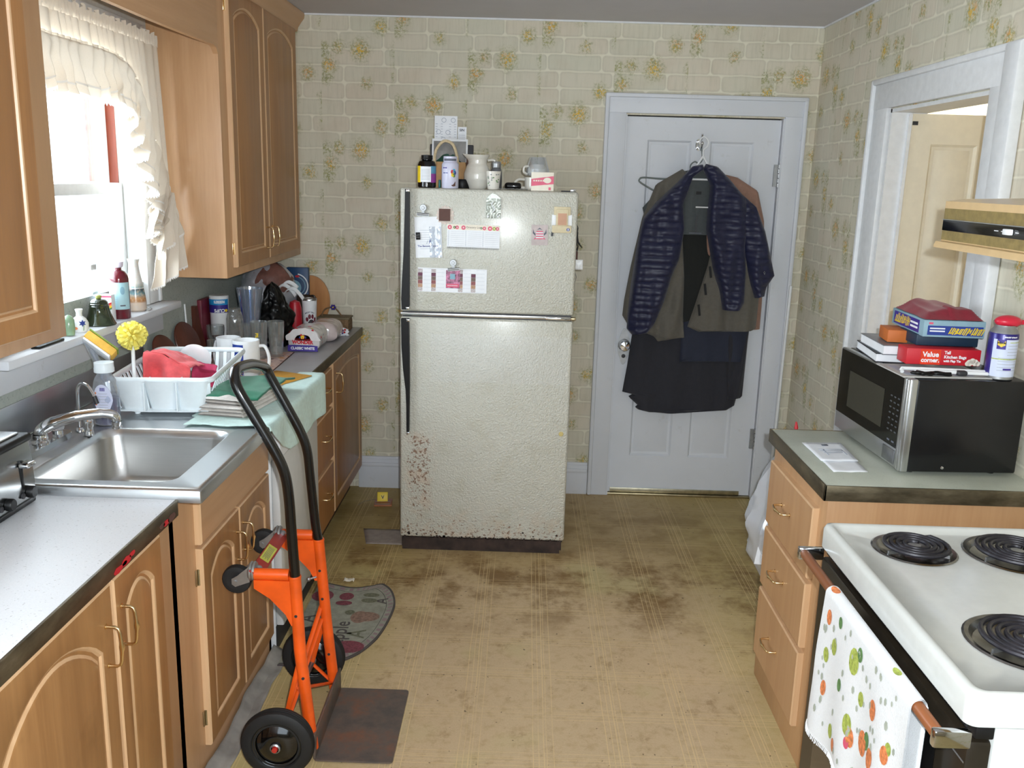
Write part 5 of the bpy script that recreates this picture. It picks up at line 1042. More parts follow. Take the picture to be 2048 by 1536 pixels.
b = MB(); b.box(-.006, .003, .003, .016, .014, Hh-.001, stl, .002, Mm); b.box(-.004, .003, .020, .036, .014, Hh-.001, stl, .002, Mm); b.build('corner_trim', fr, merge=False)
b = MB(); b.box(-.0025, 0, .045, .125, .020, .062, P('door_button', (150, 152, 156), .3, .9), .003, Mm); b.build('door_button', fr)
b = MB(); kp_ = P('key_print', (74, 76, 80), .5, var=0)
for r_ in range(7):
    for c_ in range(3): b.box(-.0018, -.0013, .052+.024*c_, .064+.024*c_, .215-.017*r_, .219-.017*r_, kp_, 0, Mm)
for y_ in (.058, .088): b.box(-.0018, -.0013, y_, y_+.016, .082, .087, M['ink'], 0, Mm)
b.build('keypad_print', fr, merge=False); b = MB(); b.lathe([(.0001, .002), (.004, .0015), (.005, 0)], M['chrome'], (.125, .026, -.0028), 10, M=Mm @ tri_axes((1, 0, 0), (0, 0, 1), (0, -1, 0))); b.build('side_screw', mw)
MZ = .914+Hh+.0012
# ---- things on the microwave
b = MB(); m = Matrix.Translation((1.098, 2.542, MZ)) @ Matrix.Rotation(R(2), 4, 'Z'); b.box(0, .262, .012, .20, 0, .0035, P('newsprint', (188, 186, 182), .7, var=.06), 0, m)
for k in range(6): b.box(.02+.035*k, .045+.035*k, .03, .17, .0035, .0037, M['ink_l'], 0, m)
tag(b.build('newspaper', merge=False), 'folded newspaper lying under the clutter on the microwave', 'newspaper')
MZ2 = MZ+.0038
def hbox(name, label, cat, x, y, z, rot, w_, d_, h_, mat, bev=.002): # x,y = near left corner
    m = Matrix.Translation((x, y, z)) @ Matrix.Rotation(R(rot), 4, 'Z'); t_ = thing(name, label, cat, (x, y, z)); b_ = MB(); b_.box(0, w_, 0, d_, 0, h_, mat, bev, m); return t_, b_, m
t, b, m = hbox('hanger_stack', 'white plastic hangers lying flat in front of the red bag box', 'hangers', 1.112, 2.600, MZ2, -4, .001, .001, .001, M['white'])
b = MB(); b.tube(bez([(0, 0, .004), (.004, .010, .010), (.02, .012, .012), (.25, .008, .012)], 4), .0055, M['white'], 8, M=m); b.tube(bez([(.030, -.012, .004), (.040, -.006, .007), (.06, -.004, .009), (.24, -.006, .009)], 4), .0055, M['white'], 8, M=m); b.build('hanger', t, merge=False)
t, b, m = hbox('trash_bag_box', 'red box of tall kitchen bags on the microwave', 'box', 1.140, 2.648, MZ2+.018, -2, .215, .075, .048, M['red']); b.build('carton', t)
fm_ = m @ tri_axes((1, 0, 0), (0, 0, 1), (0, -1, 0), (0, -.0006, 0)); b = MB(); b.box(.040, .098, .001, .046, -.0004, .0006, P('orange_red_print', (226, 60, 30), .4), 0, fm_)
b.text('Value', .021, M['paper'], fm_ @ Matrix.Translation((.069, .031, .0012)), .0007); b.text('corner.', .018, M['paper'], fm_ @ Matrix.Translation((.069, .014, .0012)), .0007)
for s_, z_ in (('Tall', .038), ('Kitchen Bags', .025), ('with Flap Tie', .013)): b.text(s_, .0125 if z_ > .02 else .0095, M['paper'], fm_ @ Matrix.Translation((.108, z_, .0012)), .0004, 'LEFT')
for cx, cz, r_ in [(.184, .008, .010), (.192, .015, .009), (.200, .011, .010), (.208, .008, .007), (.178, .006, .007)]: b.disc(r_, M['paper_w'], fm_ @ Matrix.Translation((cx, max(cz, r_), .0008)), 12)
b.build('front_print', t, merge=False)
t, b, m = hbox('hardback_book', 'white-edged hardback at the bottom of the book stack, left of the red box', 'book', 1.108, 2.755, MZ+.0002, 8, .030, .001, .001, M['paper'])
b = MB(); m = Matrix.Translation((1.100, 2.775, MZ+.0002)) @ Matrix.Rotation(R(-6), 4, 'Z'); b.box(.002, .15, .002, .236, .003, .026, M['paper'], 0, m); b.build('pages', t); b = MB(); b.box(0, .154, 0, .24, 0, .003, M['dark'], 0, m); b.box(0, .154, 0, .24, .026, .029, M['dark'], 0, m); b.build('cover', t, merge=False)
t = thing('hardback_book', 'upper hardback with grey cover resting on the white-edged hardback', 'book', (1.16, 2.88, MZ+.03)); m = Matrix.Translation((1.108, 2.745, MZ+.0296)) @ Matrix.Rotation(R(-3), 4, 'Z'); b = MB(); b.box(.002, .16, .002, .226, .0025, .0275, M['paper'], 0, m); b.build('pages', t); b = MB(); b.box(0, .164, 0, .23, 0, .0025, M['grey'], 0, m); b.box(0, .164, 0, .23, .0275, .030, M['grey'], 0, m); b.build('cover', t, merge=False)
SZ = MZ+.0602
t, b, m = hbox('orange_carton', 'small orange carton beneath the board game, on the books', 'box', 1.135, 2.790, SZ+.002, -8, .060, .11, .038, P('orange_carton', (196, 106, 44), .6, var=.05)); b.build('carton', t)
t, b, m = hbox('dark_blue_book', 'dark blue book lying between the red box and the board game', 'book', 1.186, 2.700, MZ2+.0665, -2, .182, .14, .033, P('blue_black_cover', (14, 44, 66), .5, var=.05)); b.build('cover', t)
t, b, m = hbox('board_game', 'light blue puzzle box with yellow lettering tilted under the red cloth', 'box', 1.190, 2.672, SZ+.0412, -3, .178, .27, .050, P('game_box_blue', (138, 170, 184), .5, var=.04), .0015)
mg = m.copy(); b.build('lid', t)
# left long face and front face prints: slanted yellow strokes too small to read
def scribble(b_, m_, u0, u1, v0, v1, n_):
    rn = random.Random(n_)
    for k in range(n_):
        c_ = u0+(u1-u0)*(k+.5)/n_; w_ = (u1-u0)/n_*.36; lo = v0+(v1-v0)*.25*rn.random(); hi = v1-(v1-v0)*.25*rn.random(); s_ = (hi-lo)*.45
        for (a, c2) in (((c_-w_, lo), (c_-w_+s_, hi)), ((c_+w_*.6, lo), (c_+w_*.6+s_, hi))): b_.prism([(a[0]-.0016, a[1]), (a[0]+.0016, a[1]), (c2[0]+.0016, c2[1]), (c2[0]-.0016, c2[1])], .0006, .0010, M['yellow'], m_)
        q = lo+(hi-lo)*rn.choice([.1, .5, .85]); b_.prism([(c_-w_+s_*.3, q), (c_+w_+s_*.3, q), (c_+w_+s_*.4, q+.003), (c_-w_+s_*.4, q+.003)], .0006, .0010, M['yellow'], m_)
ff_ = mg @ tri_axes((1, 0, 0), (0, 0, 1), (0, -1, 0), (0, -.0006, 0)); b = MB(); b.box(.012, .172, .006, .034, -.0003, .0006, M['blue'], 0, ff_); scribble(b, ff_, .072, .170, .008, .032, 9); b.box(.014, .026, .038, .044, 0, .0008, M['pink'], 0, ff_)
for k in range(2): b.box(.018, .062, .024-.008*k, .028-.008*k, .0006, .0010, M['paper'], 0, ff_)
lf_ = mg @ tri_axes((0, -1, 0), (0, 0, 1), (-1, 0, 0), (-.0006, .27, 0)); b.box(.02, .235, .006, .044, -.0003, .0006, M['purple'], 0, lf_); scribble(b, lf_, .028, .155, .009, .042, 8)
for k in range(2): b.box(.165, .225, .028-.012*k, .034-.012*k, .0006, .0010, M['paper'], 0, lf_)
b.build('print', t, merge=False)
rc = cloth_mat('red_cotton', (128, 20, 40), .9); b = MB()
def rcl(u, v):
    x_, y_ = .002+.168*u, -.002+.262*v; hh = .014+.022*math.sin(math.pi*min(1, u*.9+.1))*(.3+.7*v)+.005*nz(u*3, v*3, 2)+.0025*math.sin(u*16+v*4)+.006*(1 if (v < .35 and u > .45) else 0)
    e = min(u, 1-u, v, 1-v); return (x_+.012*nz(v*4, 1)*(u-.5), y_+.012*nz(u*4, 6), .002+hh*min(1, e*7))
b.grid(40, 40, rcl, rc, M=mg @ Matrix.Translation((0, 0, .0505))); b.grid(2, 2, lambda u, v: (.004+.164*u, .004+.254*v, .0015), rc, M=mg @ Matrix.Translation((0, 0, .0505)))
tag(b.build('red_cloth', loc=(1.27, 2.78, SZ+.09)), 'folded dark red cloth on top of the puzzle box', 'cloth')
t = thing('spray_can', 'lubricant spray can with a red cap on the microwave', 'can', (1.385, 2.588, MZ)); o = (1.385, 2.588, MZ)
bw = P('can_paint_blue', (44, 36, 120), .3, .2, var=.02); wl = P('can_label', (206, 214, 236), .3, var=.02)
MB().lathe([(.0001, 0), (.036, 0), (.039, .003), (.039, .010)], M['zinc'], o, 32).build('base_rim', t); b = MB(); b.lathe([(.0388, .004), (.0388, .130), (.0375, .134)], bw, o, 36, mats=[bw, bw]); b.lathe([(.0391, .010), (.0391, .118)], wl, o, 22, a0=R(205), a1=R(345)); b.lathe([(.0393, .060), (.0393, .063)], M['lime'], o, 22, a0=R(205), a1=R(345)); b.lathe([(.0393, .109), (.0393, .111)], M['lime'], o, 12, a0=R(270), a1=R(345))
wc = cyl_warp(o, .0392, 0)
def wrapbox(b, x0, x1, z0, z1, mat, wf, lift, nn=6):
    vs = [wf(Vector((x0+(x1-x0)*i/nn, z, lift))) for z in (z0, z1) for i in range(nn+1)]; b.raw(vs, [(i, i+1, nn+2+i, nn+1+i) for i in range(nn)], mat, None, False)
wrapbox(b, -.034, -.010, .090, .118, M['purple'], wc, .0003); wrap_poly(b, [(.010, .008), (-.010, .008), (-.010, -.004), (0, -.010), (.010, -.004)], M['yellow'], wc, -.022, .106, .0006); b.text('WD-40', .0075, M['black'], None, .0004, warp=lambda v: wc(Vector((v.x-.022, v.y+.108, .0009)))); wrapbox(b, -.010, .014, .030, .035, M['purple'], wc, .0004)
for k in range(9): wrapbox(b, -.026 if k > 3 else -.004, .030, .100-.009*k, .1015-.009*k, M['ink_l'], wc, .0004)
b.text('SMART STRAW', .0055, M['paper'], None, .0003, warp=lambda v: wc(Vector((v.x+.002, v.y+.125, .0006)))); b.build('can_body', t, merge=False)
MB().lathe([(.0375, .134), (.034, .142), (.028, .150), (.026, .156)], M['zinc'], o, 30).build('shoulder', t)
b = MB(); rcap = P('red_cap', (206, 34, 60), .35, var=.02); b.sphere((o[0]+.006, o[1], o[2]+.166), 1.0, rcap, 24, (.038, .026, .018)); b.box(o[0]+.03, o[0]+.052, o[1]-.008, o[1]+.008, o[2]+.158, o[2]+.172, rcap, .004); b.build('cap', t, merge=False)
b = MB(); rnd = random.Random(5); pts = [(1.135+.10*k/26+.016*math.sin(k*1.7), 2.572+.012*math.cos(k*2.1), MZ2+.004+.006*(.5+.5*math.sin(k*1.3))) for k in range(27)]; b.tube(bez(pts, 4), .0035, M['black'], 7); b.box(1.26, 1.29, 2.570, 2.592, MZ2+.001, MZ2+.016, M['dark'], .006, seg=3)
tag(b.build('charging_cable', merge=False), 'tangled dark cable on the front edge of the microwave top', 'cable')
# papers on the right counter
def sheet(name, corners, z, label, mat, prints=()):
    b = MB(); c_ = [Vector((x_, y_, 0)) for x_, y_ in corners]
    f_ = lambda u, v: ((c_[0]*(1-u)+c_[1]*u)*(1-v)+(c_[3]*(1-u)+c_[2]*u)*v)+Vector((0, 0, z+.0015*nz(u*3, v*3)+.001+.004*max(0, v-.9)))
    b.grid(8, 8, f_, mat)
    for (u0, u1, v0, v1, mm) in prints: b.raw([f_(u0, v0)+Vector((0, 0, .0012)), f_(u1, v0)+Vector((0, 0, .0012)), f_(u1, v1)+Vector((0, 0, .0012)), f_(u0, v1)+Vector((0, 0, .0012))], [(0, 1, 2, 3)], mm, None, False)
    return tag(b.build(name, thick=.0006, merge=False, loc=(c_[0].x, c_[0].y, z)), label, 'paper')
sheet('letter', [(.926, 2.545), (1.030, 2.555), (1.036, 2.70), (.926, 2.70)], .9145, 'blank white envelope half under the printed letter on the right counter', M['paper'])
sheet('letter', [(.920, 2.642), (1.036, 2.651), (1.046, 2.848), (.918, 2.835)], .9175, 'printed white letter with a dark seal on the right counter', M['paper'], [(.44, .60, .80, .88, M['ink']), (.25, .85, .60, .62, M['ink_l']), (.25, .85, .52, .54, M['ink_l']), (.35, .38, .30, .60, M['ink_l']), (.84, .86, .30, .60, M['ink_l']), (.3, .8, .42, .44, M['ink_l'])])
# clear rubbish bag between the drawer cabinet and the door
bagm = thin_glass('bag_film', (.90, .92, .97), .22, .22, .42); t = thing('plastic_bag', 'big cloudy plastic bag stuffed beside the drawer cabinet near the door', 'bag', (1.20, 3.55, 0))
def blob(cx, cy, z0, z1, rx, ry, amp, seed, tw=0.0, prof=None):
    def g(u, v):
        a = 2*math.pi*u; s_ = prof(v) if prof else math.sin(math.pi*min(.999, .04+.96*v))**.55; k = 1+amp*nz(math.cos(a)*1.6+seed, math.sin(a)*1.6, v*3.2)+amp*.5*nz(math.cos(a)*4, math.sin(a)*4+seed, v*8)+amp*.25*math.sin(a*14+v*9+seed)
        return (cx+rx*s_*k*math.cos(a)+tw*v, cy+ry*s_*k*math.sin(a), z0+(z1-z0)*v+(.01*nz(a, v, seed) if v > .05 else 0))
    return g
pr_bag = lambda v: lerp_path([(0, .35), (.06, .62), (.25, .95), (.45, 1.0), (.7, .82), (.9, .50), (1, .12)], v)[0]
b = MB(); b.grid(56, 44, blob(1.235, 3.62, .004, .74, .262, .25, .13, 3, .02, pr_bag), bagm); b.disc(.1, bagm, Matrix.Translation((1.235, 3.62, .004)), 20); b.build('film', t, merge=True)
b = MB(); b.grid(20, 18, blob(1.235, 3.62, .02, .60, .20, .19, .22, 8, .02, pr_bag), P('bagged_white_stuff', (214, 216, 226), .7, var=.05)); b.build('contents', t, angle=60)
b = MB(); m = tri_axes((.60, -.70, .25), (.15, .05, .98), (-.75, -.66, .1), (1.035, 3.52, .25)); b.box(-.04, .04, -.06, .06, 0, .004, M['paper'], 0, m); b.build('crumpled_paper', t)
b = MB(); b.tube([(1.075, 3.30, .003), (1.052, 3.33, .832)], .006, M['red'], 10); b.tube([(1.052, 3.33, .832), (1.050, 3.332, .858)], [.008, .003], M['red'], 10); tag(b.build('broom_handle', loc=(1.075, 3.3, 0), merge=False), 'red tip of a broom handle behind the right counter', 'broom')
# ---------------------------------------------------------------- toaster
t = thing('toaster', 'stainless steel toaster with black trim on the near left counter', 'toaster', (-1.30, 1.95, .9145)); tl = P('toaster_steel', (.42, .43, .43), .20, 1.0, .08, vs=6); tz = .9145
b = MB()
def tsec(i): return [(-1.40+i, tz+.014), (-1.20-i, tz+.014), (-1.195-i, tz+.05), (-1.198-i, tz+.12), (-1.206-i, tz+.165), (-1.394+i, tz+.165), (-1.402+i, tz+.12), (-1.405+i, tz+.05)]
b.prism(tsec(0), -2.108, -1.76, tl, tri_axes((1, 0, 0), (0, 0, 1), (0, -1, 0)), smooth=False); b.build('body', t)
b = MB(); b.box(-1.408, -1.193, 1.752, 2.114, tz+.158, tz+.178, M['black'], .009, seg=3); b.box(-1.404, -1.196, 1.756, 2.110, tz+.002, tz+.016, M['black'], .004); b.build('black_trim', t, merge=False)
b = MB(); b.box(-1.388, -1.215, 1.775, 2.092, tz+.176, tz+.184, P('toaster_top', (.62, .62, .62), .25, 1.0, .05), .004); b.build('top_plate', t)
b = MB()
for x_ in (-1.372, -1.322, -1.272): b.box(x_, x_+.024, 1.80, 2.06, tz+.1835, tz+.1848, M['black'])
b.build('bread_slots', t, merge=False)
for y_ in (2.055, 1.86):
    b = MB(); b.box(-1.200, -1.1935, y_-.004, y_+.004, tz+.052, tz+.122, M['black'], .001); b.box(-1.196, -1.170, y_-.014, y_+.024, tz+.106, tz+.118, M['chrome'], .005, seg=3); b.build('lever', t, merge=False)
for y_, r_ in [(2.078, .015), (1.985, .015), (1.88, .015)]:
    MB().lathe([(r_, 0), (r_, .012), (r_*.85, .015), (.0001, .015)], M['black'], (0, 0, 0), 20, M=tri_axes((0, 1, 0), (0, 0, 1), (1, 0, 0), (-1.195, y_, tz+.036))).build('dial', t)
    MB().lathe([(.007, 0), (.007, .004), (.0001, .005)], M['dark'], (0, 0, 0), 12, M=tri_axes((0, 1, 0), (0, 0, 1), (1, 0, 0), (-1.196, y_-.028, tz+.034))).build('button', t)

# ---------------------------------------------------------------- taps
dz = .9375; ch = M['chrome']; t = thing('kitchen_faucet', 'chrome kitchen faucet with clear knobs behind the sink bowl', 'faucet', (-1.37, 2.47, dz))
b = MB(); b.prism(rrect(-1.405, -1.342, 2.335, 2.610, .030, 8), dz-.001, dz+.016, ch, smooth=False); b.build('base_plate', t)
b = MB(); b.lathe([(.024, dz+.014), (.025, dz+.020), (.020, dz+.024), (.021, dz+.030), (.019, dz+.040)], ch, (-1.372, 2.470, 0), 24)
b.tube(bez([(-1.372, 2.470, dz+.034), (-1.365, 2.473, dz+.055), (-1.33, 2.485, dz+.075), (-1.27, 2.505, dz+.090), (-1.215, 2.525, dz+.093), (-1.185, 2.535, dz+.084), (-1.180, 2.537, dz+.066)], 8), [.019]*8+[.0185]*8+[.017]*8+[.015]*8+[.0135]*8+[.013]*9, ch, 16, flat=.72)
b.lathe([(.0135, dz+.046), (.0145, dz+.047), (.0145, dz+.052), (.012, dz+.053), (.012, dz+.058), (.0145, dz+.059), (.0145, dz+.067)], ch, (-1.180, 2.537, 0), 20); b.build('spout', t, merge=False)
kn = P('clear_acrylic', (.85, .87, .90), .05, .0, 0, Transmission_Weight=.8)
for y_ in (2.372, 2.565):
    b = MB(); b.lathe([(.016, dz+.014), (.014, dz+.026), (.017, dz+.028)], ch, (-1.372, y_, 0), 18); k_ = b.build('valve_stem', t)
    b = MB(); b.lathe([(.017, dz+.028), (.021, dz+.034), (.023, dz+.050), (.019, dz+.060), (.0001, dz+.061)], kn, (-1.372, y_, 0), 8); b.build('knob', k_)
t = thing('filter_tap', 'slim chrome gooseneck tap with a black tip behind the soap bottle', 'faucet', (-1.345, 2.645, dz)); b = MB(); b.tube(bez([(-1.345, 2.645, dz), (-1.345, 2.645, dz+.08), (-1.343, 2.645, dz+.13), (-1.328, 2.640, dz+.152), (-1.305, 2.632, dz+.148), (-1.288, 2.626, dz+.128), (-1.280, 2.622, dz+.112)], 6), .005, ch, 10); b.lathe([(.014, dz), (.013, dz+.008), (.008, dz+.014)], ch, (-1.345, 2.645, 0), 16); b.build('neck', t, merge=False); b = MB(); b.tube([(-1.283, 2.6235, dz+.118), (-1.274, 2.620, dz+.096)], .0065, M['dark'], 10); b.build('tip', t)
b = MB(); b.lathe([(.015, dz), (.014, dz+.010), (.011, dz+.022), (.014, dz+.030), (.014, dz+.045), (.010, dz+.050), (.0001, dz+.052)], ch, (-1.300, 2.610, 0), 18); tag(b.build('sink_sprayer'), 'short chrome sprayer beside the faucet base', 'sprayer')
# dish soap
t = thing('dish_soap_bottle', 'clear dish soap bottle half full of dark blue liquid, behind the faucet', 'bottle', (-1.300, 2.700, dz)); bz = dz
def oval(u, v, prof): a = 2*math.pi*u; r_, z_ = lerp_path(prof, v); return (-1.300+r_*math.cos(a), 2.735+r_*.62*math.sin(a), bz+z_)
pf = [(0, .036, 0), (.05, .040, .004), (.3, .042, .06), (.6, .042, .11), (.8, .034, .145), (.95, .022, .165), (1, .020, .170)]
pl_ = [(0, .034, .002), (.05, .0385, .006), (.4, .0405, .055), (.9, .0405, .088), (1, .0405, .089)]
b = MB(); b.grid(32, 24, lambda u, v: oval(u, v, pl_), P('blue_liquid', (20, 16, 90), .12, var=0)); b.disc(.0405, P('blue_liquid_top', (40, 36, 120), .1, var=0), Matrix.Translation((-1.300, 2.735, bz+.089)), 32, ry=.0251); b.build('liquid', t, merge=False)
b = MB(); b.grid(32, 30, lambda u, v: oval(u, v, pf), M['clear_plastic']); b.build('bottle', t)
b = MB(); b.lathe([(.021, .168), (.030, .170), (.030, .182), (.029, .186), (.029, .200), (.0001, .200)], M['white_soft'], (-1.300, 2.735, bz), 28); b.build('cap', t)
b = MB(); wl_ = lambda v: Vector((-1.300+v.x, 2.735-.62*math.sqrt(max(1e-6, .0432**2-v.x**2))-v.z, bz+v.y)); wrap_poly(b, [(.030*math.sin(a)*(1 if math.cos(a) > 0 else 1-.35*abs(math.cos(a))), .052*math.cos(a)) for a in [2*math.pi*k/28 for k in range(28)]], P('soap_label', (206, 210, 232), .35, var=.02), wl_, .0, .082, .0006)
for k in range(7): wrapbox(b, -.012, .016, .104-.009*k, .1055-.009*k, M['ink'] if k == 6 else M['ink_l'], wl_, .0012)
for k in range(8): wrapbox(b, -.006+.002*k, -.0048+.002*k, .113, .124, M['purple'], wl_, .0012, 1)
for k in range(4): wrap_poly(b, [(.003*math.cos(a), .004*math.sin(a)) for a in [q*math.pi/3 for q in range(6)]], M['orange_p'], wl_, -.021, .070+.012*k, .0012)
b.build('label', t, merge=False)

# ---------------------------------------------------------------- dish rack, local frame: x across, y along, origin near-left foot
rk = thing('dish_rack', 'white plastic dish rack with a moulded cutlery holder at its near end', 'dish rack', (-1.18, 3.1, dz)); wm = M['white_soft']
RM = Matrix.Translation((-1.318, 2.800, dz)) @ Matrix.Rotation(R(5.5), 4, 'Z'); RW, RL, RH = .318, .535, .128
b = MB()   # rim
def rim_pts(z_, i=0): return [(x_, y_, z_) for x_, y_ in rrect(i, RW-i, i, RL-i, .035, 6)]
b.tube(rim_pts(RH), .0075, wm, 10, closed=True, M=RM, flat=1.3); b.build('rim', rk)
b = MB()   # floor grid and feet
i0 = .05; b.tube(rim_pts(.020, i0*.8), .005, wm, 8, closed=True, M=RM)
for k in range(9): y_ = .08+k*.046; b.tube([(.045, y_, .020), (RW-.045, y_, .020)], .0035, wm, 6, M=RM)
for k in range(3): x_ = .09+k*.07; b.tube([(x_, .04, .018), (x_, RL-.045, .018)], .0035, wm, 6, M=RM)
for x_, y_ in [(.06, .07), (RW-.06, .07), (.06, RL-.07), (RW-.06, RL-.07)]: b.lathe([(.009, 0), (.010, .018)], wm, (x_, y_, 0), 12, M=RM)
b.prism(rrect(i0*.8, RW-i0*.8, i0*.8, RL-i0*.8, .03, 5), .012, .0155, wm, RM); b.build('floor_grid', rk, merge=False)
b = MB()   # side slats, flat strips from rim to floor
def slat(x0_, y0_, x1_, y1_, w_, ax):
    d_ = Vector((0, w_/2, 0)) if ax == 'y' else Vector((w_/2, 0, 0)); th_ = Vector((.0022, 0, 0)) if ax == 'y' else Vector((0, .0022, 0)); A = Vector((x0_, y0_, RH)); B = Vector((x1_, y1_, .020))
    b.raw([A-d_-th_, A+d_-th_, A+d_+th_, A-d_+th_, B-d_-th_, B+d_-th_, B+d_+th_, B-d_+th_], [(0, 1, 5, 4), (1, 2, 6, 5), (2, 3, 7, 6), (3, 0, 4, 7), (0, 1, 2, 3), (4, 5, 6, 7)], wm, RM, False)
for k in range(13): y_ = .10+k*.033; slat(0, y_, .040, y_, .013, 'y'); slat(RW, y_, RW-.040, y_, .013, 'y')
for k in range(9): x_ = .045+k*.0285; slat(x_, RL, x_, RL-.040, .012, 'x')
b.build('slats', rk, merge=False)
b = MB()   # near end: three bulging cutlery cups
for c_ in range(3):
    xa, xb = .006+c_*.102, .006+c_*.102+.100
    def cup(u, v, xa=xa, xb=xb): x_ = xa+(xb-xa)*u; bulge = math.sin(math.pi*u)**.45; return (x_*(1-.0)+(xa+xb-2*x_)*.10*(1-v)+( .016*(1-v) if c_ == 0 else (-.016*(1-v) if c_ == 2 else 0)), .034*(1-v)-.022*bulge*(1-.35*(1-v)), .022+(RH-.022)*v)
    b.grid(16, 12, cup, wm, M=RM)
    b.box(xa+.006, xb-.006, .010, .070, .022, .026, wm, .002, RM)
for x_ in (.106, .208): b.box(x_-.002, x_+.002, -.004, .075, .024, RH-.004, wm, .001, RM)
b.box(.02, RW-.02, .072, .076, .024, RH-.012, wm, .001, RM); b.build('cutlery_holder', rk, thick=0, merge=False)
t = thing('dish_brush', 'round yellow foam dish mop standing in the cutlery holder', 'brush', RM @ Vector((.055, .055, .027))); p0 = RM @ Vector((.062, .050, .028)); p1 = RM @ Vector((.048, .100, .225))
b = MB(); b.tube([p0, p0.lerp(p1, .5), p1], [.009, .0065, .006], M['white'], 10); b.build('handle', t); b = MB(); b.tube([p0.lerp(p1, .35), p0.lerp(p1, .44)], [.0095, .0075], P('sky_blue_grip', (70, 150, 216), .4), 10); b.build('grip_band', t)
yf = P('yellow_foam', (238, 224, 112), .9, var=.06, bump=.3, bs=200); c0 = p1+Vector((0, 0, .030)); b = MB(); b.sphere(c0, .025, yf, 18); rnd = random.Random(2)
for k in range(64):
    z_ = 1-2*(k+.5)/64; a = k*2.39996; s_ = math.sqrt(1-z_*z_); d = Vector((s_*math.cos(a), s_*math.sin(a), z_)); u_ = d.orthogonal().normalized(); m = tri_axes(u_, d.cross(u_), d, c0+d*.020) @ Matrix.Rotation(rnd.random()*6, 4, 'Z'); b.box(-.0075, .0075, -.0045, .0045, 0, .026+.004*rnd.random(), yf, .0012, m, 1)
b.build('foam_head', t, merge=False)
t = thing('sponge_wand', 'dish wand with a yellow and green sponge leaning in the rack corner', 'brush', (-1.305, 2.83, dz+.03)); q0 = Vector((-1.300, 2.835, dz+.03)); q1 = Vector((-1.375, 2.79, 1.190))
b = MB(); b.tube([q0, q0.lerp(q1, .5), q1], [.013, .013, .010], M['clear_plastic'], 12); b.tube([q0.lerp(q1, .05), q0.lerp(q1, .9)], .006, P('grey_soap_tube', (150, 152, 158), .3), 10); b.build('handle', t, merge=False)
sm = tri_axes(Vector((.809, 0, -.588)), Vector((0, 1, 0)), Vector((.588, 0, .809)), (-1.338, 2.79, 1.168)) @ Matrix.Rotation(R(-38), 4, 'X'); b = MB(); b.box(-.052, .046, -.028, .028, -.010, -.002, M['white'], .003, sm); b.build('head_plate', t)
b = MB(); b.box(-.056, .050, -.026, .026, -.002, .026, P('sponge_amber', (236, 186, 84), .9, bump=.4, bs=260), .006, sm); sp_ = b.build('sponge', t); b = MB(); b.box(-.056, .050, -.026, .026, .0262, .031, P('scour_green', (140, 160, 70), .9, bump=.5), .002, sm); b.build('scouring_layer', sp_)
cor = cloth_mat('coral_cotton', (232, 96, 100), .9); b = MB()
def coral(u, v):  # folded over the left slats, falls inside
    x_ = .045+.150*u; return tuple(RM @ Vector((x_-.02*v*0, .175+.008*math.sin(u*7)+.05*nz(u*2, v*2, 4)+.04*v, .030+(.140+.016*math.sin(u*4+.5)-.030*u)*v+.006*nz(u*6, v*6))))
b.grid(30, 24, coral, cor); b.grid(30, 20, lambda u, v: tuple(Vector(coral(u, 1))+Vector((0, .004+.20*v, -.010*v-.030*v*v+.008*nz(u*5, v*6, 7)))), cor); tag(b.build('coral_cloth', thick=.003, loc=RM @ Vector((.1, .2, .03))), 'coral red dishcloth lying inside the dish rack', 'cloth')
b = MB(); b.grid(24, 20, lambda u, v: tuple(RM @ Vector((.165+.085*u, .330+.05*v+.03*nz(u*3, v*3, 1), .032+(.085-.02*u)*v))), P('magenta_cotton', (190, 60, 96), .9)); tag(b.build('pink_cloth', thick=.003, loc=RM @ Vector((.2, .35, .03))), 'darker pink cloth behind the rack slats beside the coral cloth', 'cloth')
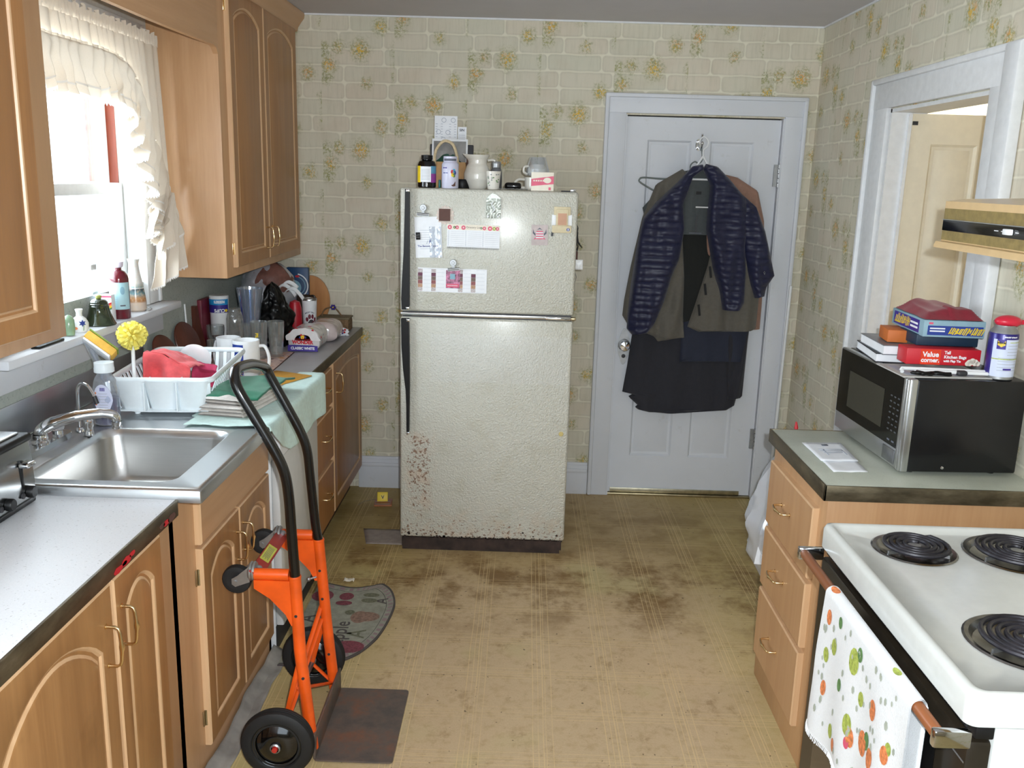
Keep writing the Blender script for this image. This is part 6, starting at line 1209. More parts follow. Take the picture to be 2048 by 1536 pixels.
# tray and bowls seen beyond the rack
b = MB(); b.lathe([(.0001, 0), (.10, .0), (.135, .018), (.138, .020), (.104, .004), (.0001, .004)], M['white'], (0, 0, 0), 36, M=RM @ Matrix.Translation((.150, .460, .105)) @ Matrix.Rotation(R(-74), 4, 'X') @ Matrix.Scale(.42, 4)); tag(b.build('dinner_plate'), 'white plate standing at the far end of the dish rack', 'plate')
def mug(x, y, z, r_, h_, label, ang, decal=False, name='coffee_mug'):
    t_ = thing(name, label, 'mug', (x, y, z)); MB().lathe([(.0001, 0), (r_-.003, 0), (r_, .004), (r_, h_), (r_-.004, h_+.001), (r_-.005, .008), (.0001, .006)], M['white'], (x, y, z), 36).build('cup', t_)
    ca, sa = math.cos(ang), math.sin(ang); b_ = MB(); b_.tube(bez([(x+ca*(r_-.002), y+sa*(r_-.002), z+h_*.86), (x+ca*(r_+.022), y+sa*(r_+.022), z+h_*.84), (x+ca*(r_+.036), y+sa*(r_+.036), z+h_*.55), (x+ca*(r_+.024), y+sa*(r_+.024), z+h_*.22), (x+ca*(r_-.002), y+sa*(r_-.002), z+h_*.14)], 7), .0068, M['white'], 10); b_.build('handle', t_)
    if decal:
        wf = cyl_warp((x, y, z), r_+.0004, 0); b_ = MB(); wrapbox(b_, -.052, .004, .022, h_-.012, M['blue'], wf, .0002, 10)
        for rr_, mm in [(.030, 'paper_w'), (.0275, 'purple'), (.019, 'paper_w'), (.0175, 'paper')]: wrap_poly(b_, [(rr_*math.cos(q), rr_*math.sin(q)) for q in [k*math.pi/12 for k in range(24)]], M[mm], wf, -.026, .046, .0005+.0004*(.03-rr_)*100)
        b_.text('A', .016, M['dark'], None, .0006, warp=lambda v: wf(Vector((v.x-.026, v.y+.046, .0022))))
        for k in range(16): a = k*math.pi/8; wrap_poly(b_, [(.0022*math.cos(q), .0022*math.sin(q)) for q in [j*math.pi/3 for j in range(6)]], M['yellow'], wf, -.026+.0235*math.cos(a), .046+.0235*math.sin(a), .0018)
        wrapbox(b_, -.045, .0, .078, .086, M['lblue'], wf, .0008, 6); b_.build('decal', t_, merge=False)
    return t_
mug(-1.085, 3.480, .9145, .052, .168, 'white mug with a round navy emblem beside the far end of the dish rack', R(5), True)
mug(-1.175, 3.545, .9145, .048, .165, 'plain white mug behind the emblem mug', R(150))
# mint towel under the cloths, hanging over the dishwasher
mint = cloth_mat('mint_terry', (196, 222, 216), .92, bump=.35, bs=350); b = MB()
def mt(u, v):   # u along y, v from back to hem
    y_ = 2.745+.80*u; xb = -1.10-.02*math.sin(u*5)+(.17*u if u > 0 else 0)+.02
    if u < .12: xb = -1.06+.05*u
    xf = -.792+.004*math.sin(u*16); L1 = xf-xb; dr = .012+.135*min(1, max(0, (u-.02)/.28))**.8+.012*nz(u*5, 1); tot = L1+dr; s_ = v*tot
    if s_ < L1-.012: return (xb+s_, y_+.015*nz(v*3, u*3)-.05*(1-v)*max(0, .25-u), dz+.005+.0025*abs(nz(v*6, u*9)))
    q = s_-(L1-.012); a = min(math.pi/2, q/.012); dd = max(0, q-.012*math.pi/2); return (xf-.012+.013*math.sin(a)+.006*math.sin(u*22)*min(1, dd*9), y_, dz+.005-.012*(1-math.cos(a))+.001-dd)
b.grid(90, 60, mt, mint); tag(b.build('mint_towel', thick=.0035, off=1, loc=(-.95, 3.1, dz)), 'pale mint towel spread by the sink and hanging over the dishwasher front', 'towel')
# folded white towels: three separate folds, green cloth on top
wt_ = cloth_mat('white_waffle_towel', (214, 208, 202), .92, bump=.6, bs=120)
def folded(name, x0, x1, y0, y1, z, h_, mat, label, rot, seed, cat='towel', layers=3):
    m = Matrix.Translation(((x0+x1)/2, (y0+y1)/2, z)) @ Matrix.Rotation(R(rot), 4, 'Z'); b_ = MB(); w_, l_ = (x1-x0)/2, (y1-y0)/2
    for k in range(layers):
        hz = h_/layers
        def g(u, v, k=k, hz=hz):
            a = 2*math.pi*v; rx = 1-.04*k+.05*nz(k*3, u*2, seed); sx_ = math.copysign(abs(math.cos(a))**.25, math.cos(a)); sz_ = math.copysign(abs(math.sin(a))**.8, math.sin(a))
            yy = (u*2-1)*l_; e = min(u, 1-u); return (sx_*w_*rx+.006*nz(u*4, k, seed), yy+.006*nz(v*6, k, seed+2), hz*(k+.5)+sz_*hz*.52*min(1, .35+e*14)+.003*nz(u*5, v*3, seed+k))
        b_.grid(24, 28, g, mat, M=m)
    return tag(b_.build(name, loc=((x0+x1)/2, (y0+y1)/2, z), merge=True, angle=60), label, cat)
folded('folded_towel', -1.025, -.868, 2.815, 3.13, dz+.0095, .036, wt_, 'folded white towel at the bottom of the pile, on the mint towel', -9, 3)
folded('folded_towel', -1.010, -.875, 2.835, 3.14, dz+.047, .020, wt_, 'thinner white towel folded on top of the white pile, under the green cloth', -12, 8, layers=2)
grn = cloth_mat('dark_green_cotton', (34, 104, 78), .9); b = MB()
def gcl(u, v): x_ = -1.045+.185*u+.03*v; y_ = 2.880+.37*v-.02*u; top = dz+.070 if True else 0; drop = max(0, .12-v)*.1+max(0, v-.75)*.08; return (x_+.008*nz(v*4, 1), y_+.008*nz(u*4, 2), top-drop+.004*nz(u*4, v*5, 6)+.003*math.sin(u*9+v*4)-.05*max(0, .10-u))
b.grid(30, 40, gcl, grn); tag(b.build('green_cloth', thick=.006, off=1, loc=(-.95, 3.05, dz+.068)), 'dark green cloth laid over the white folded towels', 'cloth')
b = MB(); m = Matrix.Translation((-.995, 3.290, dz+.0105)) @ Matrix.Rotation(R(-24), 4, 'Z'); b.box(-.09, .085, 0, .23, .0, .0035, P('amber_card', (206, 150, 54), .45, var=.06), .001, m); tag(b.build('amber_folder'), 'amber yellow folder poking out beyond the green cloth', 'folder')
# placemat and glassware
pmn = NT('printed_placemat'); p_ = pmn.obj(); n1 = pmn.noise(p_, 26, 2); c_ = pmn.ramp(n1, [(.30, rgb(92, 66, 66)), (.42, rgb(206, 174, 168)), (.56, rgb(222, 196, 186)), (.64, rgb(206, 140, 62)), (.72, rgb(196, 170, 170))]); pmn.set(Base_Color=c_, Roughness=.5)
b = MB(); m = Matrix.Translation((-1.20, 3.86, .9145)) @ Matrix.Rotation(R(2), 4, 'Z'); b.box(-.17, .152, -.37, .23, 0, .003, pmn.m, .001, m); b.box(.152, .155, -.37, .23, 0, .0034, M['brown'], 0, m); tag(b.build('placemat'), 'patterned placemat under the glasses on the far counter', 'placemat')
gz = .9182; G = M['glass']; gcl_ = thin_glass('cut_glass', (.90, .91, .90), .06, .08, .06)
def glass(name, x, y, z, prof, label, cat='glass', mat=None, n=28, wobble=None):
    b_ = MB()
    if wobble:
        def g(u, v): a = 2*math.pi*u; r_, z_ = lerp_path([(i/(len(prof)-1), r, zz) for i, (r, zz) in enumerate(prof)], v); k_ = 1+wobble*math.cos(a*10)*math.cos(v*40); return (x+r_*k_*math.cos(a), y+r_*k_*math.sin(a), z+z_)
        b_.grid(60, 50, g, mat or G)
    else: b_.lathe(prof, mat or G, (x, y, z), n)
    return tag(b_.build(name, loc=(x, y, z)), label, cat)
glass('glass_jar', -1.262, 3.905, gz, [(.0001, 0), (.034, 0), (.036, .02), (.036, .10), (.036, .17), (.034, .19), (.026, .212), (.022, .225), (.0001, .226)], 'tall knobbly cut-glass bottle standing left of the beer glasses', mat=gcl_, wobble=.03)
t = thing('beer_mug', 'glass beer mug with yellow lettering at the front of the glassware', 'glass', (-1.165, 3.93, gz)); b = MB()
b.lathe([(.0001, 0), (.030, 0), (.032, .006), (.037, .14), (.039, .165), (.0365, .165), (.034, .14), (.029, .014), (.0001, .012)], gcl_, (-1.165, 3.93, gz), 12); b.build('cup', t)
wf = cyl_warp((-1.165, 3.93, gz), .0365, 0); b = MB(); b.text('PILSNER', .018, M['yellow'], None, .0008, warp=lambda v: wf(Vector((v.y*.9, .085-v.x*1.05, .0015)))); b.build('lettering', t, merge=False)
glass('pint_glass', -1.105, 3.985, gz, [(.0001, 0), (.026, 0), (.028, .008), (.036, .13), (.037, .16), (.035, .16), (.026, .012), (.0001, .010)], 'clear pint glass right of the lettered beer mug', mat=gcl_)
glass('drinking_glass', -1.235, 3.985, gz, [(.0001, 0), (.024, 0), (.026, .006), (.034, .12), (.036, .142), (.034, .142), (.024, .010), (.0001, .008)], 'plain tumbler behind the lettered beer mug', mat=gcl_)
glass('wine_goblet', -1.365, 3.95, .9182, [(.030, 0), (.030, .002), (.006, .010), (.005, .05), (.018, .062), (.036, .085), (.040, .125), (.038, .14), (.0365, .14), (.034, .088), (.010, .066)], 'short stemmed glass goblet near the brown pan lid')
glass('wine_goblet', -1.320, 3.80, .9182, [(.026, 0), (.026, .002), (.005, .008), (.005, .035), (.026, .05), (.034, .08), (.033, .10), (.031, .10), (.024, .054)], 'second smaller goblet in front, half hidden behind the white mugs')
b = MB(); b.lathe([(.0001, 0), (.032, 0), (.034, .004), (.034, .075), (.031, .075), (.030, .006), (.0001, .005)], P('navy_glass', (20, 22, 44), .1, var=0), (-1.395, 4.05, gz-.0035), 24); tag(b.build('navy_cup'), 'small dark navy cup behind the goblets', 'cup')
b = MB(); b.lathe([(.0001, 0), (.038, 0), (.040, .004), (.040, .045), (.043, .047), (.043, .060), (.0001, .062)], P('teal_lid_jar', (90, 150, 146), .3, var=.05), (-1.265, 4.15, .9145), 28, mats=[gcl_]*3+[P('jar_lid_teal', (84, 146, 142), .35)]*3); tag(b.build('food_container'), 'low clear container with a teal lid under the upturned pitcher', 'container')
t = thing('glass_pitcher', 'tall clear bluish tumbler with a flared rim standing on the teal-lidded container', 'glass', (-1.268, 4.15, .977)); bt = thin_glass('blue_glass', (.66, .74, .86), .05, .25, .12); b = MB(); b.lathe([(.0001, 0), (.030, 0), (.032, .004), (.042, .06), (.052, .16), (.060, .225), (.058, .225), (.050, .16), (.030, .008), (.0001, .007)], bt, (-1.268, 4.15, .977), 36); b.build('cup', t)
b = MB(); wfp = lambda v: Vector((-1.268+(.036+.09*v.y+v.z)*math.sin(v.x/.045), 4.15-(.036+.09*v.y+v.z)*math.cos(v.x/.045), .977+v.y)); wrap_poly(b, [(-.004, .03), (.004, .03), (.010, .19), (.0, .19)], P('navy_stripe', (50, 60, 140), .4), wfp, -.030, 0, .0015); b.build('stripe', t)
# candy cups canister, dark red book, brown pans
t = thing('candy_canister', 'white canister with an upside-down blue and purple candy cups label', 'canister', (-1.405, 4.13, .9145)); o = (-1.405, 4.13, .9145); MB().lathe([(.0001, 0), (.036, 0), (.038, .004), (.043, .235), (.044, .250), (.040, .254), (.0001, .254)], M['white'], o, 36).build('canister', t)
b = MB(); r1 = .0440; cb = P('candy_blue', (30, 140, 200), .4, var=.03); b.lathe([(r1-.0006, .176), (r1, .212), (r1+.0004, .238)], cb, o, 24, mats=[P('candy_purple', (52, 40, 130), .4, var=.03), cb], a0=R(190), a1=R(350)); wf = cyl_warp(o, r1+.0003, R(20)); rot180 = lambda v: Vector((-v.x, -v.y, v.z))
b.text('CUPS', .021, M['paper'], None, .0008, sx=.95, warp=lambda v: wf(rot180(v)+Vector((0, .187, .0010)))); b.text("REESE'S", .016, M['paper'], None, .0008, sx=.95, warp=lambda v: wf(rot180(v)+Vector((0, .227, .0012)))); wrap_poly(b, [(.009*math.cos(q), .007*math.sin(q)) for q in [k*math.pi/4 for k in range(8)]], M['yellow'], wf, .031, .186, .001); b.build('label', t, merge=False)
b = MB(); b.box(-1.474, -1.452, 4.03, 4.16, .9145, 1.155, P('dark_red_cover', (112, 24, 44), .5), .003); tag(b.build('red_book'), 'dark red book upright against the wall behind the candy canister', 'book')
bw_ = make_wood('dark_brown_wood', (104, 52, 36), (70, 34, 24), 'z', .35)
def lid(x, y, z, r_, rx, rz, label):
    m = Matrix.Translation((x, y, z)) @ Matrix.Rotation(R(rz), 4, 'Z') @ Matrix.Rotation(R(rx), 4, 'X'); b_ = MB(); b_.lathe([(.0001, 0), (r_*.6, .001), (r_, .006), (r_+.002, .010), (r_, .013), (r_*.8, .017), (r_*.35, .018), (.0001, .018)], bw_, (0, r_, 0), 40, M=m); return tag(b_.build('wooden_paddle', merge=False), label, 'paddle')
lid(-1.400, 3.520, .942, .074, 66, 80, 'round dark brown wooden piece leaning on the wall just beyond the dish rack'); lid(-1.405, 3.780, .9165, .092, 70, 82, 'larger round dark brown wooden piece behind the first, nearer the candy canister')
b = MB(); b.prism([(-.050, 0), (.050, 0), (.030, .08), (.016, .15), (.011, .225), (-.009, .225), (-.016, .15), (-.030, .08)], 0, .020, bw_, tri_axes((.25, .968, 0), (-.08, 0, .996), (.968, -.25, 0), (-1.452, 3.965, .9145))); tag(b.build('wooden_spatula_rest'), 'tall tapering dark brown wooden stand against the backsplash', 'stand')
b = MB(); b.tube([(-1.455, 3.862, .9145), (-1.466, 3.866, 1.160)], .004, M['white'], 8); tag(b.build('white_stick'), 'thin white stick leaning against the backsplash behind the brown wood', 'stick')

# ---------------------------------------------------------------- bags, tumbler, bread in the corner
blkbag = P('black_bag_film', (9, 9, 10), .36, var=0, spec=.35); b = MB()
def kbag(u, v):
    a = 2*math.pi*u; pr_ = lerp_path([(0, .9), (.15, 1.0), (.4, .95), (.65, .72), (.85, .52), (.95, .35), (1, .02)], v)[0]; k = 1+.30*nz(math.cos(a)*2, math.sin(a)*2, v*5)+.16*nz(math.cos(a)*6, math.sin(a)*6, v*14)
    return (-1.185+.078*pr_*k*math.cos(a)-.012*v, 4.315+.105*pr_*k*math.sin(a)-.04*v, .9150+.300*v*(1+.05*nz(a, 2)))
b.grid(60, 50, kbag, blkbag); tag(b.build('black_bag', angle=70, loc=(-1.15, 4.27, .915)), 'crumpled black plastic bag behind the bread on the far counter', 'bag')
wbag = thin_glass('white_bag_film', (.84, .86, .92), .25, .12, .34); t = thing('grocery_bag', 'big translucent white grocery bag with brown contents under the far wall cabinet', 'bag', (-1.30, 4.62, .9145))
b = MB()
def wb(u, v):
    a = 2*math.pi*u; pr_ = lerp_path([(0, .85), (.2, .95), (.55, 1.0), (.8, .82), (.95, .5), (1, .05)], v)[0]; k = 1+.16*nz(math.cos(a)*2, math.sin(a)*2, v*4+3)+.07*nz(math.cos(a)*7, math.sin(a)*7, v*16); return (max(XL+.010, -1.315+.150*pr_*k*math.cos(a)), 4.61+.125*pr_*k*math.sin(a), .916+.372*v)
b.grid(56, 44, wb, wbag); b.build('film', t, angle=70)
b = MB(); b.grid(26, 20, blob(-1.30, 4.60, 1.085, 1.286, .120, .105, .16, 5), P('brown_loaf', (126, 84, 74), .6, var=.15, vs=20)); b.build('loaf', t, angle=60); b = MB(); b.grid(20, 16, blob(-1.27, 4.60, .93, 1.10, .09, .07, .2, 6), P('blue_grey_packet', (120, 128, 146), .5)); b.build('packet', t, angle=60)
b = MB()
for (a0_, s_) in [((-1.22, 4.470, 1.145), 1), ((-1.15, 4.475, 1.16), -1), ((-1.18, 4.465, 1.13), 1)]:
    A = Vector(a0_); b.grid(4, 12, lambda u, v: (A.x+.10*s_*(v-.2)+.010*u, A.y-.015*math.sin(v*3), A.z+.045*math.sin(v*3.0)-.03*v+.016*u), M['white'])
b.build('tied_handles', t, thick=.0015, merge=False)
b = MB(); b.lathe([(.0001, 0), (.030, .004), (.034, .03), (.034, .10), (.032, .16), (.024, .190), (.0001, .200)], P('red_ball_packet', (176, 24, 40), .4, var=.08), (-1.130, 4.430, .9145), 24); tag(b.build('red_package'), 'rounded red package behind the black bag', 'package')
t = thing('travel_tumbler', 'white tumbler printed with a patterned paw, on the far counter', 'tumbler', (-1.075, 4.50, .9145)); o = (-1.075, 4.50, .9145)
MB().lathe([(.0001, 0), (.028, 0), (.030, .004), (.0375, .192)], M['white'], o, 36).build('body', t); MB().lathe([(.0380, .191), (.0385, .197), (.036, .201), (.033, .195), (.0001, .193)], M['steel'], o, 36).build('rim', t)
wf = lambda v: Vector((o[0]+(.0305+.04*v.y+v.z)*math.sin(v.x/.036+.25), o[1]-(.0305+.04*v.y+v.z)*math.cos(v.x/.036+.25), o[2]+v.y)); b = MB(); mr = P('maroon_patchwork', (120, 36, 56), .5, var=.5, vs=160); dk = P('charcoal_patchwork', (70, 66, 72), .5, var=.5, vs=160)
for cx, cy, ra, rb, mm in [(-.014, .098, .0075, .011, mr), (-.001, .112, .0075, .0125, mr), (.014, .112, .0065, .012, mr), (.027, .098, .006, .010, mr)]: wrap_poly(b, [(ra*math.cos(q), rb*math.sin(q)) for q in [k*math.pi/8 for k in range(16)]], mm, wf, cx, cy, .0012)
wrap_poly(b, [(-.020, -.012), (-.016, -.020), (-.006, -.019), (.006, -.014), (.018, -.019), (.024, -.012), (.018, .004), (.006, .016), (-.006, .014), (-.014, .002)], dk, wf, .006, .082, .0012); wrap_poly(b, [(-.010, -.010), (.012, -.010), (.010, .008), (-.002, .006)], mr, wf, .015, .082, .0016)
for s_, y_ in (('MOST PET', .134), ('RESCUE', .052)): b.text(s_, .0105, M['ink'], None, .0003, warp=lambda v, y_=y_: wf(Vector((v.x, v.y+y_-14*v.x*v.x*(1 if y_ > .1 else -1), .0012))))
b.build('paw_print', t, merge=False)
wb_ = P('bread_bag_film', (226, 222, 222), .22, var=.04, coat=.4); t = thing('bread_loaf', 'bagged white bread loaf with WONDER lettering facing the room', 'bread', (-1.025, 4.20, .9145))
def loaf(cx, cy, w_, l_, h_, seed, base=.9150):
    def g(u, v):   # u around section, v along y
        a = 2*math.pi*u; e = min(1, 7*min(v, 1-v)+.25)**.5; cx_ = math.cos(a); sz = math.sin(a); x_ = cx+w_*.5*math.copysign(abs(cx_)**.75, cx_)*e*(1+.04*nz(u*9, v*6, seed)); z_ = base+h_*(.5+.5*math.copysign(abs(sz)**(.55 if sz < 0 else .85), sz)*e)*(1+.04*nz(u*6, v*8, seed)) ; return (x_, cy+l_*v, max(base, z_))
    return g
b = MB(); g_ = loaf(-1.018, 4.115, .148, .22, .108, 2); b.grid(48, 30, g_, wb_); b.raw([g_(k/48, 0) for k in range(48)], [tuple(range(48))], wb_); loaf_b = b
em = tri_axes((1, 0, 0), (0, 0, 1), (0, -1, 0), (-1.018, 4.113, .9150)); b = MB()
b.prism([(-.070, .004), (.070, .004), (.069, .030), (.035, .033), (-.035, .033), (-.069, .032)], .0, .0018, M['purple'], em); b.text('CLASSIC WHITE', .0168, M['paper'], em @ Matrix.Translation((0, .0175, .0024)), .0008, sx=.92); b.text('WONDER', .0230, M['red'], em @ Matrix.Translation((0, .0460, .0018)), .0013, sx=.92)
b.box(-.038, .038, .0605, .0618, 0, .0014, M['red'], 0, em)
for cx, cy, r_, mm in [(0, .071, .0095, 'yellow'), (-.012, .069, .004, 'blue'), (.013, .070, .005, 'purple'), (-.006, .080, .005, 'red'), (.007, .079, .003, 'red'), (.001, .066, .003, 'red')]: b.disc(r_, M[mm], em @ Matrix.Translation((cx, cy, .0010+.0004*(mm == 'red'))), 16)
b.build('end_label', t, merge=False)
def dots(b, g, spots, off=.0022):
    for (u, v, r_, mm) in spots:
        p0 = Vector(g(u, v)); pu = (Vector(g(u+.01, v))-p0).normalized(); pv = (Vector(g(u, v+.01))-p0).normalized(); n_ = pu.cross(pv).normalized(); n_ = n_ if (p0-Vector((-1.0, 4.25, .95))).dot(n_) > 0 else -n_; b.disc(r_, M[mm], tri_axes(pu, n_.cross(pu), n_, p0+n_*off), 12)
b = loaf_b; dots(b, g_, [(.16+.012*k*2.6, .08+.05*((k*7) % 5), .0055+.002*(k % 3), ['red', 'yellow', 'pink', 'red', 'blue'][k % 5]) for k in range(11)], .003); dots(b, g_, [(.02, .2, .006, 'red'), (.03, .45, .005, 'blue'), (.98, .3, .006, 'red'), (.48, .2, .006, 'purple')], .003); b.build('wrapped_loaf', t, merge=False)
b = MB(); pl = [(.076*math.cos(a)*(1.05+.05*math.cos(9*a)), .054+.056*math.sin(a)*(1.03+.05*math.cos(9*a))) for a in [k*math.pi/24 for k in range(25)]]; b.prism(pl+[(-.075, .03), (-.080, .012), (.080, .012), (.075, .03)][0:0], -.004, -.002, wb_, em); b.build('gathered_end', t)
t = thing('bread_loaf', 'second bread loaf in clear film with pink script behind the WONDER loaf', 'bread', (-.995, 4.44, .9145)); g2 = loaf(-.990, 4.37, .150, .19, .098, 9); b = MB(); b.grid(44, 24, g2, P('clear_bread_film', (206, 190, 188), .2, var=.10, vs=16, coat=.5)); b.raw([g2(k/44, 0) for k in range(44)], [tuple(range(44))], wb_); b.build('wrapped_loaf', t)
b = MB(); b.tube(bez([(-1.02, 4.36, 1.000), (-1.01, 4.363, 1.010), (-1.00, 4.362, .998), (-.99, 4.365, 1.008), (-.98, 4.363, .996)], 5), .002, M['pink'], 6); b.build('script_print', t)
b = MB(); b.grid(12, 10, lambda u, v: (-.950+.055*u+.01*nz(v*4, 1), 4.575+.010*nz(u*5, v*4), .9150+.050*v*(1-.3*u)), M['paper']); rnd = random.Random(6)
for k in range(9): b.disc(.0055, M[['red', 'purple', 'orange_p'][k % 3]], tri_axes((1, 0, 0), (0, 0, 1), (0, -1, 0), (-.945+.044*rnd.random(), 4.564, .922+.032*rnd.random())), 10)
tag(b.build('bread_bag_end', thick=.001, merge=False, loc=(-.93, 4.57, .915)), 'dotted open end of a bread bag beyond the two loaves', 'bag')
b = MB(); b.box(-.958, -.944, 4.478, 4.492, .9146, .919, P('blue_clip', (60, 100, 200), .4), .001); tag(b.build('bread_clip'), 'tiny blue bread clip near the counter edge', 'clip')
# items against the back wall
t = thing('blue_snack_box', 'navy blue box with a pale ring standing against the back wall', 'box', (-1.20, 4.80, .9145)); b = MB(); b.box(-1.262, -1.148, 4.790, 4.826, .9145, 1.236, P('navy_box', (28, 66, 108), .45), .002); b.build('carton', t)
em2 = tri_axes((1, 0, 0), (0, 0, 1), (0, -1, 0), (-1.205, 4.7895, 1.150)); b = MB(); b.lathe([(.060, .0002), (.066, .0004)], M['paper'], (-.008, -.01, 0), 30, M=em2, a0=R(-60), a1=R(80)); b.lathe([(.046, .0002), (.050, .0004)], M['lblue'], (-.008, -.01, 0), 30, M=em2, a0=R(-60), a1=R(90)); b.disc(.040, M['lblue'], em2 @ Matrix.Translation((-.02, -.02, .0006)), 24); b.disc(.012, M['red'], em2 @ Matrix.Translation((0, .040, .001)), 12, ry=.006); b.build('ring_print', t, merge=False)
b = MB(); cbw = make_wood('board_wood', (204, 144, 84), (174, 112, 58)); m = tri_axes((1, 0, 0), (0, .04, 1), (0, -1, .04), (-1.150, 4.846, .9150)); b.prism([(.105*math.cos(a)*(1 if math.sin(a) > -.8 else .9), .138+.138*math.sin(a)) for a in [k*math.pi/24 for k in range(48)]], 0, .016, cbw, m); tag(b.build('cutting_board'), 'rounded wooden cutting board leaning on the back wall', 'board')
t = thing('dark_mug', 'dark mug whose square handle shows right of the paw tumbler', 'mug', (-1.12, 4.66, .9145)); MB().lathe([(.0001, 0), (.034, 0), (.036, .004), (.034, .198), (.031, .199), (.030, .01), (.0001, .008)], P('dark_brown_glaze', (52, 38, 30), .3), (-1.135, 4.62, .9145), 28).build('cup', t); b = MB(); b.tube(bez([(-1.102, 4.615, 1.110), (-1.078, 4.61, 1.112), (-1.068, 4.61, 1.09), (-1.072, 4.61, 1.06), (-1.102, 4.615, 1.050)], 5), .0055, P('dark_handle', (44, 32, 26), .4), 8); b.build('handle', t)
t = thing('wooden_basket', 'small brown wicker basket with a purple flower by the wall', 'basket', (-1.03, 4.74, .9145)); bk = P('wicker', (132, 104, 74), .8, var=.25, vs=90, bump=.5, bs=160); b = MB(); b.box(-1.085, -.915, 4.690, 4.800, .9145, .982, bk, .010); b.build('basket_body', t); b = MB(); b.box(-1.085, -.912, 4.686, 4.804, .980, .990, P('wicker_rim', (120, 108, 84), .8), .004); b.tube(bez([(-1.07, 4.74, .985), (-1.05, 4.74, 1.025), (-1.0, 4.74, 1.035), (-.96, 4.74, .99)], 5), .004, bk, 8); b.build('basket_rim', t, merge=False)
b = MB()
for k in range(6): a = k*math.pi/3; b.sphere((-1.005+.010*math.cos(a), 4.735, 1.038+.010*math.sin(a)), .006, M['purple'], 8)
b.sphere((-1.005, 4.730, 1.038), .004, M['yellow'], 8); b.build('purple_flower', t, merge=False)

# ---------------------------------------------------------------- window sill things
SZ_ = WZ0-.002+.0005
t = thing('shampoo_bottle', 'dark red bottle with a pale blue label on the window sill', 'bottle', (-1.420, 3.145, SZ_)); o = (-1.420, 3.145, SZ_)
MB().lathe([(.0001, 0), (.031, 0), (.033, .003), (.033, .138), (.031, .150), (.022, .164), (.011, .170), (.011, .180)], P('dark_red_plastic', (92, 16, 30), .15, var=.02, coat=.5), o, 32).build('bottle', t); MB().lathe([(.012, .178), (.017, .182), (.019, .198), (.0001, .204)], P('frosted_cap', (214, 206, 222), .3), o, 24).build('cap', t)
b = MB(); b.lathe([(.0335, .034), (.0335, .128)], P('pale_blue_label', (168, 206, 216), .4, var=.02), o, 24, a0=R(200), a1=R(360)); wf = cyl_warp(o, .0337, R(10))
for k in range(9): wrapbox(b, -.022, .0, .118-.008*k, .1188-.008*k, M['ink_l'], wf, .0003)
wrap_poly(b, [(.008*math.cos(q), .014*math.sin(q)) for q in [k*math.pi/8 for k in range(16)]], M['lblue'], wf, .018, .10, .0004); wrapbox(b, .008, .026, .045, .050, M['ink'], wf, .0004); b.build('label', t, merge=False)
glz = NT('painted_stoneware'); p_ = glz.obj(); z_ = glz.xyz(p_)[2]; c_ = glz.ramp(z_, [(.0, rgb(206, 190, 176)), (.034, rgb(206, 190, 176)), (.036, rgb(170, 118, 74)), (.05, rgb(186, 140, 96)), (.065, rgb(110, 142, 146)), (.082, rgb(50, 60, 66)), (.086, rgb(206, 206, 202)), (.090, rgb(112, 150, 154)), (.105, rgb(206, 204, 198))]); glz.set(Base_Color=glz.mix(glz.mul(glz.step(glz.noise(p_, 70, 2), .5, .6), .35), c_, rgb(214, 190, 160)), Roughness=.25)
b = MB(); b.lathe([(.0001, 0), (.030, 0), (.036, .006), (.037, .030), (.034, .060), (.026, .110), (.019, .150), (.017, .176), (.022, .192), (.019, .193), (.014, .176), (.0001, .17)], glz.m, (-1.440, 3.32, SZ_), 32); tag(b.build('stoneware_vase'), 'slender stoneware vase with a painted landscape on the sill behind the red bottle', 'vase')
t = thing('ceramic_bell', 'dark green glazed ceramic bell with a ridged shoulder on the window sill', 'bell', (-1.425, 3.0, SZ_)); bg_ = P('dark_green_glaze', (38, 48, 30), .10, var=.35, vs=14, coat=.7)
MB().lathe([(.050, 0), (.052, .003), (.046, .012), (.036, .038), (.031, .060), (.032, .063), (.030, .066), (.031, .070), (.028, .073), (.028, .077), (.022, .084), (.010, .088), (.0001, .089)], bg_, (-1.425, 2.995, SZ_), 40).build('bell_body', t); b = MB(); b.lathe([(.006, .087), (.010, .091), (.010, .098), (.005, .101), (.0001, .101)], P('olive_glaze', (140, 144, 70), .3, var=.1), (-1.425, 2.995, SZ_), 12); b.build('knob', t)
t = thing('flower_cruet', 'small white china cruet with a blue flower beside the green bell', 'cruet', (-1.425, 2.85, SZ_)); b = MB(); b.lathe([(.0001, 0), (.022, 0), (.026, .010), (.027, .028), (.020, .042), (.010, .050), (.009, .060), (.012, .072), (.010, .073), (.0001, .066)], M['white'], (-1.425, 2.855, SZ_), 28); b.build('body', t); wf = cyl_warp((-1.425, 2.855, SZ_), .0272, R(35)); b = MB()
wrap_poly(b, [((.012 if k % 2 else .006)*math.cos(k*math.pi/6), (.012 if k % 2 else .006)*math.sin(k*math.pi/6)) for k in range(12)], M['blue'], wf, .004, .030, .0012); wrap_poly(b, [(.008*math.cos(q), .005*math.sin(q)) for q in [k*math.pi/5 for k in range(10)]], M['orange_p'], wf, -.018, .014, .0012); wrap_poly(b, [(-.001, 0), (.001, 0), (.003, .018), (.001, .018)], M['green'], wf, .006, .006, .0010); b.build('painted_flowers', t, merge=False)
b = MB(); b.lathe([(.0001, 0), (.016, .002), (.018, .02), (.017, .05), (.010, .062), (.0001, .066)], P('sage_glass', (140, 170, 140), .15), (-1.42, 2.775, SZ_), 20); tag(b.build('green_bottle'), 'little green bottle at the left end of the sill ornaments', 'bottle')
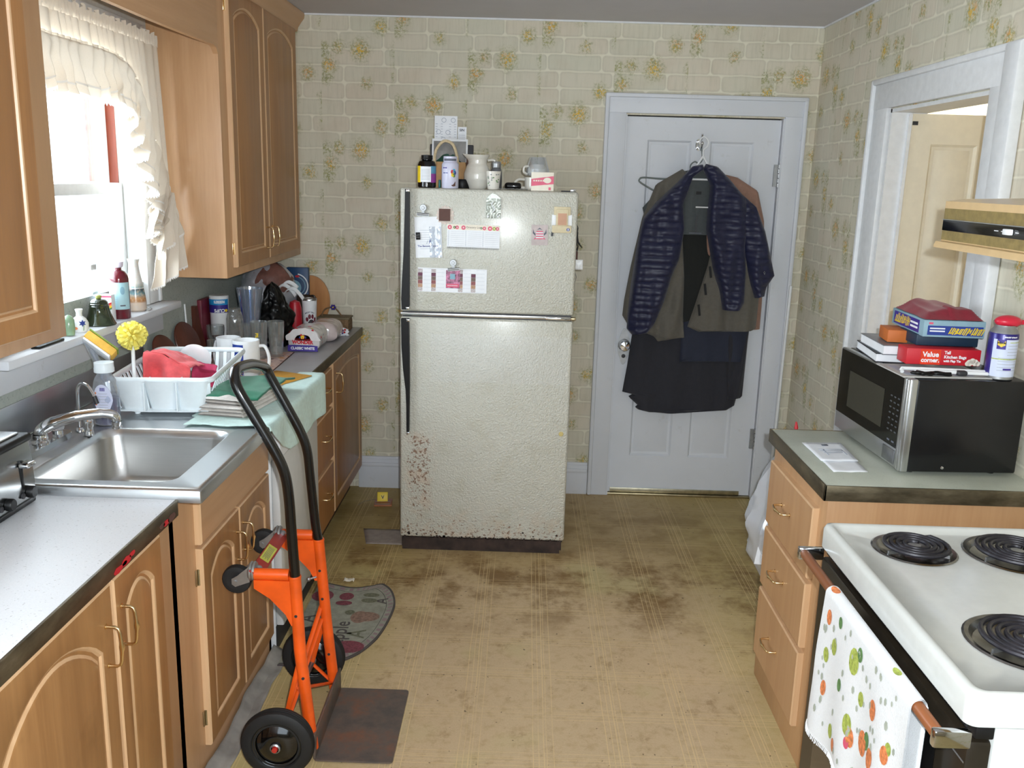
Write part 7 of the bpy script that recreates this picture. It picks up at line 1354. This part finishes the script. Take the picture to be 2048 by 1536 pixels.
t = thing('rainbow_tin', 'white tin with a rainbow stripe and pink rim between the bell and the red bottle', 'tin', (-1.435, 3.085, SZ_)); b = MB(); b.box(-1.455, -1.415, 3.068, 3.098, SZ_, SZ_+.092, M['white'], .003); b.build('tin_body', t); b = MB()
for k, mm in enumerate(['red', 'orange_p', 'yellow', 'green']): b.prism([(-.0195, .044-.006*k), (.0195, .060-.006*k), (.0195, .066-.006*k), (-.0195, .050-.006*k)], 0, .0008, M[mm], tri_axes((1, 0, 0), (0, 0, 1), (0, -1, 0), (-1.435, 3.0678, SZ_)))
b.box(-1.4545, -1.4155, 3.067, 3.0679, SZ_+.082, SZ_+.088, M['pink']); b.build('stripe_print', t, merge=False)
b = MB(); b.lathe([(.0001, 0), (.013, 0), (.014, .03), (.007, .075), (.006, .092), (.0001, .094)], thin_glass('pale_blue_glass', (.80, .86, .97), .08, .2, .2), (-1.458, 3.045, SZ_), 18); tag(b.build('perfume_bottle'), 'slim pale blue glass bottle behind the green bell', 'bottle')
b = MB(); b.tube([(-1.405+.012*math.cos(a), 3.34+.016*math.sin(a), SZ_+.004+.004*math.sin(a)) for a in [k*math.pi/10 for k in range(20)]], .0022, M['zinc'], 8, closed=True); tag(b.build('metal_ring'), 'small metal ring on the sill in front of the vase', 'ring')
b = MB(); b.box(-1.42, -1.392, 2.545, 2.69, SZ_, SZ_+.008, M['black'], .003); tag(b.build('black_tray'), 'small flat black tray on the sill under the near wall cabinet', 'tray')

# ---------------------------------------------------------------- swag curtain
cv = sheer('curtain_voile', (226, 214, 198), .07, 0.0); cw = t = thing('window_curtain', 'cream ruffled swag curtain gathered on a white rod', 'curtain', (-1.40, 3.0, 1.30))
b = MB(); b.tube([(-1.418, 2.40, 2.190), (-1.418, 3.572, 2.190), (-1.450, 3.578, 2.190), (-1.4545, 3.578, 2.19)], .008, M['white'], 10); b.build('curtain_rod', t)
def cy(u): return 2.40+1.175*u
b = MB()
def header(u, v): y_ = cy(u); return (-1.409+.006*math.sin(u*330)+.003*nz(u*80, v*2), y_, 2.172+.036*v+.022*max(0, v-.5)*(1+.5*math.sin(u*150)+nz(u*40, 1)))
b.grid(420, 8, header, cv); b.grid(420, 2, lambda u, v: (-1.427-.003*math.sin(u*330), cy(u), 2.172+.045*v), cv); b.build('gathered_header', t)
seam = [(2.40, 2.105), (2.73, 2.098), (3.05, 2.100), (3.16, 2.094), (3.265, 2.070), (3.338, 2.018), (3.39, 1.940), (3.442, 1.848), (3.50, 1.77), (3.545, 1.71), (3.572, 1.620), (3.580, 1.54)]
SL = []; tot = 0
for i in range(len(seam)-1): tot += math.dist(seam[i], seam[i+1])
def seam_at(t_):
    d = t_*tot
    for i in range(len(seam)-1):
        L_ = math.dist(seam[i], seam[i+1])
        if d <= L_ or i == len(seam)-2: k = min(1, d/L_); return (seam[i][0]+(seam[i+1][0]-seam[i][0])*k, seam[i][1]+(seam[i+1][1]-seam[i][1])*k)
        d -= L_
b = MB()
def panel(u, v):   # from the rod straight down to the seam line
    y_ = cy(u); zs_ = None
    for i in range(len(seam)-1):
        if seam[i][0] <= y_ <= seam[i+1][0]: k = (y_-seam[i][0])/(seam[i+1][0]-seam[i][0]+1e-9); zs_ = seam[i][1]+(seam[i+1][1]-seam[i][1])*k
    zs_ = zs_ if zs_ is not None else 1.54; amp = .004+.010*v; ln = 2.175-zs_
    return (-1.405+amp*math.sin(u*150+2*math.sin(u*31))*(1-.2*v)+.012*v*min(1, ln*3), y_, 2.175-ln*v)
b.grid(260, 30, panel, cv); b.build('curtain_panel', t)
b = MB(); b.grid(200, 2, lambda u, v: (-1.384+.004*math.sin(u*260), seam_at(u)[0], seam_at(u)[1]-.006+.014*v), cv); b.build('ruffle_seam', t)
def ruffle(u, v):
    p_ = seam_at(u); q = seam_at(min(1, u+.01)) if u < .985 else p_; p2 = seam_at(max(0, u-.01)); d = Vector((q[0]-p2[0], q[1]-p2[1])); d.normalize(); n_ = Vector((d.y, -d.x)) if d.x > 0 else Vector((d.y, -d.x))
    n_ = Vector((-abs(d.y)*.95, -abs(d.x)-.35)); n_.normalize(); w_ = .150+.05*max(0, u-.6)/.4; fr_ = (u*24) % 1; fold = math.sin(u*2*math.pi*22+1.5*math.sin(u*25)); return (-1.380+.026*v*fold+.010*nz(u*30, v*3), p_[0]+n_.x*w_*v+.010*v*math.cos(u*2*math.pi*22), p_[1]+n_.y*w_*v*(1+.05*math.sin(u*2*math.pi*22*1.0+1)))
b = MB(); b.grid(330, 14, ruffle, cv); rf = b.build('ruffle', t)
lc = sheer('lace_edge', (236, 232, 226), .10, 0.0); b = MB(); b.grid(660, 1, lambda u, v: tuple(Vector(ruffle(u, 1.0))+(Vector(ruffle(u, 1))-Vector(ruffle(u, .9))).normalized()*(.010+.005*(1 if int(u*660) % 2 else -1))*v), lc); b.grid(330, 1, lambda u, v: tuple(Vector(ruffle(u, .80+.04*v))+Vector((.0015, 0, 0))), lc); b.build('lace_trim', rf)
# the long tail: three overlapping flounces at the right of the window
def flounce(y0, z0, y1, z1, w0, w1, x0, seed, slope=0.0):
    def g(u, v):
        z_ = z0+(z1-z0)*v; y_ = (y0+(y1-y0)*v)+(u-.5)*(w0+(w1-w0)*v); ph = u*13+seed+1.5*nz(u*3, v*1.2, seed); return (x0+(.004+.020*v)*math.sin(ph)+.010*nz(u*5, v*4, seed), y_+.012*v*math.cos(ph)+.010*math.sin(v*5+seed), z_+slope*(u-.5)*v+.008*math.sin(ph)*v)
    return g
for i, g_ in enumerate([flounce(3.520, 1.70, 3.415, 1.51, .005, .19, -1.384, 1, .07), flounce(3.530, 1.64, 3.490, 1.450, .005, .21, -1.366, 2.5, .09), flounce(3.525, 1.60, 3.450, 1.300, .005, .11, -1.392, 4, .02), flounce(3.545, 1.60, 3.540, 1.345, .005, .185, -1.358, 5.2, .05)]):
    b = MB(); b.grid(50, 24, g_, cv); fl_ = b.build('flounce', t); b = MB(); b.grid(100, 1, lambda u, v: tuple(Vector(g_(u, 1))+Vector((0, 0, -(.008+.004*(1 if int(u*100) % 2 else -1))*v))), lc); b.build('lace_trim', fl_)
# ---------------------------------------------------------------- hand truck
t = thing('hand_truck', 'orange and black convertible hand truck parked in front of the dishwasher', 'hand truck', (-.60, 2.59, 0)); org, bk = M['orange'], M['blackpaint']
yn, yf = 2.42, 2.755
for y_, ptsr in [(yn, [(-.598, .028), (-.629, .353), (-.6385, .590)]), (yf, [(-.602, .028), (-.623, .255), (-.6445, .545), (-.6455, .565)])]:
    b = MB(); pts = [(x_, y_, z_) for x_, z_ in ptsr]; b.tube(pts, .0178, org, 18); b.build('orange_rail', t)
    zt_ = .565 if y_ == yn else .545; b = MB(); b.lathe([(.0182, 0), (.0195, .004), (.0182, .008)], org, (ptsr[-1][0], y_, ptsr[-1][1]-.008), 18); b.build('rail_collar', t)
# black handle loop
hp = bez([(-.6375, yn, .588), (-.644, yn, .72), (-.649, yn, .83), (-.660, yn, .905), (-.690, yn, .975), (-.748, yn, 1.080), (-.782, yn+.002, 1.140), (-.795, yn+.018, 1.172), (-.800, yn+.060, 1.186), (-.800, 2.60, 1.174), (-.800, 2.690, 1.152), (-.797, yf-.010, 1.132), (-.782, yf, 1.095), (-.735, yf, 1.005), (-.695, yf, .925), (-.676, yf, .865), (-.668, yf, .78), (-.655, yf, .62), (-.6455, yf, .560)], 6)
b = MB(); b.tube(hp, .0150, bk, 16); b.build('handle_loop', t)
b = MB(); b.tube([(-.6375, yn, .586), (-.638, yn, .592)], .0165, M['zinc'], 14); b.tube([(-.6455, yf, .558), (-.646, yf, .566)], .0165, M['zinc'], 14); b.build('worn_ring', t, merge=False) if False else None
# top brackets: horizontal tube and gusset
def bracket(y_, zc, xr):
    b_ = MB(); b_.tube([(xr-.118, y_, zc+.012), (xr-.018, y_, zc+.012)], .0170, org, 16); b_.prism([(xr-.120, zc-.004), (xr-.012, zc-.004), (xr+.004, zc-.05), (xr+.006, zc-.145), (xr-.014, zc-.145), (xr-.030, zc-.110), (xr-.075, zc-.060), (xr-.120, zc-.030)], -(y_+.010), -(y_-.010), org, tri_axes((1, 0, 0), (0, 0, 1), (0, -1, 0))); return b_.build('bracket', t, merge=False, angle=50)
bracket(yn, .580, -.636); bracket(yf, .566, -.6445)
rb = M['red_bar']; Mb = lambda: None
A = Vector((-.752, yn-.015, .594)); B = Vector((-.762, yf+.015, .580)); b = MB(); ax = (B-A).normalized(); m = tri_axes(Vector((.83, 0, -.56)), ax, Vector((.56, 0, .83)), A); L_ = (B-A).length; b.box(-.020, .020, 0, L_, 0, .006, rb, .002, m); xb = b.build('crossbar', t)
b = MB(); b.box(-.016, .014, .10, .215, .0062, .0068, P('yellow_sticker', (206, 206, 86), .5, var=.06), 0, m)
for k in range(5): b.box(-.010+.004*k, -.0085+.004*k, .11+.01*(k % 2), .200, .0069, .0071, M['ink'], 0, m)
b.build('sticker', xb, merge=False)
b = MB()
for q in (.035, L_-.035):
    b.lathe([(.010, .006), (.010, .014), (.004, .018), (.0001, .018)], M['zinc'], (0, q, 0), 6, M=m)
b.build('bolt', xb, merge=False)
for y_, cz, cx in [(yn+.012, .573, -.806), (yf-.015, .560, -.815)]:
    bx = cx+.050; cs_ = MB(); mx = tri_axes((0, 1, 0), (0, 0, 1), (-1, 0, 0), (bx, y_, cz+.022)); cs_.lathe([(.0001, -.002), (.026, -.002), (.029, .003), (.026, .008), (.029, .012), (.024, .018), (.0001, .019)], M['zinc'], n=24, M=mx); cst = cs_.build('swivel_caster', t)
    f_ = MB()
    for s_ in (-.020, .020): f_.prism([(bx-.012, cz+.044), (bx-.012, cz-.004), (cx-.004, cz-.020), (cx-.014, cz-.012), (cx-.014, cz+.004), (cx+.002, cz+.014)], -(y_+s_+.0015), -(y_+s_-.0015), M['zinc'], tri_axes((1, 0, 0), (0, 0, 1), (0, -1, 0)))
    f_.tube([(cx-.004, y_-.026, cz-.004), (cx-.004, y_+.026, cz-.004)], .005, M['zinc'], 8); f_.build('fork', cst, merge=False)
    w_ = MB(); w_.lathe([(.012, -.013), (.026, -.014), (.030, -.014), (.040, -.012), (.043, -.006), (.043, .006), (.040, .012), (.030, .014), (.026, .014), (.012, .013)], M['rubber'], n=32, M=tri_axes((1, 0, 0), (0, 0, 1), (0, -1, 0), (cx-.004, y_, cz-.004))); w_.build('caster_wheel', cst)
# toe plate
b = MB(); b.prism(rrect(-.590, -.352, 2.390, 2.785, .012, 4), .003, .0085, M['rust']); b.box(-.592, -.584, 2.395, 2.780, .006, .088, M['rust'], .002); tp_ = b.build('toe_plate', t, merge=False)
# axle, struts
axx, axz = -.680, .107; b = MB(); b.tube([(axx, 2.300, axz), (axx, 2.845, axz)], .008, M['zinc'], 12); b.build('axle', t)
def strut(a, c, r_=.0075, name='strut'): b_ = MB(); b_.tube([a, c], r_, org, 10, flat=.6); return b_.build(name, t)
strut((-.640, yf, .330), (axx, yn-.012, axz+.015)); strut((-.638, yf-.012, .285), (axx+.006, yn+.030, axz+.010)); strut((-.640, yn+.02, .215), (-.606, yf, .045), .009); strut((-.636, yn, .300), (axx, yn-.014, axz)); strut((-.632, yf, .280), (axx, yf+.014, axz)); strut((-.612, yn, .05), (axx, yn-.014, axz)); strut((-.612, yf, .05), (axx, yf+.014, axz))
hub = P('black_hub', (8, 8, 9), .10, var=0, coat=.6)
WS = Matrix.Scale(.95, 4)
for y_, s_ in [(2.325, 1), (2.815, -1)]:
    mw_ = tri_axes((1, 0, 0), (0, 0, 1), (0, -1, 0), (axx+.004*s_, y_, .1085)) @ WS; b = MB()
    b.lathe([(.066, -.018), (.078, -.024), (.096, -.025), (.108, -.018), (.1125, -.006), (.1125, .006), (.108, .018), (.096, .025), (.078, .024), (.074, .018), (.066, .018)], M['rubber'], n=48, M=mw_)
    for k in range(2): b.lathe([(.1128, -.004+.008*k), (.1140, -.002+.008*k), (.1128, .000+.008*k)], M['rubber'], n=48, M=mw_)
    wh = b.build('wheel', t); b = MB()
    b.lathe([(.010, .026), (.024, .030), (.040, .028), (.056, .020), (.066, .014), (.072, .018), (.074, .019)], hub, n=48, M=mw_); b.lathe([(.010, -.026), (.024, -.030), (.040, -.028), (.056, -.020), (.066, -.014), (.074, -.019)], hub, n=48, M=mw_); b.build('hub', wh, merge=False)
    b = MB(); b.lathe([(.015, .028), (.016, .034), (.012, .037)], M['zinc'], n=20, M=mw_); b.lathe([(.0001, .044), (.008, .043), (.0095, .034)], P('red_axle_cap', (196, 52, 40), .4), n=16, M=mw_); b.build('axle_cap', wh, merge=False)
for y_, ps in [(yn, [(-.634, .47), (-.618, .27)]), (yf, [(-.640, .46), (-.633, .36), (-.615, .16)])]:
    for x_, z_ in ps: MB().lathe([(.0001, .0012), (.0045, .001), (.005, -.002)], M['dark'], n=10, M=tri_axes((1, 0, 0), (0, 0, 1), (0, -1, 0), (x_, y_-.0178, z_))).build('rivet_hole', t)
b = MB(); b.tube([(-.652, yf-.01, .435), (-.675, yf-.012, .428)], .004, M['zinc'], 8); b.sphere((-.678, yf-.012, .427), .008, M['zinc'], 10); b.build('lock_pin', t, merge=False)

# ---------------------------------------------------------------- kitchen mat: half-moon with pears and the word apple
mg_ = P('mat_grey_green', (150, 150, 136), .9, var=.10, vs=40, bump=.4, bs=260); mo = [(-.842, 3.610), (-.70, 3.560), (-.62, 3.580), (-.585, 3.600), (-.560, 3.598), (-.520, 3.54), (-.492, 3.44), (-.490, 3.34), (-.505, 3.20), (-.530, 3.10), (-.575, 3.010), (-.640, 2.950), (-.72, 2.925), (-.842, 2.920)]
def smooth_out(pts, n=6): P_ = [Vector((x_, y_, 0)) for x_, y_ in pts]; return [(p_.x, p_.y) for p_ in bez(P_, n)]
mout = smooth_out(mo); cxm, cym = -.70, 3.27
b = MB(); b.prism(mout, .001, .008, mg_, smooth=False, side=P('mat_binding', (76, 66, 66), .9)); mat_b = b
b = mat_b; sc2 = lambda k: [((x_-cxm)*k+cxm, (y_-cym)*k+cym) for x_, y_ in mout]
def ring(k0, k1, z_, mm, part=None):
    a_, c_ = sc2(k0), sc2(k1); n_ = len(a_)
    for i in range(n_-1):
        if part and not part(i): continue
        b.raw([(*a_[i], z_), (*a_[i+1], z_), (*c_[i+1], z_), (*c_[i], z_)], [(0, 1, 2, 3)], mm, None, False)
bd = P('mat_dark_thread', (84, 78, 76), .9); pk = P('mat_mauve_thread', (150, 128, 130), .9); rd = P('mat_red_thread', (128, 66, 76), .9, var=.2, vs=160); gn = P('mat_green_thread', (112, 112, 92), .9, var=.2, vs=120); tn = P('mat_pear_thread', (142, 114, 100), .9, var=.2, vs=90)
ring(1.0, .965, .0086, bd); ring(.955, .87, .0084, pk, lambda i: i % 2 == 0); ring(.845, .835, .0086, bd)
TM = Matrix(((0, -1, 0, 0), (1, 0, 0, 0), (0, 0, 1, 0), (0, 0, 0, 1)))
def mtext(s_, x_, y_, sz, mm): b.text(s_, sz, mm, Matrix.Translation((x_, y_, .0088)) @ Matrix.Rotation(R(90), 4, 'Z'), .001)
mtext('apple', -.668, 3.165, .085, bd); mtext('A', -.815, 3.27, .09, bd); mtext('A', -.548, 3.44, .075, bd)
mtext('A', -.600, 3.16, .10, gn)
for qi, (x_, y_, rx, ry, mm) in enumerate([(-.59, 3.30, .055, .040, tn), (-.615, 3.295, .035, .050, tn), (-.60, 3.44, .034, .020, gn), (-.600, 3.49, .034, .018, gn), (-.615, 3.06, .060, .045, rd), (-.70, 3.47, .030, .034, rd), (-.80, 3.47, .045, .05, rd), (-.70, 3.41, .034, .020, rd), (-.66, 3.33, .02, .02, gn)]):
    b.raw([(x_+rx*math.cos(2*math.pi*k/20), y_+ry*math.sin(2*math.pi*k/20), .0087+.00012*qi) for k in range(20)], [tuple(range(20))], mm, None, False)
tag(b.build('kitchen_mat', loc=(-.67, 3.27, 0), merge=False), 'half-moon kitchen mat printed with fruit on the floor by the dishwasher', 'mat')
b = MB(); rnd = random.Random(1); b.grid(8, 6, lambda u, v: (-.745+.045*u, 3.625+.03*v, .002+.016*abs(nz(u*5, v*5, 3))), M['paper_w']); tag(b.build('crumpled_tissue', thick=.001, loc=(-.72, 3.64, 0)), 'scrap of crumpled tissue just behind the kitchen mat', 'tissue')
